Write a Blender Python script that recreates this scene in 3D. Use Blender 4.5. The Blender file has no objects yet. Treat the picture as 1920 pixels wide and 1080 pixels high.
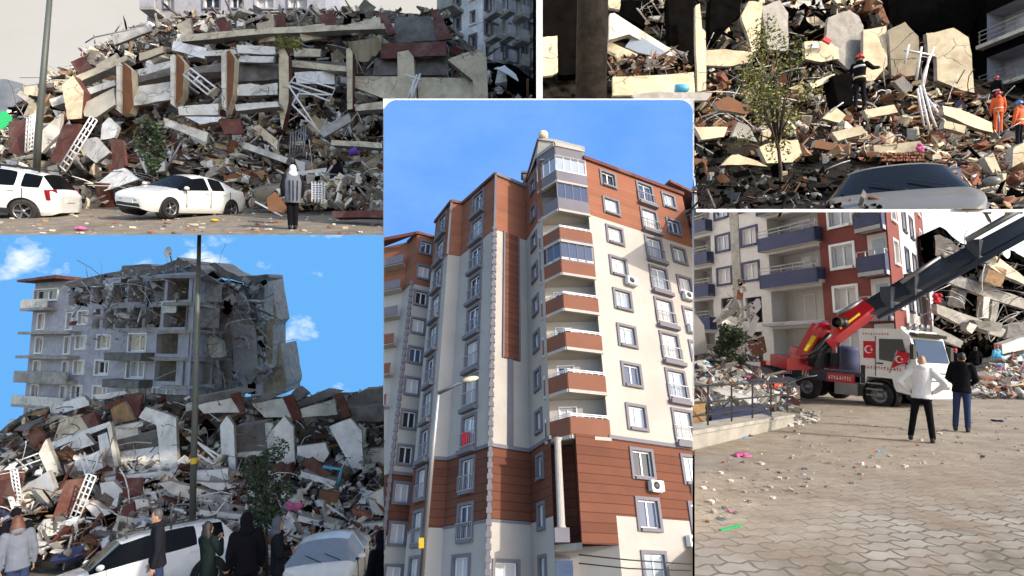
import bpy, bmesh, math, random
from mathutils import Vector, Matrix
D = bpy.data; SC = bpy.context.scene; COL = SC.collection
rad = math.radians
F, CX, CY = 1000.0, 960.0, 540.0
# ---------------------------------------------------------------- camera, light, exposure
cam = D.objects.new('camera', D.cameras.new('camera')); COL.objects.link(cam)
cam.data.sensor_width = 36.0; cam.data.lens = 36.0 * F / 1920.0
cam.data.clip_start = 0.05; cam.data.clip_end = 600
cam.rotation_euler = (rad(90), 0, 0); SC.camera = cam
SUN_EL, SUN_ROT = 31.0, 122.0        # degrees; the sun stands behind the viewer on the right
w = D.worlds.new('World'); SC.world = w; w.use_nodes = True
nt = w.node_tree; nt.nodes.clear()
sky = nt.nodes.new('ShaderNodeTexSky'); sky.sky_type = 'NISHITA'; sky.sun_disc = False
sky.sun_elevation = rad(SUN_EL); sky.sun_rotation = rad(SUN_ROT); sky.dust_density = 1.7
bg = nt.nodes.new('ShaderNodeBackground'); bg.inputs[1].default_value = 0.15
wo = nt.nodes.new('ShaderNodeOutputWorld')
nt.links.new(sky.outputs[0], bg.inputs[0]); nt.links.new(bg.outputs[0], wo.inputs[0])
sun = D.objects.new('sun', D.lights.new('sun', 'SUN')); COL.objects.link(sun)
sun.data.energy = 2.0; sun.data.angle = rad(1.0); sun.data.color = (1.0, 0.92, 0.80)
sdir = Vector((math.sin(rad(SUN_ROT)) * math.cos(rad(SUN_EL)), math.cos(rad(SUN_ROT)) * math.cos(rad(SUN_EL)), math.sin(rad(SUN_EL))))
sun.rotation_euler = sdir.to_track_quat('Z', 'Y').to_euler()
SC.view_settings.view_transform = 'Standard'; SC.view_settings.look = 'None'
SC.view_settings.exposure = 1.08; SC.view_settings.gamma = 1.0
SC.render.engine = 'CYCLES'
SC.cycles.max_bounces = 6; SC.cycles.diffuse_bounces = 3; SC.cycles.glossy_bounces = 2; SC.cycles.transmission_bounces = 3

def at(px, py, d):
    return Vector(((px - CX) / F * d, d, (CY - py) / F * d))
R = random.Random(7)
def rn(a, b): return R.uniform(a, b)
# ---------------------------------------------------------------- materials
M = {}
def nodes(name):
    m = D.materials.new(name); m.use_nodes = True
    t = m.node_tree
    b = t.nodes['Principled BSDF']
    return m, t, b
def mk(t, kind, **kw):
    n = t.nodes.new(kind)
    for k, v in kw.items():
        if hasattr(n, k): setattr(n, k, v)
        else: n.inputs[k].default_value = v
    return n
def c4(c): return (c[0], c[1], c[2], 1)
def mul(c, k): return tuple(min(1, x * k) for x in c[:3])
def pm(name, col, rough=.85, var=.18, scale=2.5, dirt=.35, dirtcol=(.16, .13, .1), dirtscale=.7, bump=.25, bscale=18, metal=0, spec=.3, lines=None, cracks=0):
    """plain procedural surface: two noises for tone, patches of dirt, fine bump; lines = (spacing, depth) boards along local z"""
    m, t, b = nodes(name); L = t.links.new
    tc = mk(t, 'ShaderNodeTexCoord'); co = tc.outputs['Object']
    oi = mk(t, 'ShaderNodeObjectInfo')
    ad = mk(t, 'ShaderNodeVectorMath', operation='ADD'); sc = mk(t, 'ShaderNodeVectorMath', operation='SCALE')
    cmb = mk(t, 'ShaderNodeCombineXYZ'); L(oi.outputs['Random'], cmb.inputs[0]); L(oi.outputs['Random'], cmb.inputs[2])
    L(cmb.outputs[0], sc.inputs[0]); sc.inputs['Scale'].default_value = 37.0
    L(co, ad.inputs[0]); L(sc.outputs[0], ad.inputs[1]); p = ad.outputs[0]
    n1 = mk(t, 'ShaderNodeTexNoise', Scale=scale, Detail=6.0, Roughness=.65); L(p, n1.inputs['Vector'])
    r1 = mk(t, 'ShaderNodeValToRGB'); r1.color_ramp.elements[0].position = .3; r1.color_ramp.elements[1].position = .7
    r1.color_ramp.elements[0].color = c4(mul(col, 1 - var)); r1.color_ramp.elements[1].color = c4(mul(col, 1 + var))
    L(n1.outputs[0], r1.inputs[0]); out = r1.outputs[0]
    if dirt > 0:
        n2 = mk(t, 'ShaderNodeTexNoise', Scale=dirtscale, Detail=8.0, Roughness=.7, Distortion=.6); L(p, n2.inputs['Vector'])
        r2 = mk(t, 'ShaderNodeValToRGB'); r2.color_ramp.elements[0].position = .48; r2.color_ramp.elements[1].position = .68
        r2.color_ramp.elements[0].color = (0, 0, 0, 1); r2.color_ramp.elements[1].color = (dirt, dirt, dirt, 1)
        L(n2.outputs[0], r2.inputs[0])
        mx = mk(t, 'ShaderNodeMixRGB'); L(r2.outputs[0], mx.inputs[0]); L(out, mx.inputs[1]); mx.inputs[2].default_value = c4(dirtcol); out = mx.outputs[0]
    if cracks:
        nv = mk(t, 'ShaderNodeTexNoise', Scale=1.6, Detail=5.0); L(p, nv.inputs['Vector'])
        av = mk(t, 'ShaderNodeMixRGB'); av.inputs[0].default_value = .35; L(p, av.inputs[1]); L(nv.outputs['Color'], av.inputs[2])
        vo = mk(t, 'ShaderNodeTexVoronoi', feature='DISTANCE_TO_EDGE', Scale=1.5); L(av.outputs[0], vo.inputs['Vector'])
        lt = mk(t, 'ShaderNodeMath', operation='LESS_THAN'); L(vo.outputs['Distance'], lt.inputs[0]); lt.inputs[1].default_value = .012
        nm = mk(t, 'ShaderNodeTexNoise', Scale=.8); L(p, nm.inputs['Vector']); gm = mk(t, 'ShaderNodeMath', operation='GREATER_THAN'); L(nm.outputs[0], gm.inputs[0]); gm.inputs[1].default_value = .52
        mm = mk(t, 'ShaderNodeMath', operation='MULTIPLY'); L(lt.outputs[0], mm.inputs[0]); L(gm.outputs[0], mm.inputs[1])
        m5 = mk(t, 'ShaderNodeMath', operation='MULTIPLY'); L(mm.outputs[0], m5.inputs[0]); m5.inputs[1].default_value = cracks
        mx = mk(t, 'ShaderNodeMixRGB'); L(m5.outputs[0], mx.inputs[0]); L(out, mx.inputs[1]); mx.inputs[2].default_value = (.07, .055, .045, 1); out = mx.outputs[0]
    if lines:
        sp = mk(t, 'ShaderNodeSeparateXYZ'); L(co, sp.inputs[0])
        dv = mk(t, 'ShaderNodeMath', operation='DIVIDE'); L(sp.outputs[2], dv.inputs[0]); dv.inputs[1].default_value = lines[0]
        fr = mk(t, 'ShaderNodeMath', operation='FRACT'); L(dv.outputs[0], fr.inputs[0])
        gt = mk(t, 'ShaderNodeMath', operation='LESS_THAN'); L(fr.outputs[0], gt.inputs[0]); gt.inputs[1].default_value = .1
        fl = mk(t, 'ShaderNodeMath', operation='FLOOR'); L(dv.outputs[0], fl.inputs[0])
        wn = mk(t, 'ShaderNodeTexWhiteNoise', noise_dimensions='1D'); L(fl.outputs[0], wn.inputs['W'])
        mr = mk(t, 'ShaderNodeMapRange'); L(wn.outputs[0], mr.inputs[0]); mr.inputs[3].default_value = .85; mr.inputs[4].default_value = 1.1
        m2 = mk(t, 'ShaderNodeMixRGB', blend_type='MULTIPLY'); m2.inputs[0].default_value = 1; L(out, m2.inputs[1]); L(mr.outputs[0], m2.inputs[2]); out = m2.outputs[0]
        mx = mk(t, 'ShaderNodeMixRGB'); L(gt.outputs[0], mx.inputs[0]); L(out, mx.inputs[1]); mx.inputs[2].default_value = c4(mul(col, lines[1])); out = mx.outputs[0]
    L(out, b.inputs['Base Color'])
    b.inputs['Roughness'].default_value = rough; b.inputs['Metallic'].default_value = metal
    b.inputs['Specular IOR Level'].default_value = spec
    if bump:
        n3 = mk(t, 'ShaderNodeTexNoise', Scale=bscale, Detail=4.0); L(p, n3.inputs['Vector'])
        bp = mk(t, 'ShaderNodeBump', Strength=bump, Distance=.03); L(n3.outputs[0], bp.inputs['Height']); L(bp.outputs[0], b.inputs['Normal'])
    M[name] = m; return m
def plain(name, col, rough=.5, metal=0, spec=.5, coat=0):
    m, t, b = nodes(name); L = t.links.new
    n1 = mk(t, 'ShaderNodeTexNoise', Scale=6.0, Detail=3.0); tc = mk(t, 'ShaderNodeTexCoord'); L(tc.outputs['Object'], n1.inputs['Vector'])
    r1 = mk(t, 'ShaderNodeValToRGB'); r1.color_ramp.elements[0].color = c4(mul(col, .88)); r1.color_ramp.elements[1].color = c4(mul(col, 1.12))
    L(n1.outputs[0], r1.inputs[0]); L(r1.outputs[0], b.inputs['Base Color'])
    b.inputs['Roughness'].default_value = rough; b.inputs['Metallic'].default_value = metal
    b.inputs['Specular IOR Level'].default_value = spec; b.inputs['Coat Weight'].default_value = coat
    M[name] = m; return m
plain('windscreen', (.012, .035, .09), rough=.35, spec=.15)
def skymat(name, col, cloud, amount, scale, strength=1.0, thresh=(.5, .68), loc=(0, 0, 0)):
    m, t, b = nodes(name); L = t.links.new
    t.nodes.remove(b)
    tc = mk(t, 'ShaderNodeTexCoord'); mp = mk(t, 'ShaderNodeMapping'); mp.inputs['Scale'].default_value = (1, 1, 1.7); mp.inputs['Location'].default_value = loc
    L(tc.outputs['Object'], mp.inputs[0])
    n = mk(t, 'ShaderNodeTexNoise', Scale=scale, Detail=8.0, Roughness=.6); L(mp.outputs[0], n.inputs['Vector'])
    r = mk(t, 'ShaderNodeValToRGB'); r.color_ramp.elements[0].position = thresh[0]; r.color_ramp.elements[1].position = thresh[1]
    r.color_ramp.elements[0].color = (0, 0, 0, 1); r.color_ramp.elements[1].color = (amount,) * 3 + (1,)
    L(n.outputs[0], r.inputs[0])
    mx = mk(t, 'ShaderNodeMixRGB'); L(r.outputs[0], mx.inputs[0]); mx.inputs[1].default_value = c4(col); mx.inputs[2].default_value = c4(cloud)
    e = mk(t, 'ShaderNodeEmission'); L(mx.outputs[0], e.inputs[0]); e.inputs[1].default_value = strength
    o = [x for x in t.nodes if x.type == 'OUTPUT_MATERIAL'][0]; L(e.outputs[0], o.inputs[0])
    M[name] = m; return m

pm('white_wall', (.66, .63, .56), dirt=.7, dirtscale=.9, dirtcol=(.27, .22, .16), cracks=.8)
pm('bright_wall', (.76, .75, .73), dirt=.6, dirtscale=.8, dirtcol=(.33, .28, .22), cracks=.7)
pm('cream', (.62, .53, .38), dirt=.8, dirtscale=.8, dirtcol=(.26, .19, .12), cracks=.7)
pm('cream_facade', (.41, .375, .335), var=.09, scale=1.6, dirt=.28, dirtcol=(.27, .22, .18), dirtscale=1.1, bump=.08, bscale=60)
pm('concrete', (.36, .335, .30), var=.3, dirt=.5, bump=.6, bscale=10)
pm('dark_concrete', (.17, .157, .145), var=.35, dirt=.5, dirtcol=(.04, .035, .03), bump=.6, bscale=9)
pm('rubble_dark', (.14, .12, .10), var=.55, scale=5, dirt=.6, dirtcol=(.2, .17, .14), dirtscale=2.0, bump=1.0, bscale=7)
pm('maroon', (.12, .042, .033), var=.3, dirt=.55, dirtscale=1.2, dirtcol=(.24, .17, .13))
pm('brown', (.19, .085, .04), var=.25, dirt=.35)
pm('wood', (.33, .2, .1), var=.3, dirt=.3, scale=4)
pm('brick', (.27, .1, .055), var=.4, scale=9, dirt=.4, dirtcol=(.4, .33, .27), dirtscale=3)
pm('void', (.005, .0045, .004), var=.4, dirt=.1, dirtcol=(.02, .018, .015), spec=0)  # near-black colour standing in for the deep shade of hollows
pm('grey_wall', (.42, .41, .44), var=.16, dirt=.5, dirtcol=(.2, .19, .19), dirtscale=.5)
pm('grey_trim', (.17, .16, .18), var=.1, dirt=.15, bump=.1)
pm('orange_clad', (.25, .098, .054), var=.08, scale=3, dirt=.12, dirtcol=(.3, .1, .05), lines=(.055, .8), bump=.06)
pm('brown_clad', (.14, .05, .028), var=.1, scale=3, dirt=.15, dirtcol=(.16, .06, .03), lines=(.085, .5), bump=.06)
pm('orange_plain', (.20, .083, .052), var=.08, dirt=.12, dirtcol=(.3, .1, .05), bump=.05)
pm('red_facade', (.20, .058, .048), var=.1, dirt=.2, dirtcol=(.2, .06, .05))
pm('navy', (.045, .055, .12), var=.12, dirt=.15, rough=.6)
pm('pale_wall', (.60, .57, .54), var=.06, dirt=.2, dirtcol=(.45, .4, .35), bump=.1)
pm('sunwarm_plaster', (.66, .55, .37), dirt=.6, dirtscale=.9, dirtcol=(.3, .2, .12), cracks=.7)  # cream plaster, warmed in colour to carry the golden light of the rescue scene
pm('cloth_cream', (.6, .54, .42), var=.12, dirt=.1, bump=.3, bscale=30, rough=.95)
pm('bark', (.07, .05, .035), var=.35, scale=8, bump=.8)
pm('shade_dark', (.017, .014, .011), var=.5, scale=4, dirt=.4, dirtcol=(.06, .045, .03), bump=1, bscale=8, spec=.05)  # near-black colour that puts the shade of the rescue scene into its surfaces
pm('hill', (.20, .22, .25), var=.25, scale=.3, dirt=.4, dirtcol=(.3, .3, .3), dirtscale=.5)
pm('kerb', (.36, .33, .29), var=.2, dirt=.5, dirtcol=(.12, .14, .07), bump=.4)
pm('tyre', (.02, .02, .02), dirt=.5, dirtcol=(.09, .075, .06), var=.3, scale=6, rough=.9)
plain('white_paint', (.78, .78, .76), rough=.22, coat=.6)
plain('champagne_paint', (.17, .155, .125), rough=.42, coat=.15)
plain('white_metal', (.75, .74, .72), rough=.45)
plain('grey_metal', (.28, .28, .29), rough=.45, metal=.6)
plain('rim_metal', (.3, .3, .31), rough=.35, metal=.8)
plain('black_metal', (.02, .02, .022), rough=.4)
plain('pole_paint', (.09, .10, .085), rough=.5)
plain('glass_dark', (.012, .014, .016), rough=.06, spec=.8); plain('glass_car', (.004, .005, .006), rough=.18, spec=.12)
plain('glass_blue', (.05, .07, .13), rough=.08, spec=.8)
plain('glass_pale', (.33, .37, .42), rough=.12, spec=.7)
plain('curtain', (.52, .50, .49), rough=.7)
plain('curtain_pink', (.4, .3, .33), rough=.7)
plain('black_plastic', (.015, .015, .016), rough=.5)
plain('red_lamp', (.25, .01, .012), rough=.15, coat=.5)
plain('clear_lamp', (.16, .17, .19), rough=.08, spec=.9, metal=.3)
plain('red_paint', (.5, .012, .02), rough=.3, coat=.4)
plain('boom_dark', (.035, .045, .065), rough=.35, metal=.2)
plain('yellow', (.62, .45, .03), rough=.6); plain('orange_suit', (.75, .11, .02), rough=.75)
plain('red_helmet', (.55, .015, .02), rough=.3); plain('reflective', (.62, .55, .3), rough=.4)
plain('blue_plastic', (.05, .2, .6), rough=.4); plain('sky_blue_plastic', (.08, .4, .62), rough=.4); plain('pink_cloth', (.6, .12, .3), rough=.9)
plain('purple', (.14, .05, .35), rough=.5); plain('green_plastic', (.03, .4, .12), rough=.5)
plain('skin', (.42, .24, .16), rough=.55); plain('hair_dark', (.02, .014, .01), rough=.6); plain('hair_red', (.11, .04, .02), rough=.6); plain('hair_grey', (.08, .07, .065), rough=.6)
def cloth(n, c): pm(n, c, rough=.95, var=.12, scale=5, dirt=0, bump=.9, bscale=6, spec=.1)
cloth('cloth_black', (.007, .007, .009)); cloth('cloth_dark', (.015, .016, .02)); cloth('cloth_navy', (.014, .018, .04))
cloth('cloth_grey', (.15, .165, .2)); cloth('cloth_white', (.68, .66, .66)); cloth('jeans', (.03, .045, .1)); cloth('cloth_hood', (.12, .12, .14)); cloth('cloth_green', (.012, .02, .018))
plain('shoe', (.015, .014, .014), rough=.7); plain('flag_red', (.6, .015, .03), rough=.8); plain('plate_white', (.7, .7, .7), rough=.4)
plain('partition_white', (.85, .84, .83), rough=.8)
# ---------------------------------------------------------------- mesh builder
class MB:
    def __init__(s): s.v = []; s.f = []; s.mi = []; s.sm = []; s.mats = []
    def mat(s, name):
        if name not in s.mats: s.mats.append(name)
        return s.mats.index(name)
    def add(s, vs, fs, m, smooth=False):
        k = len(s.v); i = s.mat(m)
        s.v.extend(tuple(v) for v in vs)
        for f in fs: s.f.append(tuple(k + j for j in f)); s.mi.append(i); s.sm.append(smooth)
        return s
    def box(s, c, size, m, rot=None):
        hx, hy, hz = size[0] / 2, size[1] / 2, size[2] / 2
        vs = [Vector((x, y, z)) for x in (-hx, hx) for y in (-hy, hy) for z in (-hz, hz)]
        if rot is not None: vs = [rot @ v for v in vs]
        c = Vector(c)
        return s.add([v + c for v in vs], [(0, 1, 3, 2), (4, 6, 7, 5), (0, 4, 5, 1), (2, 3, 7, 6), (0, 2, 6, 4), (1, 5, 7, 3)], m)
    def bar(s, a, b, w, h, m, up=(0, 0, 1)):
        a = Vector(a); b = Vector(b); d = b - a; L = d.length
        if L < 1e-6: return s
        d.normalize(); u = Vector(up); x = d.cross(u)
        if x.length < 1e-4: x = d.cross(Vector((1, 0, 0)))
        x.normalize(); z = x.cross(d)
        rot = Matrix((x, d, z)).transposed()
        return s.box((a + b) / 2, (w, L, h), m, rot)
    def tube(s, pts, r, m, n=8, cap=True, smooth=True):
        pts = [Vector(p) for p in pts]; rs = r if isinstance(r, (list, tuple)) else [r] * len(pts)
        vs = []; fs = []; prev = None
        for i, p in enumerate(pts):
            d = (pts[min(i + 1, len(pts) - 1)] - pts[max(i - 1, 0)])
            if d.length < 1e-9: d = Vector((0, 0, 1))
            d.normalize()
            x = d.cross(Vector((0, 0, 1))) if prev is None else prev - d * prev.dot(d)
            if x.length < 1e-4: x = d.cross(Vector((1, 0, 0)))
            x.normalize(); prev = x; y = d.cross(x)
            for k in range(n):
                a = 2 * math.pi * k / n; vs.append(p + (x * math.cos(a) + y * math.sin(a)) * rs[i])
        for i in range(len(pts) - 1):
            for k in range(n): fs.append((i * n + k, i * n + (k + 1) % n, (i + 1) * n + (k + 1) % n, (i + 1) * n + k))
        if cap: fs += [tuple(range(n))[::-1], tuple((len(pts) - 1) * n + k for k in range(n))]
        return s.add(vs, fs, m, smooth)
    def lathe(s, prof, m, M4=None, n=16, smooth=True):
        """prof: (r, z) list turned round local z"""
        vs = []; fs = []
        for r, z in prof:
            for k in range(n):
                a = 2 * math.pi * k / n; vs.append(Vector((r * math.cos(a), r * math.sin(a), z)))
        for i in range(len(prof) - 1):
            for k in range(n): fs.append((i * n + k, i * n + (k + 1) % n, (i + 1) * n + (k + 1) % n, (i + 1) * n + k))
        if M4 is not None: vs = [M4 @ v for v in vs]
        return s.add(vs, fs, m, smooth)
    def ell(s, c, r, m, rot=None, n=14, k=9, smooth=True):
        vs = []; fs = []
        for i in range(k + 1):
            t = math.pi * i / k
            for j in range(n):
                a = 2 * math.pi * j / n
                v = Vector((r[0] * math.sin(t) * math.cos(a), r[1] * math.sin(t) * math.sin(a), r[2] * math.cos(t)))
                if rot is not None: v = rot @ v
                vs.append(v + Vector(c))
        for i in range(k):
            for j in range(n): fs.append((i * n + j, (i + 1) * n + j, (i + 1) * n + (j + 1) % n, i * n + (j + 1) % n))
        return s.add(vs, fs, m, smooth)
    def prism(s, poly, off, m, side=None):
        """poly: 3-D points of the front outline; off: vector to the back outline"""
        n = len(poly); off = Vector(off); p = [Vector(q) for q in poly]
        s.add(p, [tuple(range(n))], m)
        b = [q + off for q in p]
        s.add(b, [tuple(range(n))[::-1]], side or m)
        s.add(p + b, [(i, n + i, n + (i + 1) % n, (i + 1) % n) for i in range(n)], side or m)
        return s
    def build(s, name, parent=None, origin='base', smooth_mod=None):
        me = D.meshes.new(name)
        vs = [Vector(v) for v in s.v]
        if origin == 'base' and vs:
            xs = [v.x for v in vs]; ys = [v.y for v in vs]; zs = [v.z for v in vs]
            o = Vector(((min(xs) + max(xs)) / 2, (min(ys) + max(ys)) / 2, min(zs)))
        elif origin in (None, 'base'): o = Vector((0, 0, 0))
        else: o = Vector(origin)
        me.from_pydata([tuple(v - o) for v in vs], [], s.f)
        for mname in s.mats: me.materials.append(M[mname])
        me.polygons.foreach_set('material_index', s.mi); me.polygons.foreach_set('use_smooth', s.sm)
        me.update()
        ob = D.objects.new(name, me); COL.objects.link(ob); ob.location = o
        if parent is not None: ob.parent = parent
        return ob
def tag(o, label=None, cat=None, group=None, kind=None):
    if label: o['label'] = label
    if cat: o['category'] = cat
    if group: o['group'] = group
    if kind or label: o['kind'] = kind or 'thing'
    return o
def empty(name, loc, rot=None, label=None, cat=None, group=None, scale=1.0):
    o = D.objects.new(name, None); COL.objects.link(o); o.empty_display_size = .2
    o.matrix_world = Matrix.Translation(Vector(loc)) @ (rot.to_4x4() if rot is not None else Matrix.Identity(4)) @ Matrix.Scale(scale, 4)
    return tag(o, label, cat, group)
def fuse(ob, voxel, smooth=2, factor=.5):
    """turn overlapping shapes into one continuous skin (voxel remesh + smoothing), keeping one material"""
    md = ob.modifiers.new('r', 'REMESH'); md.mode = 'VOXEL'; md.voxel_size = voxel; md.use_smooth_shade = True
    ms = ob.modifiers.new('s', 'SMOOTH'); ms.iterations = smooth; ms.factor = factor
    dg = bpy.context.evaluated_depsgraph_get(); dg.update()
    me = D.meshes.new_from_object(ob.evaluated_get(dg)); ob.modifiers.clear()
    mats = [m for m in ob.data.materials]; ob.data = me
    me.materials.clear(); me.materials.append(mats[0])
    for p in me.polygons: p.use_smooth = True; p.material_index = 0
    return ob
def tilt_rot(pos, tilt, yaw=0):
    """local X right, Y away, Z up; tilt (deg) leans the top away from the viewer along the line of sight; yaw about local Z"""
    r = Vector((pos[0], pos[1], 0)).normalized(); x = Vector((r.y, -r.x, 0))
    a = rad(tilt); u = r * math.sin(a) + Vector((0, 0, 1)) * math.cos(a); y = u.cross(x)
    return Matrix((x, y, u)).transposed() @ Matrix.Rotation(rad(yaw), 3, 'Z')
def jag(pts, j, n=3):
    """broken outline: split every edge and shift the new points a little"""
    out = []
    for i, p in enumerate(pts):
        q = pts[(i + 1) % len(pts)]; out.append(p)
        for k in range(1, n):
            t = k / n; out.append(tuple(a + (b - a) * t + (rn(-j, j) if c < 2 else 0) for c, (a, b) in enumerate(zip(p, q))))
    return out
def slab(name, label, cat, m, d, t, pts, side='concrete', j=1.2, lean=0, shift=0, group=None, parent=None, nseg=3, tilt=None):
    """a flat broken piece standing at its own distance d (m) with thickness t (m); a third number on a point moves that corner nearer/farther"""
    p3 = [(p[0], p[1], p[2] if len(p) > 2 else 0.0) for p in pts]
    if j: p3 = jag(p3, j, nseg)
    xc, yc = sum(q[0] for q in p3) / len(p3), sum(q[1] for q in p3) / len(p3)
    ta, tb_ = tilt if tilt else (rn(-.55, .55), rn(-.1, .75))
    P = [at(x, y, d + dd + d / F * (ta * (x - xc) - tb_ * (y - yc))) for x, y, dd in p3]
    if sum((P[i].x - P[i - 1].x) * (P[i].z + P[i - 1].z) for i in range(len(P))) > 0: P.reverse()
    mb = MB(); mb.prism(P, Vector((shift * t, t, lean * t)), m, side)
    o = mb.build(name, parent)
    return tag(o, label, cat, group) if parent is None else o
def rot_rand():
    return (Matrix.Rotation(rn(0, 6.3), 3, 'Z') @ Matrix.Rotation(rn(0, 6.3), 3, 'X') @ Matrix.Rotation(rn(0, 6.3), 3, 'Y'))
def inside(p, poly):
    c = False; n = len(poly)
    for i in range(n):
        x1, y1 = poly[i]; x2, y2 = poly[i - 1]
        if (y1 > p[1]) != (y2 > p[1]) and p[0] < (x2 - x1) * (p[1] - y1) / (y2 - y1) + x1: c = not c
    return c
def debris(name, label, poly, dfun, n, size, pal, kind='stuff', cat='rubble', flat=.5, sticks=.2, power=2.2):
    mb = MB(); xs = [p[0] for p in poly]; ys = [p[1] for p in poly]; k = 0; tries = 0
    names = []
    for nm, wt in pal: names += [nm] * wt
    while k < n and tries < n * 20:
        tries += 1
        x = rn(min(xs), max(xs)); y = rn(min(ys), max(ys))
        if not inside((x, y), poly): continue
        d = dfun(x, y) - rn(-.1, .35); s = size[0] * (size[1] / size[0]) ** (R.random() ** power); k += 1
        r = R.random(); m = R.choice(names)
        if r < sticks: dims = (s * rn(1.2, 2.6), s * .1, s * rn(.06, .16))
        elif r < sticks + flat: dims = (s * rn(.6, 1.4), s * rn(.08, .22), s * rn(.4, 1))
        else: dims = (s * rn(.4, .9), s * rn(.4, .8), s * rn(.3, .6))
        rot = rot_rand(); c = at(x, y, d)
        hx, hy, hz = (q / 2 for q in dims)
        vs = [c + rot @ Vector((a * hx * rn(.5, 1), b * hy * rn(.6, 1), e * hz * rn(.35, 1))) for a in (-1, 1) for b in (-1, 1) for e in (-1, 1)]
        mb.add(vs, [(0, 1, 3, 2), (4, 6, 7, 5), (0, 4, 5, 1), (2, 3, 7, 6), (0, 2, 6, 4), (1, 5, 7, 3)], m)
    return tag(mb.build(name), label, cat, None, kind)
def heap(name, label, rows, dfun, m, amp, step=6, kind='stuff', thick=6.0):
    """a rubble mound as a relief sheet over an image pixel grid: rows = (x, ytop, ybottom); depth from dfun, roughened, closed at the back"""
    from mathutils import noise
    def lerp(x, k):
        for a, b in zip(rows, rows[1:]):
            if a[0] <= x <= b[0]: t = (x - a[0]) / (b[0] - a[0] + 1e-9); return a[k] + (b[k] - a[k]) * t
        return rows[-1][k]
    x0, x1 = rows[0][0], rows[-1][0]; nx = int((x1 - x0) / step) + 1
    ny = max(6, int(max(r[2] - r[1] for r in rows) / step))
    vs = []; fs = []
    for i in range(nx):
        x = x0 + (x1 - x0) * i / (nx - 1)
        for jj in range(ny):
            y = lerp(x, 1) + (lerp(x, 2) - lerp(x, 1)) * jj / (ny - 1)
            d = dfun(x, y)
            v = at(x, y, d); q = noise.noise(v * 1.1) * .6 + noise.noise(v * 3.1) * .4
            edge = 1 if 0 < jj < ny - 1 else .3
            vs.append(at(x, y + q * 6 * (jj == 0), d + q * amp * edge))
    for i in range(nx - 1):
        for jj in range(ny - 1): fs.append((i * ny + jj, i * ny + jj + 1, (i + 1) * ny + jj + 1, (i + 1) * ny + jj))
    mb = MB(); mb.add(vs, fs, m)
    k = len(vs)                                            # a back slope so that the mound has a body
    back = [Vector(vs[i * ny]) + Vector((0, thick, -thick * .25)) for i in range(nx)]
    mb.add([vs[i * ny] for i in range(nx)] + back, [(i, i + 1, nx + i + 1, nx + i) for i in range(nx - 1)], m)
    return tag(mb.build(name), label, 'rubble', None, kind)
def wires(name, label, poly, dfun, n, L=(.5, 2.2), mats=('grey_metal', 'black_metal', 'brown', 'white_metal')):
    """bent rods, cables and torn strips sticking out of the rubble"""
    mb = MB(); xs = [p[0] for p in poly]; ys = [p[1] for p in poly]; k = 0
    while k < n:
        x = rn(min(xs), max(xs)); y = rn(min(ys), max(ys))
        if not inside((x, y), poly): continue
        k += 1; c = at(x, y, dfun(x, y) - rn(.0, .3)); l = rn(*L); d = Vector((rn(-1, 1), rn(-.6, .2), rn(-.5, 1))).normalized(); b = Vector((rn(-.5, .5), rn(-.4, .2), -rn(.1, .7)))
        mb.tube([c, c + d * l * .35, c + d * l * .7 + b * l * .15, c + d * l + b * l * .45], rn(.009, .022), R.choice(mats), 5)
    return tag(mb.build(name), label, 'rods', None, 'stuff')
class Frame:
    """a building's own upright frame: plan points and heights found from the photograph's perspective"""
    def __init__(s, A, lean, yaw=0, radial=False):
        s.A = Vector(A)
        s.R = tilt_rot(s.A if radial else Vector((0, 1, 0)), lean, yaw)
        s.RT = s.R.transposed(); s.c = s.RT @ (-s.A)
    def plan(s, px, py, z):
        r = s.RT @ at(px, py, 1.0); t = (z - s.c.z) / r.z; p = s.c + r * t
        return Vector((p.x, p.y))
    def plan_d(s, px, d, z=0):
        k = (px - CX) / F; a = s.R
        A11, A12 = a[0][0] - k * a[1][0], a[0][1] - k * a[1][1]; b1 = k * (s.A.y + a[1][2] * z) - (s.A.x + a[0][2] * z)
        A21, A22 = a[1][0], a[1][1]; b2 = d - s.A.y - a[1][2] * z
        dt = A11 * A22 - A12 * A21
        return Vector(((b1 * A22 - A12 * b2) / dt, (A11 * b2 - b1 * A21) / dt))
    def zat(s, p, py):
        k = (CY - py) / F; a = s.R
        base = s.A + a @ Vector((p.x, p.y, 0)); up = a @ Vector((0, 0, 1))
        return (k * base.y - base.z) / (up.z - k * up.y)
    def root(s, name, label, cat, group=None):
        return empty(name, s.A, s.R, label, cat, group)
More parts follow.
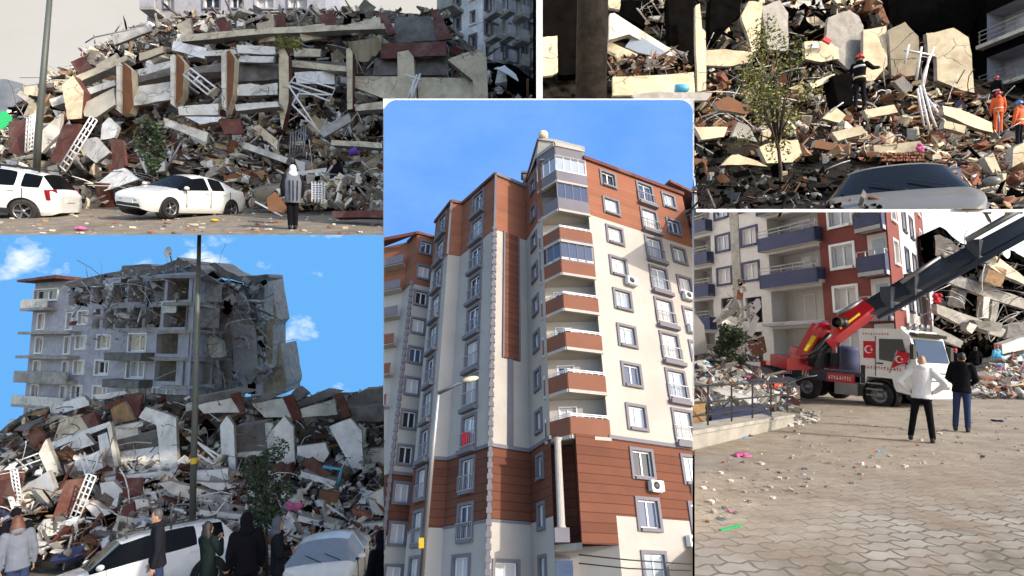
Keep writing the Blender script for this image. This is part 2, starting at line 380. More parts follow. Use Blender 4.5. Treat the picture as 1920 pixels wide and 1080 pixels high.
def wall_grid(mb, p0, p1, z0, z1, openings, depth, matf, reveal=None, cuts=()):
    """a wall from plan point p0 to p1 with real openings (s0, s1, za, zb) and reveals; matf(s, z) names the material"""
    ex = p1 - p0; L = ex.length; ex = ex / L; n = Vector((ex.y, -ex.x))
    ss = sorted({0.0, L} | {min(L, max(0.0, q)) for o in openings for q in o[:2]})
    zs = sorted({z0, z1} | {min(z1, max(z0, q)) for o in openings for q in o[2:4]} | {c for c in cuts if z0 < c < z1})
    def P(q, z, dd=0): return Vector((p0.x + ex.x * q - n.x * dd, p0.y + ex.y * q - n.y * dd, z))
    for a, b in zip(ss, ss[1:]):
        if b - a < 1e-5: continue
        for c, e in zip(zs, zs[1:]):
            if e - c < 1e-5: continue
            ms, mz = (a + b) / 2, (c + e) / 2
            if any(o[0] < ms < o[1] and o[2] < mz < o[3] for o in openings): continue
            mb.add([P(a, c), P(b, c), P(b, e), P(a, e)], [(0, 1, 2, 3)], matf(ms, mz))
    for o in openings:
        a, b, c, e = o[:4]; m = reveal or 'grey_trim'
        mb.add([P(a, c), P(b, c), P(b, e), P(a, e), P(a, c, depth), P(b, c, depth), P(b, e, depth), P(a, e, depth)],
               [(0, 4, 5, 1), (1, 5, 6, 2), (2, 6, 7, 3), (3, 7, 4, 0)], m)
    return P
def window(root, P, o, depth, trim, frame, panem, tw=.06, proud=.04, mull=2, fw=.03, rail=None, sill=True):
    """window part (trim + sash) with its pane as a sub-part, in an opening of wall_grid"""
    a, b, c, e = o[:4]; mb = MB()
    def blk(s0, s1, z0, z1, d0, d1, m):
        v = [P(s0, z0, d0), P(s1, z0, d0), P(s1, z1, d0), P(s0, z1, d0), P(s0, z0, d1), P(s1, z0, d1), P(s1, z1, d1), P(s0, z1, d1)]
        mb.add(v, [(0, 1, 2, 3), (7, 6, 5, 4), (0, 4, 5, 1), (1, 5, 6, 2), (2, 6, 7, 3), (3, 7, 4, 0)], m)
    if trim:
        blk(a - tw, a, c - tw, e + tw, -proud, .003, trim); blk(b, b + tw, c - tw, e + tw, -proud, .003, trim)
        blk(a, b, e, e + tw, -proud, .003, trim)
        blk(a, b, c - tw, c, -proud * (2.2 if sill else 1), .003, trim)
    q = depth * .55
    blk(a, a + fw, c, e, q, depth, frame); blk(b - fw, b, c, e, q, depth, frame); blk(a + fw, b - fw, c, c + fw, q, depth, frame); blk(a + fw, b - fw, e - fw, e, q, depth, frame)
    for i in range(1, mull):
        x = a + (b - a) * i / mull; blk(x - fw * .6, x + fw * .6, c + fw, e - fw, q, depth, frame)
    wo_ = mb.build('window', root)
    mb = MB(); x0, x1, z0, z1 = a + fw, b - fw, c + fw, e - fw
    mb.add([P(x0, z0, depth * .8), P(x1, z0, depth * .8), P(x1, z1, depth * .8), P(x0, z1, depth * .8)], [(0, 1, 2, 3)], panem)
    pn = mb.build('pane', wo_); pn.location = pn.location - wo_.location
    if rail:
        mb = MB(); zt = c + (e - c) * .48; d = -proud * 1.6
        mb.bar(P(a - tw, zt, d), P(b + tw, zt, d), fw * .7, fw * .7, rail)
        mb.bar(P(a - tw, c + .01, d), P(b + tw, c + .01, d), fw * .7, fw * .7, rail)
        k = 8
        for i in range(k + 1):
            x = a - tw + (b - a + 2 * tw) * i / k; mb.bar(P(x, c, d), P(x, zt, d), fw * .35, fw * .35, rail)
        rl = mb.build('railing', wo_); rl.location = rl.location - wo_.location
    return wo_
# ================================================================ the apartment block in the middle, leaned back to fit the image
CF = Frame(at(1012, 1080, 4.5), 30.5)  # block shrunk toward the camera, nearer than the other sets
ZR = 4.95
PA = CF.plan
R0 = PA(1094, 298, ZR); R1 = PA(1279, 366, ZR)
T0 = PA(985, 351, ZR); T1 = PA(1013, 300, ZR)
A1 = PA(930, 328, ZR); A0 = PA(868, 383, ZR)
B1 = PA(847, 379, ZR); B0 = PA(817, 417, ZR)
K1 = PA(783, 438, ZR); K2 = PA(815, 447, ZR); K0 = PA(766, 455, ZR); K9 = PA(700, 470, ZR)
ZB = CF.zat(R0, 819); ST = (ZR - ZB) / 8; U = ST / 3.0
ZW = CF.zat(R0, 967)
Z0 = ZB - 3.15 * ST
croot = CF.root('apartment_block', 'tall cream and orange apartment block with one column of curved balconies', 'building')
def cm(top):
    def f(s, z):
        return 'orange_clad' if z > top else 'cream_facade' if z > ZB else 'brown_clad' if z > ZW else 'cream_facade'
    return f
ZO = ZR - 2.02 * ST
def col(s, w, h, zoff, ks, up=ZR):
    return [(s - w / 2, s + w / 2, up - (k + 1) * ST + zoff, up - (k + 1) * ST + zoff + h) for k in ks]
wl = MB(); dep = .22 * U
panes = ['glass_pale', 'curtain', 'glass_dark', 'curtain', 'glass_blue', 'curtain']
def facade(p0, p1, ops, top=ZO, zr=ZR):
    for q in ops: pass
    P = wall_grid(wl, p0, p1, Z0, zr, [o[:4] for o in ops], dep, cm(top), 'grey_trim', cuts=(ZO, ZB, ZW))
    for i, o in enumerate(ops):
        kind = o[4] if len(o) > 4 else 'n'
        window(croot, P, o, dep, 'grey_trim', 'white_metal', R.choice(panes), tw=.2 * U, proud=.1 * U, mull=2 if kind != 's' else 1, fw=.09 * U,
               rail='grey_metal' if kind == 'f' else None)
        if kind == 'f' and o[2] > ZB:          # the boxy grey sill under the french windows
            mb = MB(); a, b, c = o[0] - .25 * U, o[1] + .25 * U, o[2]
            v = [P(a, c - .5 * U, -.4 * U), P(b, c - .5 * U, -.4 * U), P(b, c - .2 * U, -.4 * U), P(a, c - .2 * U, -.4 * U)]
            mb.prism(v, P(a, c, .02 * U) - P(a, c, -.4 * U), 'grey_trim'); mb.build('window_ledge', croot)
    return P
def C(L, f): return L * f
LR = (R1 - R0).length
ops = []
for s, wd, kind in ((.22, 1.35, 'n'), (.585, 1.5, 'f'), (.83, 1.25, 'n')):
    ops += [o + (kind,) for o in col(LR * s, wd * U, (1.45 if kind == 'n' else 2.05) * U, (.85 if kind == 'n' else .45) * U, range(0, 8))]
    for k in (8, 9, 10):
        kk = 'n'
        o = col(LR * (s if s != .585 else .6) + (0 if s < .8 else .25 * U), 1.5 * U, 1.6 * U, .75 * U, [k])[0]
        if s == .83: continue
        ops.append(o + (kk,))
PR = facade(R0, R1, ops)
# tower side facing left, with small windows
LT = (T1 - T0).length
facade(T0, T1, [o + ('s',) for o in col(LT * .5, min(LT * .5, .9 * U), 1.3 * U, .9 * U, range(0, 11))])
# wing facets
LA = (A1 - A0).length; LB = (B1 - B0).length
facade(A0, A1, [o + ('f',) for o in col(LA * .5, 1.5 * U, 2.1 * U, .4 * U, range(0, 10))] + [col(LA * .45, 1.7 * U, 2.3 * U, .1 * U, [10])[0]], top=ZR - 2.0 * ST)
PA1 = facade(A1, T0, [o for o in col((T0 - A1).length * .4, 1.6 * U, 1.5 * U, .5 * U, [10])])
facade(B1, A0, [])
facade(B0, B1, [o + ('f',) for o in col(LB * .5, min(1.5 * U, LB * .55), 2.1 * U, .4 * U, range(0, 11))])
facade(K2, B0, [])
LK = (K2 - K1).length
facade(K1, K2, [o for o in col(LK * .55, min(1.4 * U, LK * .6), 1.4 * U, .8 * U, range(0, 11))])
facade(K0, K1, [], top=ZR - 2 * ST)
facade(K9, K0, [])
R2 = R1 + (R1 - R0).normalized().orthogonal() * -2.0
Bk = 2.4
for a, b in ((R1, R1 + Vector((.2, Bk))), (R1 + Vector((.2, Bk)), K9 + Vector((0, Bk))), (K9 + Vector((0, Bk)), K9)):
    wall_grid(wl, a, b, Z0, ZR, [], dep, cm(ZO), cuts=(ZO, ZB, ZW))
# the balcony bay: recessed back wall
TN = (R0 - T1); TL_ = TN.length; tn = TN / TL_; tb = Vector((-tn.y, tn.x))
G0 = T1 + tb * 1.2 * U; G1 = R0 + tb * 1.2 * U
wall_grid(wl, T1, G0, ZB, ZR, [], dep, lambda s, z: 'cream_facade')
wall_grid(wl, G1, R0, ZB, ZR, [], dep, lambda s, z: 'cream_facade')
bo = [(TL_ * .2, TL_ * .2 + 1.1 * U, ZR - (k + 1) * ST + .15 * U, ZR - (k + 1) * ST + 2.3 * U) for k in range(2, 8)]
Pb = wall_grid(wl, G0, G1, ZB, ZR, bo, dep, lambda s, z: 'cream_facade')
for o in bo: window(croot, Pb, o, dep, 'white_metal', 'white_metal', R.choice(panes), tw=.08 * U, proud=.04 * U, fw=.08 * U, sill=False)
# the brown base of the tower: recess on the left with the column, block on the right
Q = PA(1079, 812, ZB); Qd = Q + tb * 2.2 * U
ZE = CF.zat(R0, 1022)
wall_grid(wl, Q, R0, ZE, ZB, [], dep, lambda s, z: 'brown_clad')
wall_grid(wl, T1, T1 + tb * 2.0 * U, Z0, ZB, [], dep, lambda s, z: 'brown_clad' if z > ZE else 'cream_facade', cuts=(ZE,))
wall_grid(wl, T1 + tb * 2.0 * U, Qd, Z0, ZB, [], dep, lambda s, z: 'brown_clad' if z > ZE else 'cream_facade', cuts=(ZE,))
wall_grid(wl, Qd, Q, ZE, ZB, [], dep, lambda s, z: 'brown_clad')
wall_grid(wl, Qd, R0, Z0, ZE, [], dep, lambda s, z: 'cream_facade')
wl.build('wall', croot, origin=None)
def slabpoly(name, pts, z0, z1, m, parent=croot, top=None):
    mb = MB(); n = len(pts); lo = [Vector((p.x, p.y, z0)) for p in pts]; hi = [Vector((p.x, p.y, z1)) for p in pts]
    mb.add(lo + hi, [tuple(range(n))[::-1], tuple(range(n, 2 * n))] + [(i, (i + 1) % n, n + (i + 1) % n, n + i) for i in range(n)], m)
    return mb.build(name, parent)
roofpts = [K9, K0, K1, K2, B0, B1, A0, A1, T0, T1, R0, R1, R1 + Vector((.2, Bk)), K9 + Vector((0, Bk))]
rf = slabpoly('roof', roofpts, ZR, ZR + .02, 'dark_concrete')
# eave band along the visible roof edges
def band(pts, z0, z1, out, m, name):
    mb = MB()
    for a, b in zip(pts, pts[1:]):
        e = (b - a).normalized(); n = Vector((e.y, -e.x))
        a2, b2 = a - e * out * .3, b + e * out * .3
        v = [Vector((p.x + n.x * q, p.y + n.y * q, z)) for p, q, z in ((a2, out, z0), (b2, out, z0), (b2, out, z1), (a2, out, z1), (a2, -.01, z0), (b2, -.01, z0), (b2, -.01, z1), (a2, -.01, z1))]
        mb.add(v, [(0, 1, 2, 3), (7, 6, 5, 4), (0, 4, 5, 1), (3, 2, 6, 7), (0, 3, 7, 4), (1, 5, 6, 2)], m)
    return mb.build(name, croot)
band([R0, R1], ZR - .12 * U, ZR + .25 * U, .22 * U, 'maroon', 'eave')
band([A1, T0], ZR - .12 * U, ZR + .2 * U, .18 * U, 'grey_trim', 'eave'); band([A0, A1], ZR - .1 * U, ZR + .22 * U, .2 * U, 'maroon', 'eave')
band([B0, B1, A0], ZR - .1 * U, ZR + .2 * U, .2 * U, 'maroon', 'eave'); band([K0, K1, K2], ZR - .1 * U, ZR + .2 * U, .2 * U, 'maroon', 'eave')
for seg in ([R0, R1], [A1, T0], [T0, T1], [A0, A1], [B1, A0], [B0, B1], [K1, K2]):
    band(seg, ZB - .12 * U, ZB + .12 * U, .1 * U, 'grey_trim', 'cornice')
for seg in ([A0, A1], [A1, T0], [B0, B1]): band(seg, ZW - .08 * U, ZW + .08 * U, .05 * U, 'grey_trim', 'cornice')
# scalloped grey quoins up two corners
for cpt, ztop in ((A1, ZO), (K1, ZO)):
    mb = MB(); z = Z0; i = 0
    while z < ztop:
        s = (.30 if i % 2 else .2) * U; mb.box((cpt.x, cpt.y - .02 * U, z + .17 * U), (s * 1.15, s * 1.15, .345 * U), 'grey_trim'); z += .345 * U; i += 1
    mb.build('quoin', croot)
for cpt, za in ((A1, ZO), (B1, ZO)):
    mb = MB(); mb.box((cpt.x, cpt.y, (za + ZR) / 2), (.2 * U, .2 * U, ZR - za), 'grey_trim'); mb.build('corner_trim', croot)
# plank stripe on the recessed facet
e = (T0 - A1).normalized(); n = Vector((e.y, -e.x)); LQ = (T0 - A1).length
def stripe(s0, s1, z0, z1, pr, m, nm):
    mb = MB(); v = [Vector((A1.x + e.x * s + n.x * pr, A1.y + e.y * s + n.y * pr, z)) for s, z in ((s0, z0), (s1, z0), (s1, z1), (s0, z1))]
    mb.prism(v, Vector((-n.x * pr, -n.y * pr, 0)) * .98, m); mb.build(nm, croot)
zs_ = CF.zat(T0, 682)
stripe(LQ * .30, LQ * .72, zs_, ZO, .12 * U, 'brown_clad', 'cladding_panel')
for q in (.26, .72): stripe(LQ * q, LQ * (q + .04), zs_, ZO + .1 * U, .16 * U, 'grey_trim', 'panel_trim')
stripe(LQ * .42, LQ * .56, ZB + .1 * U, zs_, .1 * U, 'grey_trim', 'panel_trim')
# balconies
zk = CF.zat(R0, 455)
E0 = PA(1012, 466, zk); E1 = PA(1046, 440, zk); E2 = R0 + (R1 - R0).normalized() * .12 * U + (T1 - R0).normalized() * 0
E1 = E1 * .75 + ((E0 + E2) / 2) * .25
def balcony(z, mpar, mslab, rail=True, glaze=None):
    pts = [E0, E1, E2, G1, G0]
    b = slabpoly('balcony', pts, z - .22 * U, z, mslab)
    mb = MB(); h = 1.05 * U
    for a, c in ((E0, E1), (E1, E2)):
        ee = (c - a).normalized(); nn = Vector((ee.y, -ee.x)); 
        v = [Vector((p.x + nn.x * .05 * U, p.y + nn.y * .05 * U, zz)) for p, zz in ((a, z - .12 * U), (c, z - .12 * U), (c, z + h), (a, z + h))]
        mb.prism(v, Vector((-nn.x, -nn.y, 0)) * .14 * U, mpar)
        v = [Vector((p.x + nn.x * .12 * U, p.y + nn.y * .12 * U, zz)) for p, zz in ((a, z - .34 * U), (c, z - .34 * U), (c, z - .12 * U), (a, z - .12 * U))]
        mb.prism(v, Vector((-nn.x, -nn.y, 0)) * .3 * U, 'cream_facade')
    o = mb.build('parapet', b); o.location = o.location - b.location
    if rail:
        mb = MB()
        for a, c in ((E0, E1), (E1, E2)):
            A3, C3 = Vector((a.x, a.y, z + h)), Vector((c.x, c.y, z + h))
            for q in (.12, .24): mb.bar(A3 + Vector((0, 0, q * U)), C3 + Vector((0, 0, q * U)), .05 * U, .05 * U, 'white_metal')
            k = 6
            for i in range(k + 1): p = A3.lerp(C3, i / k); mb.bar(p, p + Vector((0, 0, .24 * U)), .045 * U, .045 * U, 'white_metal')
        o = mb.build('railing', b); o.location = o.location - b.location
    if glaze:
        gm, fm, full, gh = glaze
        for (a, c), k in (((E0, E1), 3), ((E1, E2), 4)):
            if not full and a is E0: continue
            mb = MB(); g = MB()
            A3, C3 = Vector((a.x, a.y, z + h)), Vector((c.x, c.y, z + h)); up = Vector((0, 0, gh * U))
            for i in range(k + 1): p = A3.lerp(C3, i / k); mb.bar(p, p + up, .09 * U, .09 * U, fm)
            mb.bar(A3 + up, C3 + up, .1 * U, .1 * U, fm); mb.bar(A3, C3, .1 * U, .1 * U, fm)
            o = mb.build('glazing_frame', b); o.location = o.location - b.location
            g.add([A3, C3, C3 + up, A3 + up], [(0, 1, 2, 3)], gm); o = g.build('glazing', b); o.location = o.location - b.location
for k in range(8):
    z = ZR - (k + 1) * ST + .05 * U
    if k == 0: balcony(z, 'grey_trim', 'cream_facade', False, ('glass_pale', 'white_metal', True, 1.7))
    elif k == 1: balcony(z, 'grey_trim', 'cream_facade', False, ('glass_blue', 'grey_trim', False, 1.95))
    else: balcony(z, 'orange_plain' if k < 6 else 'maroon' if k == 9 else 'orange_plain', 'cream_facade', True, ('glass_blue', 'grey_trim', True, 1.95) if k == 3 else None)
# grey ring over the top glazed room, then the cream canopy and gable over it
zr0, zr1 = ZR - .45 * U, ZR + .75 * U
mb = MB()
for a, c in ((E0, E1), (E1, E2)):
    ee = (c - a).normalized(); nn = Vector((ee.y, -ee.x))
    for z0_, z1_, m_, o_ in ((zr0, zr1, 'grey_trim', .05), (zr1, zr1 + .35 * U, 'cream_facade', .16)):
        v = [Vector((p.x + nn.x * o_ * U, p.y + nn.y * o_ * U, zz)) for p, zz in ((a, z0_), (c, z0_), (c, z1_), (a, z1_))]
        mb.prism(v, Vector((-nn.x, -nn.y, 0)) * .3 * U, m_)
mb.build('canopy_ring', croot)
def P3(p, z): return Vector((p.x, p.y, z))
zc_ = CF.zat(T1, 258); zq = zr1 + .35 * U
mb = MB()
nnE = Vector((0, -.15 * U, 0))
g = [P3(E0, zq) + nnE, P3(E1, zq) + nnE, P3(E2, zq) + nnE, P3(T1 * .75 + E0 * .25, zc_), P3(T1.lerp(R0, .35) , zc_ - .5 * U), P3(R0, ZR + .2 * U), P3(T0, ZR + .3 * U), P3(T1 + tb * 4 * U, ZR)]
mb.add(g, [(0, 1, 4, 3), (1, 2, 4), (2, 5, 4), (0, 3, 6), (3, 4, 7), (4, 5, 7), (3, 7, 6)], 'cream_facade'); mb.build('roof_gable', croot)
mb = MB()
for a, c in ((g[3], g[4]), (g[4], g[2]), (g[3], g[6])): mb.bar(a, c, .22 * U, .3 * U, 'maroon' if c is g[6] else 'cream_facade')
mb.build('gable_edge', croot)
# chimney, dish and other roof bits
def on_roof(px, py): q = PA(px, py, ZR); return Vector((q.x, q.y, ZR))
c0 = on_roof(988, 350)
mb = MB(); mb.box(c0 + Vector((0, .2 * U, .7 * U)), (.75 * U, .75 * U, 1.4 * U), 'dark_concrete'); mb.box(c0 + Vector((0, .2 * U, 1.55 * U)), (1.05 * U, 1.05 * U, .22 * U), 'grey_trim'); mb.build('chimney', croot)
t0 = Vector((T1.x, T1.y, zc_ + .2 * U))
mb = MB(); mb.lathe([(0, 0), (.42 * U, .02 * U), (.44 * U, .62 * U), (.36 * U, .7 * U), (0, .72 * U)], 'cream', Matrix.Translation(t0 + Vector((.35 * U, .1 * U, -.25 * U))), 14)
mb.build('water_tank', croot)
# fluted column on a plinth
cq = PA(1045, 815, ZB) ; zb_ = CF.zat(cq, 1018)
mb = MB(); Mx = Matrix.Translation(Vector((cq.x, cq.y, 0)))
prof = [(.24 * U, zb_ + .75 * U), (.30 * U, zb_ + .8 * U), (.22 * U, zb_ + .95 * U), (.19 * U, ZB - .5 * U), (.25 * U, ZB - .35 * U), (.32 * U, ZB - .22 * U)]
mb.lathe(prof, 'cream_facade', Mx, 20)
for i in range(12):
    a = i * math.pi / 6; mb.bar(Vector((cq.x + .2 * U * math.cos(a), cq.y + .2 * U * math.sin(a), zb_ + .95 * U)), Vector((cq.x + .175 * U * math.cos(a), cq.y + .175 * U * math.sin(a), ZB - .5 * U)), .06 * U, .06 * U, 'cream_facade')
co = mb.build('column', croot)
mb = MB(); mb.box((cq.x, cq.y, zb_ + .38 * U), (.85 * U, .85 * U, .76 * U), 'grey_trim'); o = mb.build('plinth', co); o.location = o.location - co.location
slabpoly('porch_slab', [E0, E1 + Vector((0, .2 * U)), Q, Qd, T1 + tb * 2 * U], zb_ - .35 * U, zb_, 'cream_facade')
# entrance door under the porch
dq = (T1 + tb * 1.95 * U).lerp(Qd, .4)
mb = MB(); mb.box((dq.x, dq.y - .1 * U, Z0 + 1.4 * U), (1.5 * U, .12 * U, 2.6 * U), 'grey_trim'); do = mb.build('door', croot)
mb = MB(); mb.box((dq.x, dq.y - .2 * U, Z0 + 1.4 * U), (1.1 * U, .06 * U, 2.2 * U), 'glass_blue'); o = mb.build('pane', do); o.location = o.location - do.location
# left wing's stack of balconies
KE0 = PA(700, 505, ZR - .2); KE1 = PA(765, 476, ZR - .2)
for k in range(0, 11):
    z = ZR - (k + 1) * ST
    pts = [K9 + Vector((0, -.9 * U)), K0 + Vector((-.1 * U, -.9 * U)), K0, K9]
    b = slabpoly('balcony', pts, z - .2 * U, z, 'cream_facade'); mb = MB()
    v = [Vector((pts[0].x, pts[0].y - .02, z - .1 * U)), Vector((pts[1].x, pts[1].y - .02, z - .1 * U)), Vector((pts[1].x, pts[1].y - .02, z + .85 * U)), Vector((pts[0].x, pts[0].y - .02, z + .85 * U))]
    mb.prism(v, (0, .12 * U, 0), 'grey_trim' if k < 2 else 'orange_plain' if k > 2 else 'grey_trim'); o = mb.build('parapet', b); o.location = o.location - b.location
slabpoly('wing_roof', [K9 + Vector((-.1, -1.3 * U)), K0 + Vector((.2 * U, -1.3 * U)), K1, K9], ZR - .05 * U, ZR + .35 * U, 'maroon')
# neighbouring block past the right end
N0 = PA(1236, 352, ZR + .02); NF0 = N0 + Vector((.02, .25))
n0 = PA(1240, 350, ZR + .15); n1 = PA(1256, 336, ZR + .15); n2 = PA(1330, 372, ZR + .15)
nroot = CF.root('neighbour_block', 'dark roofed neighbouring block just past the right end of the orange facade', 'building')
nw = MB()
for a, b in ((R1 + Vector((.02, .35)), R1 + Vector((.5, .05))),):
    LN = (b - a).length
    oo = [o for o in col(LN * .3, .9 * U, 1.5 * U, .7 * U, range(0, 11))]
    Pn = wall_grid(nw, a, b, Z0, ZR - .05, oo, dep, lambda s, z: 'grey_wall' if z > ZO else 'cream_facade', cuts=(ZO,))
    for o in oo: window(nroot, Pn, o, dep, 'grey_trim', 'white_metal', R.choice(panes), tw=.15 * U, proud=.08 * U, fw=.09 * U)
nw.build('wall', nroot, origin=None)
def sp2(pts, z0, z1, m, nm): return slabpoly(nm, pts, z0, z1, m, nroot)
mb = MB(); e0 = [n0 + Vector((0, .02)), n1, n2, n2 + Vector((.2, .8)), n0 + Vector((0, .9))]
sp2(e0, ZR + .1, ZR + .1 + .3 * U, 'maroon', 'roof')
# air conditioners hung on the right facade
def ac(s, z, label):
    c = PR(LR * s, z, -.28 * U); ex_ = (R1 - R0).normalized(); rot = Matrix(((ex_.x, -ex_.y, 0), (ex_.y, ex_.x, 0), (0, 0, 1)))
    r = empty('air_conditioner', CF.A + CF.R @ c, CF.R @ rot, label, 'air conditioner', 'air conditioners on the orange and cream facade')
    mb = MB(); mb.box((0, 0, .3 * U), (.95 * U, .4 * U, .62 * U), 'white_metal'); mb.build('case', r)
    mb = MB(); mb.lathe([(.25 * U, 0), (.22 * U, .03 * U), (.2 * U, .0), (0, 0)], 'black_plastic', Matrix.Translation((-.12 * U, -.21 * U, .3 * U)) @ Matrix.Rotation(rad(90), 4, 'X'), 14); mb.build('fan_grille', r)
    mb = MB(); mb.box((0, .1 * U, -.05 * U), (.8 * U, .4 * U, .06 * U), 'grey_metal'); mb.build('bracket', r)
def wz(k, off=.85): return ZR - (k + 1) * ST + off * U
ac(.30, wz(3) - .85 * U, 'white air conditioner below the fourth window down of the first column by the balconies')
ac(.82, wz(3) - .75 * U, 'upper of the two white air conditioners in the cream part of the end window column')
ac(.81, wz(4) - .75 * U, 'lower of the two white air conditioners in the cream part of the end window column')
ac(.28, wz(8) - .95 * U, 'white air conditioner under the first window of the brown plank base')
ac(.6, wz(8) - .95 * U, 'white air conditioner under the second window of the brown plank base')
ac(.5, wz(9) - 1.0 * U, 'white air conditioner just below the brown planks on the white ground floor')
# red washing on one balcony window
a = CF.A + CF.R @ Vector((A0.lerp(A1, .45).x, A0.lerp(A1, .45).y - .22 * U, ZR - 8 * ST + .5 * U))
mb = MB(); cl = [a + CF.R @ Vector((x * U, .03 * U * math.sin(x * 9), 0)) for x in (-.3, -.1, .1, .3)]
for p, q in zip(cl, cl[1:]): mb.prism([p, q, q + CF.R @ Vector((0, 0, .9 * U)), p + CF.R @ Vector((0, 0, .9 * U))], (0, .01, 0), 'flag_red')
tag(mb.build('washing'), 'red cloth hung over a window rail of the cream wing', 'laundry')
# street lamp in front of the block
mb = MB(); lp = [at(788, 1110, 4.1), at(806, 900, 4.05), at(822, 736, 4.0)]
mb.tube(lp, [.022, .019, .014], 'grey_metal', 10)
lr_ = empty('street_lamp', lp[0], None, 'tall grey street lamp standing before the cream apartment block', 'street lamp')
o = mb.build('pole', lr_); o.location = o.location - lr_.location
mb = MB(); mb.tube([at(822, 737, 4.0), at(850, 724, 3.98), at(872, 714, 3.96)], [.016, .013, .012], 'grey_metal', 8); o = mb.build('arm', lr_); o.location = o.location - lr_.location
mb = MB(); p = at(882, 711, 3.95); mb.ell(p, (.062, .04, .022), 'cream', Matrix.Rotation(rad(-12), 3, 'Y')); o = mb.build('lamp_head', lr_); o.location = o.location - lr_.location
mb = MB(); p = at(790, 1018, 4.02); mb.box(p, (.035, .02, .07), 'yellow'); o = mb.build('notice', lr_); o.location = o.location - lr_.location
# overhead cables low on the right
for i, (ya, yb) in enumerate(((1046, 1058), (1062, 1070))):
    mb = MB(); mb.tube([at(1085, ya - 6, 4.3), at(1180, ya + 4, 4.3), at(1297, yb, 4.3)], .005, 'black_plastic', 6)
    tag(mb.build('cable'), ('upper' if i == 0 else 'lower') + ' of two thin black cables crossing the white ground floor', 'cable')
# cover at the collage panel's pixels: a sky board with rounded upper corners
def rboard(name, x0, y0, x1, y1, d, r, m, th, corners=True):
    pts = [(x1, y1), (x0, y1)]
    for k in range(9): a = k / 8 * math.pi / 2; pts.append((x0 + r - r * math.cos(a), y0 + r - r * math.sin(a)))
    for k in range(9): a = k / 8 * math.pi / 2; pts.append((x1 - r + r * math.sin(a), y0 + r - r * math.cos(a)))
    mb = MB(); mb.prism([at(x, y, d) for x, y in pts], (0, th, 0), m, 'partition_white')
    return tag(mb.build(name), None, None, None, 'structure')
skymat('sky_centre', (.115, .31, .83), (.25, .45, .92), .5, .5, .62, (.35, .75))
rboard('sky', 720, 187.5, 1299, 760, 10.2, 24, 'sky_centre', .03)
rboard('sky_board', 718.5, 185, 1301.5, 760, 10.27, .5, 'partition_white', .06)
# cut the block by camera planes at the collage panel's pixel columns
def cut(root_objs, px, keep_left):
    k = (px - CX) / F; no = Vector((1, -k, 0)) * (1 if keep_left else -1)
    bpy.context.view_layer.update()
    for ob in root_objs:
        if ob.type != 'MESH': continue
        mw = ob.matrix_world; corners = [mw @ Vector(c) for c in ob.bound_box]
        if all(c.dot(no) <= 0 for c in corners): continue
        if all(c.dot(no) > 0 for c in corners): D.objects.remove(ob); continue
        imw = mw.inverted(); co_ = imw @ Vector((0, 0, 0)); nl = (mw.to_3x3().transposed() @ no).normalized()
        bm = bmesh.new(); bm.from_mesh(ob.data)
        bmesh.ops.bisect_plane(bm, geom=bm.verts[:] + bm.edges[:] + bm.faces[:], plane_co=co_, plane_no=nl, clear_outer=True)
        ob.data = ob.data.copy(); bm.to_mesh(ob.data); bm.free()
        if not ob.data.polygons: D.objects.remove(ob)
def tree_of(o):
    out = [o]
    for c in o.children: out += tree_of(c)
    return out
bpy.context.view_layer.update()
tops = [o for o in D.objects if o.parent is None and o.name.split('.')[0] in ('apartment_block', 'neighbour_block', 'air_conditioner', 'street_lamp')]
allc = [q for o in tops for q in tree_of(o)]
cut(allc, 1298.5, True)
bpy.context.view_layer.update()
allc = [q for o in tops for q in tree_of(o)]
cut(allc, 720, False)

# added sheets covering the hollow block at the two image-column cuts
def on_cut(p, q, z, px):
    k = (px - CX) / F; f = lambda t: (lambda wv: wv.x - k * wv.y)(CF.A + CF.R @ Vector((p.x + (q.x - p.x) * t, p.y + (q.y - p.y) * t, z)))
    t = -f(0) / (f(1) - f(0)); v = p.lerp(q, t); return CF.A + CF.R @ Vector((v.x, v.y, z))
for px, p_, q_ in ((1298.2, R0, R1), (720.4, K9, K0)):
    a_, b_ = on_cut(p_, q_, Z0, px), on_cut(p_, q_, ZR - .05, px); k = (px - CX) / F
    pts = [Vector((k * (v.y + e_), v.y + e_, v.z * (v.y + e_) / v.y)) for v, e_ in ((a_, .05), (a_, 2.3), (b_, 2.0), (b_, .05))]
    mb = MB(); mb.prism([CF.RT @ (v - CF.A) for v in pts], (-.01 if px > 1000 else .01, 0, 0), 'cream_facade'); mb.build('cut_cover', croot, origin=None)
# ================================================================ people, cars, trees
def adopt(o, root):
    o.parent = root; return o
def capsule(mb, a, b, r0, r1, m, n=10):
    a = Vector(a); b = Vector(b); d = (b - a); L = d.length; d.normalize()
    pts = [a - d * r0 * .9, a - d * r0 * .5, a, b, b + d * r1 * .5, b + d * r1 * .9]
    mb.tube(pts, [r0 * .35, r0 * .85, r0, r1, r1 * .85, r1 * .35], m, n)
def torso(mb, rings, m, n=16):
    """rings: (centre, half width, half depth)"""
    vs = []; fs = []
    for c, a, b in rings:
        for k in range(n):
            t = 2 * math.pi * k / n; vs.append(Vector(c) + Vector((a * math.cos(t), b * math.sin(t), 0)))
    for i in range(len(rings) - 1):
        for k in range(n): fs.append((i * n + k, i * n + (k + 1) % n, (i + 1) * n + (k + 1) % n, (i + 1) * n + k))
    fs += [tuple(range(n))[::-1], tuple((len(rings) - 1) * n + k for k in range(n))]
    mb.add(vs, fs, m, True)
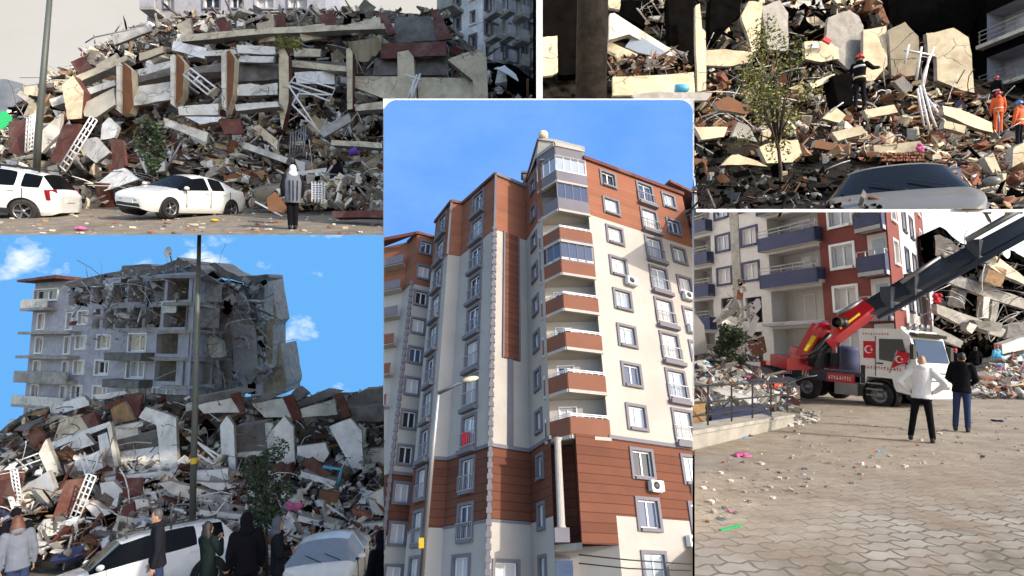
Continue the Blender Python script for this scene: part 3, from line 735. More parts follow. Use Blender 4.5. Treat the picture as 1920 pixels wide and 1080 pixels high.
def person(pos, h, yaw, label, top='cloth_black', legs='jeans', hair='hair_dark', hairkind='short', tilt=0, arms=None, stance=.1, step=0.0,
           hood=None, helmet=None, longcoat=0.0, head_turn=0, width=1.0, bands=(), lean=0.0, scarf=None, group=None, hem=None, bald=False):
    """a standing figure in its own frame: local +Y is the way the person faces, z up, feet at 0 (yaw 0 = facing away from the viewer)"""
    s = h / 1.75
    root = empty('person', pos, tilt_rot(pos, tilt, yaw), label, 'person', group)
    root.scale = (s * width, s * width, s)
    ln = lambda z: lean * max(0, z - .9)
    sh = [Vector((-.19, ln(1.43), 1.43)), Vector((.19, ln(1.43), 1.43))]
    arms = arms or (((-.26, .02, 1.15), (-.25, .10, .90)), ((.26, .02, 1.15), (.25, .10, .90)))
    el = [Vector(arms[0][0]), Vector(arms[1][0])]; wr = [Vector(arms[0][1]), Vector(arms[1][1])]
    for v in el + wr: v.y += ln(v.z)
    hip = [Vector((-.09, 0, .93)), Vector((.09, 0, .93))]
    ank = [Vector((-stance, -step, .09)), Vector((stance, step, .09))]
    kne = [(hip[i] + ank[i]) / 2 + Vector((0, .03, .02)) for i in (0, 1)]
    nk = Vector((0, ln(1.5) - .01, 1.5)); hd = Vector((0, ln(1.63) + .015, 1.625))
    # body: head with a face, neck, chest, arms, hands with five fingers, legs -- one continuous skin
    mb = MB(); T = Matrix.Rotation(rad(head_turn), 3, 'Z')
    mb.ell(hd, (.075, .092, .112), 'skin', T); mb.ell(hd + T @ Vector((0, .028, -.05)), (.055, .062, .062), 'skin', T)
    mb.ell(hd + T @ Vector((0, .098, -.018)), (.014, .02, .026), 'skin', T)
    mb.ell(hd + T @ Vector((0, .082, -.062)), (.026, .012, .012), 'skin', T)
    for q in (-1, 1): mb.ell(hd + T @ Vector((q * .077, -.005, -.01)), (.012, .022, .032), 'skin', T)
    capsule(mb, nk - Vector((0, 0, .06)), hd - Vector((0, .01, .06)), .055, .052, 'skin')
    torso(mb, [((0, 0, .88), .13, .09), ((0, ln(1.1), 1.1), .125, .085), ((0, ln(1.32), 1.32), .155, .095), ((0, ln(1.45), 1.45), .12, .075), ((0, ln(1.5), 1.5), .05, .05)], 'skin')
    for i in (0, 1):
        capsule(mb, sh[i], el[i], .046, .038, 'skin'); capsule(mb, el[i], wr[i], .037, .026, 'skin')
        capsule(mb, hip[i], kne[i], .075, .052, 'skin'); capsule(mb, kne[i], ank[i], .05, .036, 'skin')
    bo = mb.build('body', root, origin=None)
    fuse(bo, .016, 2)
    hb = MB()
    for i in (0, 1):
        d = (wr[i] - el[i]).normalized(); side = Vector((1 if i == 0 else -1, 0, 0)); side = (side - d * side.dot(d)).normalized(); nrm = d.cross(side)
        pc = wr[i] + d * .045; hb.ell(pc, (.036, .036, .016), 'skin', Matrix((nrm, d, side)).transposed(), 8, 6)
        for k, L in enumerate((.066, .075, .07, .055)):
            b0 = wr[i] + d * .08 + nrm * (.026 - .0175 * k); b1 = b0 + d * L * .5 + side * .008; b2 = b1 + d * L * .4 + side * .022
            hb.tube([b0 - d * .02, b0, b1, b2], [.009, .0088, .0082, .006], 'skin', 6)
        b0 = wr[i] + d * .03 + nrm * .03; hb.tube([b0, b0 + d * .03 + nrm * .022 + side * .01, b0 + d * .055 + nrm * .026 + side * .02], [.0105, .0095, .007], 'skin', 6)
    hb.build('hand', root, origin=None) if False else None
    hm = hb
    # hands join the body mesh
    me = bo.data; bm = bmesh.new(); bm.from_mesh(me)
    off = len(bm.verts); vv = [bm.verts.new(v) for v in hm.v]
    for f in hm.f:
        try: q = bm.faces.new([vv[k] for k in f]); q.smooth = True
        except ValueError: pass
    bm.to_mesh(me); bm.free()
    # eyes
    if not hood or True:
        for q in (-1, 1):
            e = MB(); e.ell(hd + T @ Vector((q * .03, .085, .012)), (.011, .008, .008), 'black_plastic', T, 8, 6); e.build('eye', root, origin=None)
    # trousers
    mb = MB(); hipw = .165
    torso(mb, [((0, 0, .84), .15, .115), ((0, 0, .95), .165, .12), ((0, 0, 1.06), .15, .11)], legs)
    for i in (0, 1):
        capsule(mb, hip[i] - Vector((0, 0, .02)), kne[i], .094, .073, legs); capsule(mb, kne[i], ank[i] + Vector((0, 0, .02)), .072, .062, legs)
    t = mb.build('trousers', root, origin=None); fuse(t, .018, 2)
    for i in (0, 1):
        mb = MB(); a = ank[i]; mb.ell((a.x, a.y + .05, .045), (.05, .135, .045), 'shoe'); mb.ell((a.x, a.y - .02, .07), (.046, .06, .06), 'shoe'); mb.build('shoe', root, origin=None)
    # jacket
    mb = MB(); bot = .86 - longcoat; fl = .02 + longcoat * .12
    rings = [((0, -.005, bot), .185 + fl, .135 + fl * .6), ((0, ln(.95), 1.0), .178, .128), ((0, ln(1.15), 1.15), .178, .125), ((0, ln(1.32), 1.32), .2, .13), ((0, ln(1.44), 1.43), .185, .11), ((0, ln(1.5), 1.50), .11, .09), ((0, ln(1.53), 1.545), .075, .075)]
    torso(mb, rings, top)
    for i in (0, 1):
        capsule(mb, sh[i], el[i], .082, .068, top); capsule(mb, el[i], wr[i] - (wr[i] - el[i]) * .06, .067, .05, top)
    if hood:
        mb.ell(hd + Vector((0, -.025, .012)), (.105, .118, .14), top, T); mb.ell((0, nk.y - .03, 1.5), (.13, .12, .08), top)
    elif hairkind != 'scarf':
        mb.ell((0, nk.y - .055, 1.5), (.115, .075, .06), top)
    j = mb.build('jacket', root, origin=None); fuse(j, .019, 2)
    if hood:                                             # open the hood at the face
        bm = bmesh.new(); bm.from_mesh(j.data)
        fc = hd + T @ Vector((0, .085, -.01))
        dl = [v for v in bm.verts if (v.co - fc).length < .085]
        bmesh.ops.delete(bm, geom=dl, context='VERTS'); bm.to_mesh(j.data); bm.free()
    if hem:
        mb = MB(); torso(mb, [((0, 0, bot - .015), .2, .148), ((0, 0, bot + .05), .194, .143)], hem); mb.build('hem', root, origin=None)
    for z, m, rx in bands:
        mb = MB(); torso(mb, [((0, ln(z), z - .03), .19 * rx, .14 * rx), ((0, ln(z), z + .03), .19 * rx, .14 * rx)], m); mb.build('reflective_band', root, origin=None)
    # hair, helmet, scarf
    if helmet:
        mb = MB(); mb.lathe([(.125, -.0), (.118, .01), (.112, .05), (.085, .105), (.04, .13), (0, .135)], helmet, Matrix.Translation(hd + Vector((0, 0, .02))), 18)
        mb.lathe([(.11, 0), (.15, -.012), (.15, -.004), (.11, .012)], helmet, Matrix.Translation(hd + Vector((0, 0, .02))) @ Matrix.Scale(1.12, 4, (0, 1, 0)), 18); mb.build('helmet', root, origin=None)
    elif not hood and hairkind != 'none':
        mb = MB()
        if hairkind == 'short':
            mb.ell(hd + T @ Vector((0, -.018, .022)), (.083, .09, .105), hair, T)
        elif hairkind == 'long':
            mb.ell(hd + T @ Vector((0, -.02, .015)), (.095, .1, .115), hair, T); mb.ell(hd + Vector((0, -.055, -.11)), (.125, .085, .17), hair)
        elif hairkind == 'cap':
            mb.ell(hd + T @ Vector((0, -.008, .035)), (.09, .1, .1), hair, T)
        elif hairkind == 'scarf':
            mb.ell(hd + T @ Vector((0, -.015, .005)), (.1, .11, .13), hair, T); mb.ell((0, nk.y - .02, 1.49), (.13, .12, .11), hair)
        o = mb.build('headscarf' if hairkind == 'scarf' else 'cap' if hairkind == 'cap' else 'hair', root, origin=None); fuse(o, .012, 3)
        if hairkind in ('short', 'long', 'cap', 'scarf'):
            bm = bmesh.new(); bm.from_mesh(o.data); fc = hd + T @ Vector((0, .1, -.03))
            rr = .085 if hairkind != 'cap' else .07
            bmesh.ops.delete(bm, geom=[v for v in bm.verts if (v.co - fc).length < rr], context='VERTS'); bm.to_mesh(o.data); bm.free()
    if scarf:
        mb = MB(); torso(mb, [((0, 0, .72), .2, .16), ((0, 0, 1.0), .215, .165), ((0, 0, 1.3), .235, .165), ((0, 0, 1.46), .2, .13), ((0, 0, 1.56), .1, .1)], scarf); o = mb.build('shawl', root, origin=None); fuse(o, .02, 2)
        for q in (-.1, -.02, .08):
            mb = MB(); mb.tube([(q, -.175, .78), (q * 1.05, -.178, 1.05), (q * 1.1, -.172, 1.32)], .012, 'cloth_dark', 6); mb.build('shawl_stripe', root, origin=None)
    return root
# ---------------------------------------------------------------- cars
def eval_split(ob, root, names):
    """evaluate modifiers, then split the mesh by material slot into parts named in names"""
    dg = bpy.context.evaluated_depsgraph_get(); dg.update()
    me = D.meshes.new_from_object(ob.evaluated_get(dg)); mats = list(ob.data.materials); out = []
    for i, nm in enumerate(names):
        bm = bmesh.new(); bm.from_mesh(me)
        bmesh.ops.delete(bm, geom=[f for f in bm.faces if f.material_index != i], context='FACES')
        # several panes: one object per island
        isl = []; seen = set()
        if nm == 'window':
            for f in bm.faces:
                if f in seen: continue
                st = [f]; seen.add(f); grp = []
                while st:
                    g = st.pop(); grp.append(g)
                    for e in g.edges:
                        for k in e.link_faces:
                            if k not in seen: seen.add(k); st.append(k)
                isl.append(grp)
        else: isl = [list(bm.faces)]
        for grp in isl:
            if not grp: continue
            idx = {}; vs = []; fs = []
            for f in grp:
                t = []
                for v in f.verts:
                    if v.index not in idx: idx[v.index] = len(vs); vs.append(v.co.copy())
                    t.append(idx[v.index])
                fs.append(t)
            m2 = D.meshes.new(nm); m2.from_pydata([tuple(v) for v in vs], [], fs); m2.materials.append(mats[i])
            for p in m2.polygons: p.use_smooth = True
            o = D.objects.new(nm, m2); COL.objects.link(o); o.parent = root; out.append(o)
        bm.free()
    D.objects.remove(ob); D.meshes.remove(me)
    return out
SEDAN = dict(st=[(2.28, .30, .60, .64, .60, .50), (2.12, .2, .70, .73, .80, .68), (1.6, .18, .80, .87, .88, .78), (1.0, .17, .90, .97, .90, .74), (.25, .17, .94, 1.37, .90, .60), (-.30, .17, .95, 1.44, .90, .60),
                 (-.42, .17, .95, 1.44, .90, .60), (-1.05, .17, .97, 1.37, .90, .58), (-1.2, .17, .97, 1.33, .90, .57), (-1.78, .2, 1.0, 1.06, .87, .66), (-2.15, .26, .97, 1.02, .82, .70), (-2.27, .36, .84, .90, .74, .60)],
             side=[(3, 4), (4, 5), (6, 7)], front=(3, 4), rear=(8, 9), fw=1.38, rw=-1.40, wr=.325, length=4.6)
SUV = dict(st=[(2.16, .36, .72, .80, .66, .54), (2.02, .26, .86, .92, .82, .70), (1.5, .25, .98, 1.06, .89, .78), (1.02, .25, 1.04, 1.11, .91, .76), (.42, .25, 1.06, 1.56, .91, .66), (-.22, .25, 1.08, 1.64, .91, .66),
               (-.34, .25, 1.08, 1.64, .91, .66), (-1.1, .25, 1.10, 1.62, .91, .65), (-1.25, .25, 1.10, 1.60, .91, .65), (-1.72, .26, 1.12, 1.55, .89, .64), (-2.02, .3, 1.06, 1.12, .86, .72), (-2.16, .4, .92, .96, .78, .66)],
           side=[(3, 4), (4, 5), (6, 7), (8, 9)], front=(3, 4), rear=(9, 10), fw=1.36, rw=-1.32, wr=.36, length=4.3)
def car(spec, pos, rot, label, paint='white_paint', scale=1.0, cat='car', group=None, plate=True, suv=False, grille='black_plastic', glass='glass_car'):
    root = empty('parked_car', pos, rot, label, cat, group); root.scale = (scale,) * 3
    st = spec['st']; ring = 13
    vs = []; fs = []; mi = []
    for x, zl, zb, zt, wb, wt in st:
        half = [(0, zl), (wb * .86, zl), (wb * .97, zl + .14), (wb, zl + (zb - zl) * .55), (wb * .975, zb), (wt, zt - .05 * (zt - zb > .2) - .015), (wt * .62, zt), (0, zt + .012)]
        pts = [(-y, z) for y, z in half[1:7]][::-1]
        full = half + [(-y, z) for y, z in half[1:7]][::-1]
        for y, z in full: vs.append((x, y, z))
    n = 14
    for i in range(len(st) - 1):
        for k in range(n):
            a = (i * n + k, i * n + (k + 1) % n, (i + 1) * n + (k + 1) % n, (i + 1) * n + k)
            fs.append(a); m = 0
            if k in (4, 9) and (i, i + 1) in spec['side'] : m = 1
            if k in (5, 6, 7, 8) and (i, i + 1) in (spec['front'], spec['rear']): m = 1
            if k in (0, 13): m = 2
            mi.append(m)
    fs.append(tuple(range(n))[::-1]); mi.append(0); fs.append(tuple((len(st) - 1) * n + k for k in range(n))); mi.append(0)
    me = D.meshes.new('body'); me.from_pydata(vs, [], fs)
    for m in (paint, glass, 'black_plastic'): me.materials.append(M[m])
    me.polygons.foreach_set('material_index', mi)
    bm = bmesh.new(); bm.from_mesh(me); bmesh.ops.recalc_face_normals(bm, faces=bm.faces[:]); cr = bm.edges.layers.float.new('crease_edge')
    for e in bm.edges:
        ms = {f.material_index for f in e.link_faces}
        if len(ms) > 1 or len(e.link_faces) == 1: e[cr] = 1.0
        else:
            ka, kb = e.verts[0].index % 14, e.verts[1].index % 14; ia, ib = e.verts[0].index // 14, e.verts[1].index // 14
            if ka == kb and ka in (4, 10): e[cr] = .55
            elif ka == kb and ka in (5, 9): e[cr] = .5
            elif ia == ib and ia in (0, len(st) - 1): e[cr] = .75
    bm.to_mesh(me); bm.free()
    ob = D.objects.new('body', me); COL.objects.link(ob)
    sd = ob.modifiers.new('s', 'SUBSURF'); sd.levels = 2; sd.render_levels = 2
    cutters = []
    for wx in (spec['fw'], spec['rw']):
        for q in (-1, 1):
            c = MB(); c.lathe([(0, -.32), (spec['wr'] * 1.16, -.32), (spec['wr'] * 1.16, .3), (0, .3)], 'black_plastic', Matrix.Translation((wx, q * .86, spec['wr'])) @ Matrix.Rotation(rad(90), 4, 'X'), 24, False)
            co = c.build('cutter', None, origin=None); cutters.append(co)
            b = ob.modifiers.new('b', 'BOOLEAN'); b.operation = 'DIFFERENCE'; b.object = co; b.solver = 'FAST' if hasattr(b, 'solver') else b.solver
    parts = eval_split(ob, root, ['body', 'window', 'underbody'])
    for c in cutters: D.objects.remove(c)
    wr = spec['wr']
    for wx in (spec['fw'], spec['rw']):
        for q in (-1, 1):
            wm = MB(); X = Matrix.Translation((wx, q * .80, wr)) @ Matrix.Rotation(rad(-90 * q), 4, 'X')
            wm.lathe([(wr * .62, -.1), (wr * .9, -.11), (wr, -.08), (wr, .08), (wr * .9, .115), (wr * .66, .11), (wr * .62, .07)], 'tyre', X, 24)
            wh = wm.build('wheel', root, origin=None)
            rm = MB(); rm.lathe([(wr * .66, .105), (wr * .6, .085), (wr * .57, .03), (0, .03)], 'black_plastic', X, 24)
            for k in range(5):
                a = k * 2 * math.pi / 5; p0 = X @ Vector((0, 0, .075)); p1 = X @ Vector((wr * .62 * math.cos(a), wr * .62 * math.sin(a), .085)); rm.bar(p0, p1, .05, .03, 'rim_metal', (0, 1, 0))
            rm.lathe([(wr * .66, .118), (wr * .62, .118), (wr * .6, .09)], 'rim_metal', X, 24)
            rm.lathe([(.07, .07), (.06, .1), (0, .1)], 'rim_metal', X, 12)
            rm.build('rim', wh, origin=None)
            am = MB(); am.lathe([(wr * 1.13, -.3), (wr * 1.13, .02), (0, -.28)], 'black_plastic', Matrix.Translation((wx, q * .84, wr)) @ Matrix.Rotation(rad(-90 * q), 4, 'X'), 20); am.build('wheel_arch', root, origin=None)
    fx, zl0, zb0, zt0 = st[0][0], st[0][1], st[0][2], st[0][3]; rx = st[-1][0]; zr0 = st[-1][2]
    for q in (-1, 1):
        hl = MB(); y0, y1 = q * .40, q * .80; z = st[1][2] - .03
        hl.prism([(fx - .045, y0, z - .10), (fx - .26, y1, z - .05), (fx - .42, q * .845, z + .05), (fx - .12, y0, z + .02)], (-.05, -q * .03, 0), 'clear_lamp')
        hl.build('headlight', root, origin=None)
        tl = MB(); z = st[-2][2]; xx = rx - .015
        tl.prism([(xx + .01, q * .52, z - .16), (xx + .12, q * .80, z - .17), (xx + .20, q * .845, z + .0), (xx + .03, q * .52, z - .02)] if not suv else [(xx + .02, q * .66, z - .3), (xx + .2, q * .885, z - .28), (xx + .26, q * .9, z + .02), (xx + .08, q * .70, z + .06)], (.06, 0, 0), 'red_lamp')
        tl.build('tail_light', root, origin=None)
        mr = MB(); mr.ell((st[3][0] - .18, q * 1.0, st[3][2] + .1), (.08, .1, .065), paint); mr.bar((st[3][0] - .16, q * .86, st[3][2] + .04), (st[3][0] - .18, q * .98, st[3][2] + .07), .05, .05, 'black_plastic'); mr.build('wing_mirror', root, origin=None)
        hn = MB()
        for hx in (-.22, -1.02): hn.box((hx, q * (st[5][4] * 1.0 + .005), st[5][2] - .1), (.17, .03, .03), 'white_metal' if paint == 'champagne_paint' else paint)
        hn.build('door_handle', root, origin=None)
        for hx in (.72, -.36, -1.3):
            dl = MB(); dl.bar((hx, q * (st[5][4] * .985), st[5][1] + .2), (hx, q * (st[5][4] * .985), st[5][2] - .02), .012, .04, 'black_plastic', (0, 1, 0)); dl.build('door_seam', root, origin=None)
    g = MB(); g.prism([(fx + .005, -.40, zb0 - .1), (fx + .005, .40, zb0 - .1), (fx - .035, .42, zb0 + .015), (fx - .035, -.42, zb0 + .015)], (-.06, 0, 0), grille)
    g.prism([(fx + .0, -.55, zl0 + .02), (fx + .0, .55, zl0 + .02), (fx + .012, .5, zl0 + .12), (fx + .012, -.5, zl0 + .12)], (-.08, 0, 0), 'black_plastic')
    g.box((fx + .005, 0, zb0 - .03), (.03, .8, .025), 'white_metal'); g.build('grille', root, origin=None)
    if plate:
        p = MB(); p.box((fx + .02, 0, zl0 + .17), (.02, .5, .11), 'plate_white'); p.build('number_plate', root, origin=None)
        p = MB(); p.box((rx - .02, 0, .78 if suv else .62), (.02, .5, .11), 'plate_white'); p.build('number_plate', root, origin=None)
    if suv:
        for q in (-1, 1):
            r = MB(); r.bar((.3, q * .6, 1.70), (-1.6, q * .6, 1.66), .04, .035, 'black_plastic')
            for x in (.3, -.6, -1.6): r.bar((x, q * .6, 1.58), (x, q * .6, 1.69), .04, .04, 'black_plastic')
            r.build('roof_rail', root, origin=None)
            cl = MB(); cl.box((0, q * .9, .33), (2.0, .05, .16), 'black_plastic'); cl.build('sill', root, origin=None)
    wp = MB(); wz_ = st[3][3]
    for q in (.1, .55): wp.bar((st[3][0] + .03, q, wz_ + .02), (st[3][0] - .22, q - .42, wz_ + .16), .015, .015, 'black_plastic')
    wp.build('wiper', root, origin=None)
    return root
# ---------------------------------------------------------------- trees
def leafmat(name, col):
    m, t, b = nodes(name); L = t.links.new
    tc = mk(t, 'ShaderNodeTexCoord'); n = mk(t, 'ShaderNodeTexNoise', Scale=3.0, Detail=5.0); L(tc.outputs['Object'], n.inputs['Vector'])
    r = mk(t, 'ShaderNodeValToRGB'); r.color_ramp.elements[0].position = .3; r.color_ramp.elements[1].position = .7
    r.color_ramp.elements[0].color = c4(mul(col, .55)); r.color_ramp.elements[1].color = c4(mul(col, 1.6)); L(n.outputs[0], r.inputs[0]); L(r.outputs[0], b.inputs['Base Color'])
    b.inputs['Roughness'].default_value = .6; M[name] = m
leafmat('leaf_dark', (.022, .04, .018)); leafmat('leaf_yellow', (.20, .19, .03)); leafmat('leaf_green', (.05, .075, .03))
def tree(name, label, base, h, crown_z, blobs, leaf, nleaf, leafsize, trunk_r, bend=(0, 0), group=None):
    """base world point; blobs: (x, y, z, r) clumps in metres from the base"""
    root = empty(name, base, None, label, 'tree', group)
    tm = MB(); b = Vector(base)
    tm.tube([(0, 0, -.2), (bend[0] * .3, bend[1] * .3, crown_z * .5), (bend[0], bend[1], crown_z), (bend[0] * 1.2, bend[1], h * .9)], [trunk_r, trunk_r * .8, trunk_r * .65, trunk_r * .15], 'bark', 8)
    for x, y, z, r in blobs:
        s0 = Vector((bend[0] * .9, bend[1], crown_z * rn(.8, 1.05))); e = Vector((x, y, z)); tm.tube([s0, s0.lerp(e, .5) + Vector((0, 0, .08)), e], [trunk_r * .4, trunk_r * .25, trunk_r * .08], 'bark', 6)
    tm.build('trunk', root, origin=None)
    cm_ = MB(); wts = [q[3] ** 2 for q in blobs]
    for i in range(nleaf):
        x, y, z, r = R.choices(blobs, wts)[0]
        while True:
            v = Vector((rn(-1, 1), rn(-1, 1), rn(-1, 1)))
            if .15 < v.length < 1: break
        p = Vector((x, y, z)) + v * r; s = leafsize * rn(.6, 1.4); m3 = rot_rand()
        cm_.add([p + m3 @ Vector(q) for q in ((-s * .5, 0, 0), (0, -s * .28, s * .1), (s * .6, 0, 0), (0, s * .28, s * .1))], [(0, 1, 2, 3)], leaf if R.random() < .8 else 'leaf_green')
    cm_.build('crown', root, origin=None)
    return root
# ================================================================ lower right: street with the crane truck
def brd(py): return 1.81 / ((py - CY) / F - .125)
def brg(px, py): return at(px, py, brd(py))
skymat('sky_right', (.80, .85, .93), (1.0, 1.0, 1.0), 1.0, .06, .68, (.3, .6))
mb = MB(); P4 = [at(1180, 352, 95), at(2120, 352, 95), at(2120, 800, 95), at(1180, 800, 95)]
mb.prism(P4, (0, .5, 0), 'sky_right'); tag(mb.build('sky'), kind='structure')
def pavers(name):
    m, t, b = nodes(name); L = t.links.new
    tc = mk(t, 'ShaderNodeTexCoord'); mp = mk(t, 'ShaderNodeMapping'); mp.inputs['Rotation'].default_value = (0, 0, rad(-11)); L(tc.outputs['Object'], mp.inputs[0])
    sp = mk(t, 'ShaderNodeSeparateXYZ'); L(mp.outputs[0], sp.inputs[0])
    def tri(src, per, amp):
        d = mk(t, 'ShaderNodeMath', operation='PINGPONG'); L(src, d.inputs[0]); d.inputs[1].default_value = per
        s = mk(t, 'ShaderNodeMath', operation='MULTIPLY'); L(d.outputs[0], s.inputs[0]); s.inputs[1].default_value = amp; return s.outputs[0]
    ax = mk(t, 'ShaderNodeMath', operation='ADD'); L(sp.outputs[0], ax.inputs[0]); L(tri(sp.outputs[1], .11, .22), ax.inputs[1])
    ay = mk(t, 'ShaderNodeMath', operation='ADD'); L(sp.outputs[1], ay.inputs[0]); L(tri(sp.outputs[0], .105, .45), ay.inputs[1])
    cb = mk(t, 'ShaderNodeCombineXYZ'); L(ax.outputs[0], cb.inputs[0]); L(ay.outputs[0], cb.inputs[1])
    br = mk(t, 'ShaderNodeTexBrick', Scale=1.15); L(cb.outputs[0], br.inputs['Vector'])
    br.inputs['Brick Width'].default_value = .42; br.inputs['Row Height'].default_value = .22; br.inputs['Mortar Size'].default_value = .019; br.inputs['Mortar Smooth'].default_value = .3
    br.inputs['Color1'].default_value = (.46, .425, .365, 1); br.inputs['Color2'].default_value = (.31, .28, .23, 1); br.inputs['Mortar'].default_value = (.085, .07, .045, 1); br.inputs['Bias'].default_value = -.1
    n1 = mk(t, 'ShaderNodeTexNoise', Scale=.55, Detail=9.0, Roughness=.68); L(tc.outputs['Object'], n1.inputs['Vector'])
    r1 = mk(t, 'ShaderNodeValToRGB'); r1.color_ramp.elements[0].position = .43; r1.color_ramp.elements[1].position = .58; r1.color_ramp.elements[0].color = (.0, 0, 0, 1); r1.color_ramp.elements[1].color = (.85, .85, .85, 1); L(n1.outputs[0], r1.inputs[0])
    n2 = mk(t, 'ShaderNodeTexNoise', Scale=1.6, Detail=8.0, Roughness=.7); L(tc.outputs['Object'], n2.inputs['Vector'])
    r2 = mk(t, 'ShaderNodeValToRGB'); r2.color_ramp.elements[0].color = (.10, .085, .04, 1); r2.color_ramp.elements[1].color = (.25, .165, .10, 1); r2.color_ramp.elements[0].position = .4; r2.color_ramp.elements[1].position = .6; L(n2.outputs[0], r2.inputs[0])
    m1 = mk(t, 'ShaderNodeMixRGB'); L(r1.outputs[0], m1.inputs[0]); L(br.outputs['Color'], m1.inputs[1]); L(r2.outputs[0], m1.inputs[2])
    # trodden dust lies over the far part of the square and in a track along the left side
    so = mk(t, 'ShaderNodeSeparateXYZ'); L(tc.outputs['Object'], so.inputs[0])
    lf = mk(t, 'ShaderNodeMath', operation='MULTIPLY_ADD'); L(so.outputs[0], lf.inputs[0]); lf.inputs[1].default_value = -.55; L(so.outputs[1], lf.inputs[2])
    n3 = mk(t, 'ShaderNodeTexNoise', Scale=.9, Detail=8.0, Roughness=.65); L(tc.outputs['Object'], n3.inputs['Vector'])
    m3 = mk(t, 'ShaderNodeMath', operation='MULTIPLY_ADD'); L(n3.outputs[0], m3.inputs[0]); m3.inputs[1].default_value = 5.0; L(lf.outputs[0], m3.inputs[2])
    mr = mk(t, 'ShaderNodeMapRange'); L(m3.outputs[0], mr.inputs[0]); mr.inputs[1].default_value = 4.6; mr.inputs[2].default_value = 7.4; mr.inputs[3].default_value = 0; mr.inputs[4].default_value = .93
    n4 = mk(t, 'ShaderNodeTexNoise', Scale=1.3, Detail=12.0, Roughness=.8); L(tc.outputs['Object'], n4.inputs['Vector'])
    r4 = mk(t, 'ShaderNodeValToRGB'); r4.color_ramp.elements[0].color = (.22, .17, .12, 1); r4.color_ramp.elements[1].color = (.43, .37, .295, 1); r4.color_ramp.elements[0].position = .35; r4.color_ramp.elements[1].position = .65; L(n4.outputs[0], r4.inputs[0])
    m2 = mk(t, 'ShaderNodeMixRGB'); L(mr.outputs[0], m2.inputs[0]); L(m1.outputs[0], m2.inputs[1]); L(r4.outputs[0], m2.inputs[2])
    L(m2.outputs[0], b.inputs['Base Color']); b.inputs['Roughness'].default_value = .85
    hm = mk(t, 'ShaderNodeMath', operation='MULTIPLY'); L(br.outputs['Fac'], hm.inputs[0]); hm.inputs[1].default_value = -1.0
    ha = mk(t, 'ShaderNodeMath', operation='MULTIPLY_ADD'); L(n4.outputs[0], ha.inputs[0]); ha.inputs[1].default_value = .8; L(hm.outputs[0], ha.inputs[2])
    bp = mk(t, 'ShaderNodeBump', Strength=.6, Distance=.02); L(ha.outputs[0], bp.inputs['Height']); L(bp.outputs[0], b.inputs['Normal']); M[name] = m
pavers('pavers')
mb = MB(); vs = []; fs = []; ys = [3.8, 4.6, 6, 8, 10.2, 12, 16, 22, 30, 45, 70, 96]
for y in ys:
    z = -(.125 * y + 1.81); x0 = .3425 * y if y <= 10.3 else .2 * y
    for k in range(9): vs.append((x0 + (1.06 * y - x0) * k / 8, y, z))
for i in range(len(ys) - 1):
    for k in range(8): fs.append((i * 9 + k, i * 9 + k + 1, (i + 1) * 9 + k + 1, (i + 1) * 9 + k))
mb.add(vs, fs, 'pavers'); tag(mb.build('street', None, origin=None), kind='structure')
# ---- the standing apartment house
BF = Frame(at(1520, 720, 36), 7)
bL, bR = BF.plan_d(1270, 48), BF.plan_d(1690, 31)
def on(px, a=bL, b=bR, z=6.0):
    lo, hi = -.6, 1.6
    f = lambda t: (lambda wv: CX + F * wv.x / wv.y)(BF.A + BF.R @ Vector((a.x + (b.x - a.x) * t, a.y + (b.y - a.y) * t, z)))
    for _ in range(50):
        md = (lo + hi) / 2
        if (f(md) < px) == (f(hi) > f(lo)): lo = md
        else: hi = md
    t = (lo + hi) / 2; return a + (b - a) * t
LBt = (bR - bL).length
def sp_(px): return (on(px) - bL).length
pj = on(1547); zf1 = BF.zat(pj, 605); zf0 = BF.zat(pj, 452); SB = (zf0 - zf1) / 2; UB = SB / 2.8
broot = BF.root('apartment_house', 'white and red apartment house with navy balconies behind the crane truck', 'building')
floors = [zf1 + SB * k for k in range(-2, 5)]; ZT = zf1 + SB * 4.3; ZG = zf1 - SB * 3
bw = MB(); ops = []; wins = []
def zwin(px0, px1, lo, hi, ks, trim, kind='w'):
    for k in ks:
        z = zf1 + SB * k; o = (sp_(px0), sp_(px1), z + lo * UB, z + hi * UB); ops.append(o); wins.append((o, trim, kind, k))
zwin(1349, 1373, .9, 2.15, (1, 2, 3), 'navy'); zwin(1397, 1425, .9, 2.2, (1, 2, 3), 'navy')
zwin(1565, 1605, .8, 2.25, (-1, 0, 1, 2, 3), 'white_metal')
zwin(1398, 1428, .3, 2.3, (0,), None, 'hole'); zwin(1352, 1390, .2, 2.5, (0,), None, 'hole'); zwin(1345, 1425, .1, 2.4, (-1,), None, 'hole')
zwin(1302, 1338, .25, 2.5, (-1, 0, 1, 2, 3), None, 'loggia'); zwin(1446, 1543, .25, 2.55, (-2, -1, 0, 1, 2, 3), None, 'loggia')
sred = sp_(1549)
Pf = wall_grid(bw, bL, bR, ZG, ZT, ops, .25, lambda s, z: 'red_facade' if s > sred else 'pale_wall', 'pale_wall', cuts=())
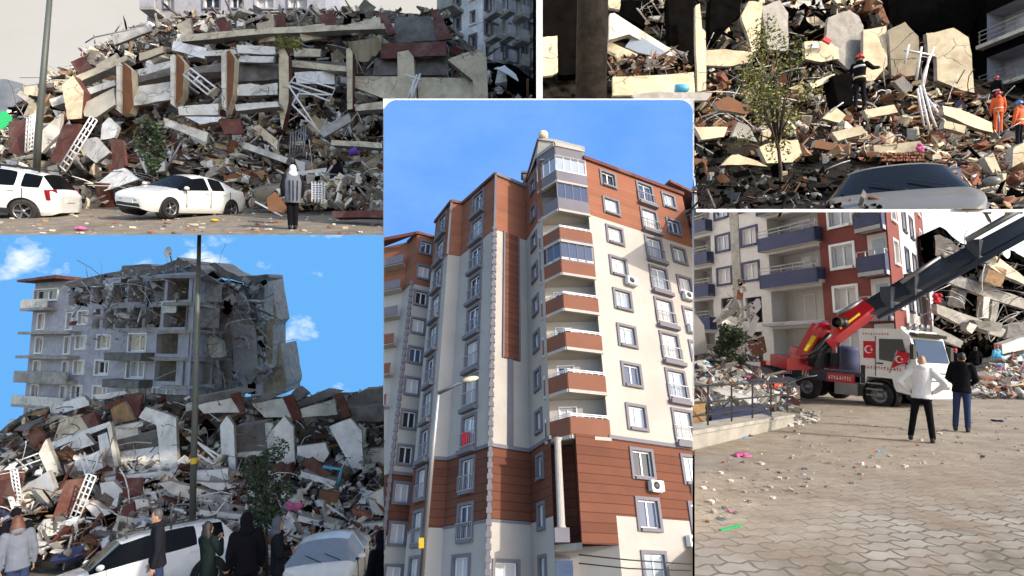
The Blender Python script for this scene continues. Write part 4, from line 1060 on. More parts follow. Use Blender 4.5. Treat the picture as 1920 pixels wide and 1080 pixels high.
# split the colour change at the right place: a red skin 3 mm proud of the white wall is laid over the red bay
deep = MB()
for (o, trim, kind, k) in wins:
    if kind == 'w': window(broot, Pf, o, .25, trim, 'white_metal', R.choice(['curtain', 'glass_pale', 'curtain']), tw=.16 * UB, proud=.07, fw=.09)
    else:
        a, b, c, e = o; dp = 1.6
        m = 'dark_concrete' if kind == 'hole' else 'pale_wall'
        q = [Pf(a, c, .2), Pf(b, c, .2), Pf(b, e, .2), Pf(a, e, .2), Pf(a, c, dp), Pf(b, c, dp), Pf(b, e, dp), Pf(a, e, dp)]
        deep.add(q, [(0, 4, 5, 1), (1, 5, 6, 2), (2, 6, 7, 3), (3, 7, 4, 0), (4, 7, 6, 5)], m)
        if kind == 'loggia':
            for f0, f1, top in ((.36, .58, 2.0), (.84, .96, 2.0)) if (b - a) > 3 else ((.3, .6, 2.0),):
                s0, s1 = a + (b - a) * f0, a + (b - a) * f1; mbw = MB()
                mbw.prism([Pf(s0, c + .05, dp - .05), Pf(s1, c + .05, dp - .05), Pf(s1, c + top * UB, dp - .05), Pf(s0, c + top * UB, dp - .05)], Pf(s0, c, dp) - Pf(s0, c, dp - .05), 'white_metal'); dw = mbw.build('door', broot)
                mbw = MB(); mbw.prism([Pf(s0 + .08, c + .1, dp - .07), Pf(s1 - .08, c + .1, dp - .07), Pf(s1 - .08, c + top * UB - .08, dp - .07), Pf(s0 + .08, c + top * UB - .08, dp - .07)], (Pf(s0, c, dp) - Pf(s0, c, dp - .05)) * .3, R.choice(['glass_pale', 'glass_dark', 'curtain'])); pn = mbw.build('pane', dw); pn.location = pn.location - dw.location
            if not (k in (0, -1, -2) and (b - a) > 3):
                mbw = MB(); z0, z1 = c - .3 * UB, c + .72 * UB; a2, b2 = a - .35, b + .25
                mbw.prism([Pf(a2, z0, -.7), Pf(b2, z0, -.7), Pf(b2, z1, -.7), Pf(a2, z1, -.7)], Pf(a, c, -.58) - Pf(a, c, -.7), 'navy')
                for s in (a2, b2): mbw.prism([Pf(s, z0, -.7), Pf(s, z0, .0), Pf(s, z1, .0), Pf(s, z1, -.7)], (Pf(a + .12, z0) - Pf(a, z0)) * (1 if s == a2 else -1), 'navy')
                bp = mbw.build('balcony_parapet', broot)
                mbw = MB()
                for q_ in (.25, .5): mbw.bar(Pf(a2, z1 + q_, -.64), Pf(b2, z1 + q_, -.64), .05, .05, 'grey_metal')
                for i in range(6): s = a2 + (b2 - a2) * i / 5; mbw.bar(Pf(s, z1, -.64), Pf(s, z1 + .5, -.64), .05, .05, 'grey_metal')
                rl = mbw.build('railing', bp); rl.location = rl.location - bp.location
            mbw = MB(); mbw.prism([Pf(a - .35, c - .32 * UB, -.68), Pf(b + .25, c - .32 * UB, -.68), Pf(b + .25, c - .12 * UB, -.68), Pf(a - .35, c - .12 * UB, -.68)], Pf(a, c, 0) - Pf(a, c, -.68), 'grey_wall' if k in (0, -1, -2) else 'pale_wall'); mbw.build('balcony_slab', broot)
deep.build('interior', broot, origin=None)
# side of the house, receding to the right
c1 = BF.plan_d(1712, 33.5); c2 = BF.plan_d(1743, 39); c3 = BF.plan_d(1758, 44)
c0b = on(1668)
def side(p, q, m, cols, trim, ks):
    L = (q - p).length; oo = [(L * f - wd / 2, L * f + wd / 2, zf1 + SB * k + .8 * UB, zf1 + SB * k + 2.25 * UB) for f, wd in cols for k in ks]
    Ps = wall_grid(bw, p, q, ZG, ZT, oo, .2, lambda s, z: m, 'pale_wall')
    for o in oo: window(broot, Ps, o, .2, trim, 'white_metal', R.choice(['curtain', 'glass_pale', 'glass_blue']), tw=.14, proud=.06, fw=.09)
side(bR, c1, 'red_facade', [(.55, 1.3)], 'white_metal', (-2, -1, 0, 1, 2, 3))
side(c1, c2, 'pale_wall', [(.3, 1.4), (.72, 1.4)], 'navy', (-2, -1, 0, 1, 2, 3))
side(c2, c3, 'red_facade', [(.5, 1.5)], 'white_metal', (-2, -1, 0, 1, 2, 3))
for p, q in ((c3, c3 + Vector((-8, 8))), (c3 + Vector((-8, 8)), bL + Vector((2, 6))), (bL + Vector((2, 6)), bL)): wall_grid(bw, p, q, ZG, ZT, [], .1, lambda s, z: 'pale_wall')
bw.build('wall', broot, origin=None)
rp = [bL, bR, c1, c2, c3, c3 + Vector((-8, 8)), bL + Vector((2, 6))]
mb = MB(); n_ = len(rp); lo = [Vector((p.x, p.y, ZT)) for p in rp]; hi = [Vector((p.x, p.y, ZT + .25)) for p in rp]
mb.add(lo + hi, [tuple(range(n_))[::-1], tuple(range(n_, 2 * n_))] + [(i, (i + 1) % n_, n_ + (i + 1) % n_, n_ + i) for i in range(n_)], 'concrete'); mb.build('roof', broot)
# pointed corner balconies
g0, g1, g2 = on(1624), on(1676), BF.plan_d(1692, 31.4)
ex_ = (bR - bL).normalized(); nn_ = Vector((ex_.y, -ex_.x))
g0o, g1o = g0 + nn_ * .7, g1 + nn_ * .8 + ex_ * .1
for k in (-1, 0, 1, 2, 3):
    z = zf1 + SB * k + .15
    def slab_(pts, z0, z1, m, nm, par):
        mb = MB(); n = len(pts); a = [Vector((p.x, p.y, z0)) for p in pts]; b = [Vector((p.x, p.y, z1)) for p in pts]
        mb.add(a + b, [tuple(range(n))[::-1], tuple(range(n, 2 * n))] + [(i, (i + 1) % n, n + (i + 1) % n, n + i) for i in range(n)], m); return mb.build(nm, par)
    b = slab_([g0, g0o, g1o, g2, bR], z - .25, z, 'pale_wall', 'corner_balcony', broot)
    mb = MB()
    for p, q in ((g0, g0o), (g0o, g1o), (g1o, g2)):
        e = (q - p).normalized(); nrm = Vector((-e.y, e.x, 0)) * .1
        mb.prism([Vector((p.x, p.y, z - .28)), Vector((q.x, q.y, z - .28)), Vector((q.x, q.y, z + .95)), Vector((p.x, p.y, z + .95))], nrm, 'navy')
    o = mb.build('parapet', b); o.location = o.location - b.location
    mb = MB(); mb.bar(Vector((g0o.x, g0o.y, z + 1.25)), Vector((g1o.x, g1o.y, z + 1.25)), .05, .05, 'grey_metal'); mb.bar(Vector((g1o.x, g1o.y, z + 1.25)), Vector((g2.x, g2.y, z + 1.25)), .05, .05, 'grey_metal')
    for t_ in (0, .33, .66, 1): p = g0o.lerp(g1o, t_); mb.bar(Vector((p.x, p.y, z + .95)), Vector((p.x, p.y, z + 1.25)), .05, .05, 'grey_metal')
    o = mb.build('railing', b); o.location = o.location - b.location
    s0, s1 = (on(1634) - bL).length, (on(1670) - bL).length; mb = MB()
    mb.prism([Pf(s0, z, -.03), Pf(s1, z, -.03), Pf(s1, z + SB - .4, -.03), Pf(s0, z + SB - .4, -.03)], Pf(s0, z, 0) - Pf(s0, z, -.03), 'pale_wall')
    mb.prism([Pf(s0 + .3, z, -.06), Pf(s0 + 1.0, z, -.06), Pf(s0 + 1.0, z + 2.0, -.06), Pf(s0 + .3, z + 2.0, -.06)], Pf(s0, z, 0) - Pf(s0, z, -.03), 'glass_pale'); mb.build('balcony_door', broot)
mb = MB(); s0 = sp_(1386); mb.prism([Pf(s0 - .5, ZG, -.06), Pf(s0 + .35, ZG, -.06), Pf(s0 + .35, ZT, -.06), Pf(s0 - .5, ZT, -.06)][::1], Pf(s0, 0, -.01) - Pf(s0, 0, -.06), 'concrete'); 
mb.build('bare_strip', broot)
# broken bits hanging from the damaged corner
for i, (lab, m, pts, dd) in enumerate((
    ('jagged white wall piece dangling beside the broken window of the white house', 'pale_wall', [(1410, 572), (1424, 560), (1428, 575), (1414, 592), (1404, 590)], -.5),
    ('grey broken floor edge sagging below the hole in the white house', 'concrete', [(1340, 604), (1378, 560), (1386, 574), (1392, 606), (1372, 612)], -.4),
    ('tilted pale slab leaning out of the lower hole of the white house', 'pale_wall', [(1398, 625), (1416, 590), (1424, 596), (1410, 632)], -.8),
    ('reddish wall fragment inside the lowest hole of the white house', 'orange_plain', [(1400, 640), (1432, 630), (1438, 660), (1412, 668)], -.2),
    ('heap of white masonry sagging along the damaged second floor', 'white_wall', [(1352, 606), (1372, 592), (1400, 598), (1418, 592), (1414, 616), (1380, 622), (1352, 618)], -1.0))):
    slab('wall_fragment', lab, 'rubble', m, 38 + dd, .5, pts, j=2)
debris('loose_masonry', 'crumbled masonry hanging in the damaged corner of the white house', [(1345, 600), (1382, 520), (1400, 520), (1412, 560), (1420, 610), (1440, 660), (1440, 690), (1350, 640)], lambda x, y: 37.2, 160, (.15, .7), [('white_wall', 3), ('concrete', 3), ('brick', 2), ('void', 2)])
# ---- low wall with black railing on the left
wa, wb_ = at(1290, 846, brd(846)), at(1488, 797, brd(797))
root = empty('street_wall', wa, None, 'low mossy concrete wall carrying a black pipe railing at the left of the paved square', 'wall')
e = (wb_ - wa); eh = Vector((e.x, e.y, 0)).normalized(); nb = Vector((-eh.y, eh.x, 0))
pr = [Vector((0, 0, -.1)), e + Vector((0, 0, -.1)), e + Vector((0, 0, .22)), Vector((0, 0, .30))]
mb = MB(); mb.prism(pr, nb * .35, 'kerb'); mb.prism([Vector((0, 0, .30)) - nb * .04, e + Vector((0, 0, .22)) - nb * .04, e + Vector((0, 0, .29)) - nb * .04, Vector((0, 0, .38)) - nb * .04], nb * .43, 'concrete'); mb.build('base', root, origin=None)
mb = MB(); Hh = .85
for i in range(6):
    t_ = i / 5; p = e * t_ + nb * .15 + Vector((0, 0, .32)); mb.bar(p, p + Vector((0, 0, Hh * (1 - .05 * t_))), .03, .03, 'black_metal')
for q in (.3, .6, 1.0): mb.bar(nb * .15 + Vector((0, 0, .34 + Hh * q)), e + nb * .15 + Vector((0, 0, 0.28 + Hh * q * .95)), .03, .03, 'black_metal')
mb.build('railing', root, origin=None)
slab('plywood_sheet', 'tan plywood sheet standing behind the railing at the picture edge', 'board', 'wood', 12.0, .05, [(1296, 752), (1322, 752), (1324, 800), (1296, 806)], side='wood', j=0)
slab('blue_panel', 'flat dark blue metal panel lying behind the low railing', 'panel', 'navy', 12.6, .06, [(1336, 766, 1.2), (1430, 758, 2.2), (1452, 786, .4), (1336, 800, -.4)], side='navy', j=.5)
def dl(x, y): return 13.2 + max(0, 800 - y) * .085
heap('rubble_heap', 'low heap of torn building waste behind the railing', [(1240, 690, 806), (1330, 655, 806), (1380, 680, 800), (1440, 690, 795), (1500, 722, 785)], dl, 'rubble_dark', .8, 5, thick=1.5)
debris('debris', 'scattered white and blue waste behind the black railing', [(1290, 690), (1320, 655), (1400, 690), (1490, 720), (1485, 770), (1430, 768), (1290, 800)], lambda x, y: dl(x, y) - .3, 1100, (.12, .8), [('bright_wall', 10), ('white_wall', 12), ('concrete', 12), ('dark_concrete', 12), ('maroon', 6), ('wood', 4), ('navy', 3), ('cloth_grey', 5), ('pink_cloth', 1), ('sky_blue_plastic', 1)], flat=.55)
for lab, m, pts, d_ in (('long grey steel beam lying across the waste behind the railing', 'grey_metal', [(1302, 722), (1306, 716), (1420, 748), (1418, 756)], 14.6),
                        ('rounded white wall end leaning at the left edge of the crane scene', 'pale_wall', [(1290, 590), (1304, 588), (1320, 610), (1328, 660), (1290, 668)], 24)):
    slab('building_waste', lab, 'rubble', m, d_, .3, pts, j=.6)
R.seed(3)
tree('young_tree', 'small dark green tree growing out of the rubble before the white house', at(1366, 700, 23), 2.4, .9, [(rn(-.55, .55), rn(-.4, .4), rn(.5, 1.9), rn(.2, .42)) for _ in range(16)], 'leaf_dark', 2600, .13, .05)
# ---- crane truck
tp = brg(1614, 753); tp2 = at(1594, 754, 20.8)
troot = empty('crane_truck', tp2, tilt_rot(tp2, 6, -31), 'white cabbed crane truck with a red crane arm and a long dark boom', 'truck'); troot.scale = (.95,) * 3
bpy.context.view_layer.update(); TI = troot.matrix_world.inverted()
mb = MB(); mb.box((-.4, 0, .95), (6.2, .9, .22), 'black_metal'); mb.box((-1.0, 0, 1.18), (4.4, 2.3, .16), 'boom_dark'); mb.box((-1.0, -1.15, 1.02), (3.2, .08, .42), 'boom_dark'); mb.box((-3.3, -.9, .8), (.3, .3, 1.3), 'red_paint'); mb.box((-3.3, .9, .8), (.3, .3, 1.3), 'red_paint'); mb.build('chassis', troot, origin=None)
def truck_wheel(x, q):
    X = Matrix.Translation((x, q * 1.05, .5)) @ Matrix.Rotation(rad(-90 * q), 4, 'X'); wm = MB()
    wm.lathe([(.3, -.16), (.47, -.17), (.5, -.12), (.5, .12), (.47, .17), (.32, .16), (.3, .05)], 'tyre', X, 24); wh = wm.build('wheel', troot, origin=None)
    rm = MB(); rm.lathe([(.33, .12), (.28, .02), (.2, -.02), (.12, .06), (.1, .14), (0, .14)], 'grey_metal', X, 20); rm.build('rim', wh, origin=None)
for x in (-3.0, -2.05, -1.1, 1.75):
    for q in (-1, 1): truck_wheel(x, q)
# cab
cab = MB(); prof = [(1.05, .85), (1.25, .85), (1.32, 1.15), (2.2, 1.15), (2.28, .7), (3.0, .6), (3.06, 1.3), (3.0, 1.75), (2.78, 2.72), (2.5, 2.98), (1.1, 2.98), (1.05, 2.8)]
cab.prism([(x, -1.12, z) for x, z in prof], (0, 2.24, 0), 'white_paint'); cb_ = cab.build('cab', troot, origin=None)
bv = cb_.modifiers.new('b', 'BEVEL'); bv.width = .07; bv.segments = 3; bv.limit_method = 'ANGLE'
for q in (-1, 1):
    g = MB(); g.prism([(1.75, q * 1.125, 1.82), (2.72, q * 1.125, 1.70), (2.68, q * 1.125, 2.05), (2.55, q * 1.125, 2.6), (1.75, q * 1.125, 2.6)], (0, q * .015, 0), 'glass_dark'); g.build('window', troot, origin=None)
    g = MB(); g.box((2.95, q * 1.25, 2.15), (.12, .2, .5), 'black_plastic'); g.bar((2.8, q * 1.1, 2.45), (2.95, q * 1.25, 2.4), .05, .05, 'black_plastic'); g.build('wing_mirror', troot, origin=None)
    g = MB(); g.box((2.99, q * .8, .95), (.08, .42, .28), 'clear_lamp'); g.build('headlight', troot, origin=None)
    g = MB()
    for i in range(3): g.box((1.62, q * 1.16, .48 + i * .22), (.6, .12, .05), 'grey_metal')
    g.build('step', troot, origin=None)
    g = MB(); g.lathe([(.62, -.16), (.62, .14), (.58, .14), (.58, -.16)], 'black_plastic', Matrix.Translation((1.75, q * 1.0, .5)) @ Matrix.Rotation(rad(90), 4, 'X'), 20); g.build('mudguard', troot, origin=None)
def cabf(t, y): # point on sloping windscreen plane
    return (3.0 + (2.78 - 3.0) * t + .012, y, 1.75 + (2.72 - 1.75) * t)
g = MB(); g.prism([cabf(.06, -1.0), cabf(.06, 1.0), cabf(.9, .96), cabf(.9, -.96)], (.03, 0, .006), 'windscreen'); g.build('windscreen', troot, origin=None)
g = MB(); g.prism([(3.07, -.9, 1.05), (3.07, .9, 1.05), (3.06, .85, 1.6), (3.06, -.85, 1.6)], (.03, 0, 0), 'plate_white')
for i in range(3): g.box((3.1, 0, 1.15 + i * .14), (.03, 1.6, .04), 'black_plastic')
g.build('grille', troot, origin=None)
for q in (-1, 1):
    g = MB(); g.bar((1.62, q * 1.13, 1.2), (1.62, q * 1.13, 2.7), .012, .03, 'black_plastic', (0, 1, 0)); g.bar((2.62, q * 1.13, 1.2), (2.66, q * 1.13, 1.75), .012, .03, 'black_plastic', (0, 1, 0)); g.box((1.78, q * 1.14, 1.68), (.22, .04, .06), 'black_plastic'); g.build('door_seam', troot, origin=None)
g = MB(); g.box((1.16, -1.13, 1.22), (.16, .02, .7), 'black_plastic'); g.build('air_intake', troot, origin=None)
g = MB(); g.box((.55, -.95, .62), (.9, .5, .5), 'grey_metal'); g.build('fuel_tank', troot, origin=None)
g = MB(); g.box((3.02, 0, .68), (.2, 2.3, .3), 'plate_white'); g.build('bumper', troot, origin=None)
g = MB(); g.prism([(2.7, -1.0, 2.78), (2.95, -1.0, 2.7), (2.97, -1.0, 2.82), (2.72, -1.0, 2.88)], (0, 2.0, 0), 'glass_dark'); g.build('sun_visor', troot, origin=None)
for i in range(4):
    g = MB(); X = Matrix.Translation((2.5, -.6 + .4 * i, 3.12)) @ Matrix.Rotation(rad(90), 4, 'Y'); g.lathe([(0, -.08), (.09, -.04), (.12, .04), (.1, .06), (0, .06)], 'clear_lamp', X, 14); g.bar((2.5, -.6 + .4 * i, 2.96), (2.5, -.6 + .4 * i, 3.04), .04, .04, 'grey_metal'); g.build('roof_lamp', troot, origin=None)
# emblem on the door side: white crescent and star on a red square
g = MB(); yq = -1.135
g.prism([(1.18, yq, 1.85), (1.62, yq, 1.85), (1.62, yq, 2.5), (1.18, yq, 2.5)], (0, .012, 0), 'flag_red'); em = g.build('door_emblem', troot, origin=None)
def crescent(mb, c, r, ax, ay, off, m):
    po = []; c = Vector(c); ax = Vector(ax); ay = Vector(ay)
    for i in range(15): a = rad(35 + 290 * i / 14); po.append(c + ax * r * math.cos(a) + ay * r * math.sin(a))
    for i in range(15): a = rad(325 - 290 * i / 14); po.append(c + ax * (.22 * r + .8 * r * math.cos(a)) + ay * .8 * r * math.sin(a))
    for i in range(14): mb.prism([po[i], po[i + 1], po[28 - i], po[29 - i]], Vector(off), m)
    s = c + ax * r * .75; st_ = []
    for i in range(10): a = rad(36 * i); rr = r * (.42 if i % 2 == 0 else .17); st_.append(s + ax * rr * math.cos(a) + ay * rr * math.sin(a))
    mb.prism(st_, Vector(off), m)
g = MB(); crescent(g, (1.37, yq - .004, 2.18), .15, (1, 0, 0), (0, 0, 1), (0, .003, 0), 'plate_white'); g.build('emblem_symbol', em, origin=None)
# faded red lettering strokes on the cab side (not legible in the photograph)
def strokes(x0, x1, z, h, y, m, nm):
    g = MB(); x = x0
    while x < x1:
        w_ = rn(.04, .09); g.box((x + w_ / 2, y, z), (w_ * .3, .01, h), m); g.box((x + w_ / 2, y, z + rn(-.3, .4) * h), (w_, .01, h * .22), m); x += w_ + .035
    g.build(nm, troot, origin=None)
strokes(1.12, 2.5, 1.5, .12, yq + .01, 'red_paint', 'lettering'); strokes(1.15, 2.1, 2.78, .08, yq + .01, 'red_paint', 'lettering')
g = MB(); g.box((.35, -1.2, 1.0), (1.1, .06, .34), 'red_paint'); sg = g.build('side_sign', troot, origin=None)
strokes(-.12, .8, 1.0, .16, -1.238, 'plate_white', 'sign_lettering')
for x in (-1.9, -1.15):
    g = MB(); g.box((x, -1.2, 1.12), (.28, .03, .3), 'plate_white'); hz = g.build('hazard_plate', troot, origin=None)
    g = MB()
    for q in (-.08, .04): g.prism([(x + q, -1.22, .98), (x + q + .07, -1.22, .98), (x + q + .15, -1.22, 1.26), (x + q + .08, -1.22, 1.26)], (0, .004, 0), 'flag_red')
    g.build('hazard_stripe', hz, origin=None)
# flag stuck at the front
g = MB(); g.tube([(2.2, -1.3, 1.35), (2.45, -1.3, 2.2)], .02, 'grey_metal', 6); fl = g.build('flag_pole', troot, origin=None)
g = MB(); prev = None
for i in range(5):
    p = Vector((2.45 + .1 * i, -1.3 + .04 * math.sin(i * 1.7), 2.18 - .02 * i)); q = Vector((2.23 + .13 * i, -1.3 + .05 * math.sin(i * 1.7 + .6), 1.52 + .06 * i))
    if prev: g.prism([prev[1], q, p, prev[0]], (0, .012, 0), 'flag_red')
    prev = (p, q)
fc = g.build('flag', fl, origin=None)
g = MB(); crescent(g, (2.55, -1.365, 1.87), .13, (.98, 0, .1), (-.1, 0, .98), (0, .004, 0), 'plate_white'); g.build('flag_symbol', fl, origin=None)
# crane turret, arm and boom
def TL(px, py, d): return TI @ at(px, py, d)
def pbox(px0, py0, px1, py1, d, th, m, mb): mb.prism([at(px0, py1, d), at(px1, py1, d), at(px1, py0, d), at(px0, py0, d)], (0, th, 0), m)
def tparts(nm, boxes):
    g = MB()
    for bx in boxes: pbox(*bx, g)
    g.v = [tuple(TI @ Vector(v)) for v in g.v]; return g.build(nm, troot, origin=None)
tparts('crane_turret', [(1476, 672, 1545, 694, 21.2, 1.4, 'red_paint'), (1505, 655, 1556, 676, 21.2, 1.0, 'red_paint'), (1528, 640, 1556, 690, 21.0, .9, 'black_metal'), (1556, 676, 1574, 692, 20.9, .7, 'red_paint')])
tparts('control_cage', [(1558, 638, 1560, 690, 20.7, .05, 'black_metal'), (1572, 640, 1574, 690, 20.7, .05, 'black_metal'), (1558, 636, 1574, 639, 20.7, .5, 'black_metal'), (1561, 662, 1571, 688, 20.7, .3, 'black_plastic')])
a = TL(1507, 672, 21.3); b = TL(1541, 612, 21.0); a2 = TL(1546, 640, 20.9); c = TL(1630, 575, 20.4); up = (0, -1, 0)
cr = MB(); cr.bar(a, b, .55, .55, 'red_paint', up); cr.bar(a2, c, .62, .72, 'red_paint', up); cr.ell(TL(1542, 622, 20.95), (.42, .36, .42), 'red_paint'); cr.bar(TL(1575, 616, 20.2), TL(1612, 588, 20.05), .02, .16, 'yellow', up)
cr.bar(TL(1511, 658, 20.9), TL(1527, 630, 20.75), .03, .3, 'yellow', up)
cr.tube([TL(1519, 686, 20.9), TL(1530, 656, 20.8), TL(1556, 626, 20.6)], .13, 'black_metal', 10); cr.build('crane_arm', troot, origin=None)
bm_ = MB()
def seg(p0, p1, th, m, hh=1.0): bm_.bar(TL(*p0), TL(*p1), th, th * hh, m, up)
seg((1620, 585, 20.5), (1975, 398, 18.6), .56, 'boom_dark'); seg((1622, 574, 20.44), (1770, 486, 19.6), .28, 'boom_dark'); seg((1646, 597, 20.1), (1985, 408, 18.2), .16, 'boom_dark')
hs = [TL(1500 + 14 * i, 668 - 8 * i + 6 * math.sin(i), 20.7) for i in range(8)]
cr = MB(); cr.tube(hs, .035, 'black_plastic', 6); cr.tube([q + Vector((.1, 0, -.12)) for q in hs], .03, 'black_plastic', 6); cr.build('hose', troot, origin=None)
for t_ in (.18, .3, .62):
    p = Vector((1604, 594)).lerp(Vector((1975, 398)), t_); bm_.box(TL(p.x, p.y, 20.5 - 1.9 * t_), (.4, .8, .85), 'boom_dark')
bm_.tube([TL(1690, 530, 19.7), TL(1762, 482, 19.4)], .07, 'grey_metal', 8); bm_.tube([TL(1812, 450, 19.0), TL(1960, 366, 18.2)], .11, 'grey_metal', 8); bm_.tube([TL(1570, 590, 20.6), TL(1618, 563, 20.4)], .09, 'grey_metal', 8)
bm_.build('crane_boom', troot, origin=None)
g = MB(); p = TL(1577, 605, 20.3); g.ell(p, (.28, .2, .22), 'black_metal'); g.lathe([(.2, -.3), (.2, .3)], 'black_metal', Matrix.Translation(p) @ Matrix.Rotation(rad(90), 4, 'X'), 14); g.build('winch', troot, origin=None)
g = MB(); p = at(1590, 694, 24.0); X = Matrix.Translation(p); g.lathe([(0, 0), (.42, 0), (.45, .4), (.43, .9), (.46, 1.05), (0, 1.06)], 'navy', X, 18); tag(g.build('barrel'), 'dark blue plastic barrel behind the crane truck cab', 'barrel')
# outrigger leg
g = MB(); g.box((-2.9, -1.35, .75), (.9, .5, .3), 'boom_dark'); g.box((-3.5, -1.35, .5), (.16, .16, 1.0), 'black_metal'); g.box((-3.5, -1.35, .05), (.4, .4, .08), 'black_metal'); g.build('outrigger', troot, origin=None)
g = MB(); p0, p1 = at(1398, 728, 19.5), at(1486, 722, 19.5); g.bar(p0, p1, .5, .55, 'boom_dark')
for q in (.32, .62): p = p0.lerp(p1, q); g.box(p + Vector((0, -.27, 0)), (.3, .04, .3), 'orange_suit'); g.box(p + Vector((0, -.3, 0)), (.1, .03, .26), 'plate_white', Matrix.Rotation(rad(35), 3, 'Y'))
tag(g.build('steel_beam'), 'dark steel beam with two orange and white warning plates left of the truck', 'beam')
# ---- people here
hips = (((-.43, -.07, 1.19), (-.22, .08, 1.0)), ((.43, -.07, 1.19), (.22, .08, 1.0)))
p = brg(1728, 829); person(p, 1.80, 0, 'bald man in a white jacket standing with both hands on his hips', 'cloth_white', 'cloth_black', hairkind='none', tilt=5, arms=hips, stance=.2, hem='cloth_dark', step=-.06, width=.88)
p = brg(1803, 810); person(p, 1.86, -4, 'man in black jacket and blue jeans right of the man with hands on hips', 'cloth_black', 'jeans', tilt=5, stance=.12, width=.88,
       arms=(((-.27, .06, 1.16), (-.17, .22, 1.05)), ((.27, .06, 1.16), (.17, .22, 1.05))))
for px, fy, d_, lab, top, extra in ((1791, 722, 25, 'person in dark clothes with a red cap just left of the man in jeans', 'cloth_dark', dict(hairkind='cap', hair='red_helmet')),
        (1829, 716, 26, 'person in a dark jacket with a white stripe seen past the man in jeans', 'cloth_black', dict(hairkind='short')),
        (1869, 712, 26.5, 'rescue worker in a bright blue jacket and red cap, left of two before the rubble', 'sky_blue_plastic', dict(hairkind='cap', hair='red_helmet')),
        (1912, 712, 27, 'rescue worker in a bright blue jacket by the right picture edge', 'sky_blue_plastic', dict(hairkind='cap', hair='orange_suit'))):
    person(at(px, fy, d_), 1.72, rn(-60, 60), lab, top, 'cloth_dark', tilt=5, width=.85, **extra)
# ---- collapsed house on the right
def d2(x, y): return 30 + (760 - y) * .02
heap('collapsed_mass', 'crushed inside of the pancaked house at the right, its shade put into the colour', [(1750, 432, 740), (1766, 424, 740), (1800, 456, 742), (1880, 462, 745), (1935, 490, 745), (2010, 500, 745)], lambda x, y: 36 + (740 - y) * .012, 'void', 1.6, 6)  # near-black colour stands in for the shade inside the collapse
rows = [('tilted upper floor slab with a ragged edge of the pancaked house', 'concrete', 33.5, [(1766, 506), (1840, 530), (1930, 564), (1990, 590), (1990, 606), (1930, 582), (1836, 552), (1766, 524)]),
        ('middle floor slab of the pancaked house resting on a bent column', 'kerb', 32.5, [(1756, 570), (1830, 596), (1886, 618), (1876, 632), (1810, 612), (1758, 588)]),
        ('lowest sagging floor slab of the pancaked house beside the red house', 'concrete', 32, [(1748, 610), (1806, 640), (1802, 652), (1750, 630)]),
        ('square concrete column still standing between two tilted floors', 'white_wall', 33, [(1844, 556), (1857, 558), (1853, 598), (1842, 594)]),
        ('tan wall panel leaning over the upper floor slab', 'wood', 33, [(1858, 498), (1888, 506), (1876, 538), (1846, 528)]),
        ('broken cream wall flap curling from the roof of the pancaked house', 'cream', 33.2, [(1838, 478), (1850, 470), (1890, 496), (1920, 520), (1932, 536), (1890, 520), (1856, 500)]),
        ('slanted dark roof plane on top of the pancaked house', 'dark_concrete', 35, [(1762, 440), (1784, 450), (1802, 470), (1790, 488), (1764, 478)]),
        ('grey wall plate tipped under the upper slab', 'dark_concrete', 33.6, [(1796, 540), (1814, 546), (1806, 578), (1786, 572)]),
        ('tan floor plate sliding down at the right of the pancaked house', 'kerb', 32, [(1826, 600), (1880, 606), (1876, 622), (1836, 616)]),
        ('white square block hanging below the middle slab', 'white_wall', 31.8, [(1818, 604), (1832, 610), (1822, 626), (1812, 616)]),
        ('big pale slab leaning on the rubble at the right picture edge', 'white_wall', 27, [(1878, 646), (1930, 630), (1930, 656), (1880, 664)]),
        ('slanted tan wall strip between the two lower floors', 'kerb', 33.2, [(1862, 560), (1874, 566), (1866, 606), (1856, 600)]),
        ('dark slanted floor plate low at the right edge of the pancaked house', 'dark_concrete', 33, [(1890, 612), (1930, 600), (1930, 630), (1886, 634)])]
for lab, m, d_, pts in rows: slab('floor_slab' if 'slab' in lab else 'wall_piece', lab, 'rubble', m, d_, .45, pts, j=1.6, tilt=(rn(-.2, .2), .35 if 'slab' in lab else rn(0, .6)))
for dy, x0, x1 in ((0, 1760, 1950), ):
    pass
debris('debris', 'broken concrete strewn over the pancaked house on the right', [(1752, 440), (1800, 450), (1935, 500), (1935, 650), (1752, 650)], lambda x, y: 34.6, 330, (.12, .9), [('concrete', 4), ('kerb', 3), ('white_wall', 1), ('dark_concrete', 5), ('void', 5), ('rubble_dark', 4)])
g = MB(); p = at(1880, 466, 33); g.lathe([(0, -.12), (.4, -.05), (.62, .12), (.66, .14)], 'white_metal', Matrix.Translation(p) @ Matrix.Rotation(rad(80), 4, 'X') @ Matrix.Rotation(rad(30), 4, 'Y'), 18); g.bar(p, p + Vector((0, .4, -.9)), .07, .07, 'grey_metal'); tag(g.build('satellite_dish'), 'white satellite dish on top of the pancaked house', 'satellite dish')
heap('rubble_heap', 'broad heap of rubble beside the men at the right picture edge', [(1822, 716, 748), (1850, 690, 750), (1890, 668, 752), (1960, 650, 752), (2020, 650, 752)], lambda x, y: 21.5 + (752 - y) * .05, 'rubble_dark', .9, 5, thick=2)
debris('debris', 'coloured household waste and plaster in the heap beside the men', [(1822, 738), (1850, 692), (1890, 668), (1960, 652), (1960, 746)], lambda x, y: 21.3 + (752 - y) * .05, 900, (.1, .7), [('bright_wall', 12), ('white_wall', 12), ('cream', 6), ('maroon', 6), ('brick', 6), ('sky_blue_plastic', 2), ('pink_cloth', 2), ('concrete', 12), ('wood', 5)])
g = MB(); p = at(1762, 560, 30)
for k in range(5): g.ell(p + Vector((rn(-.2, .2), rn(-.15, .15), rn(-.25, .25))), (rn(.12, .22), .1, rn(.1, .2)), 'flag_red', rot_rand(), 10, 6)
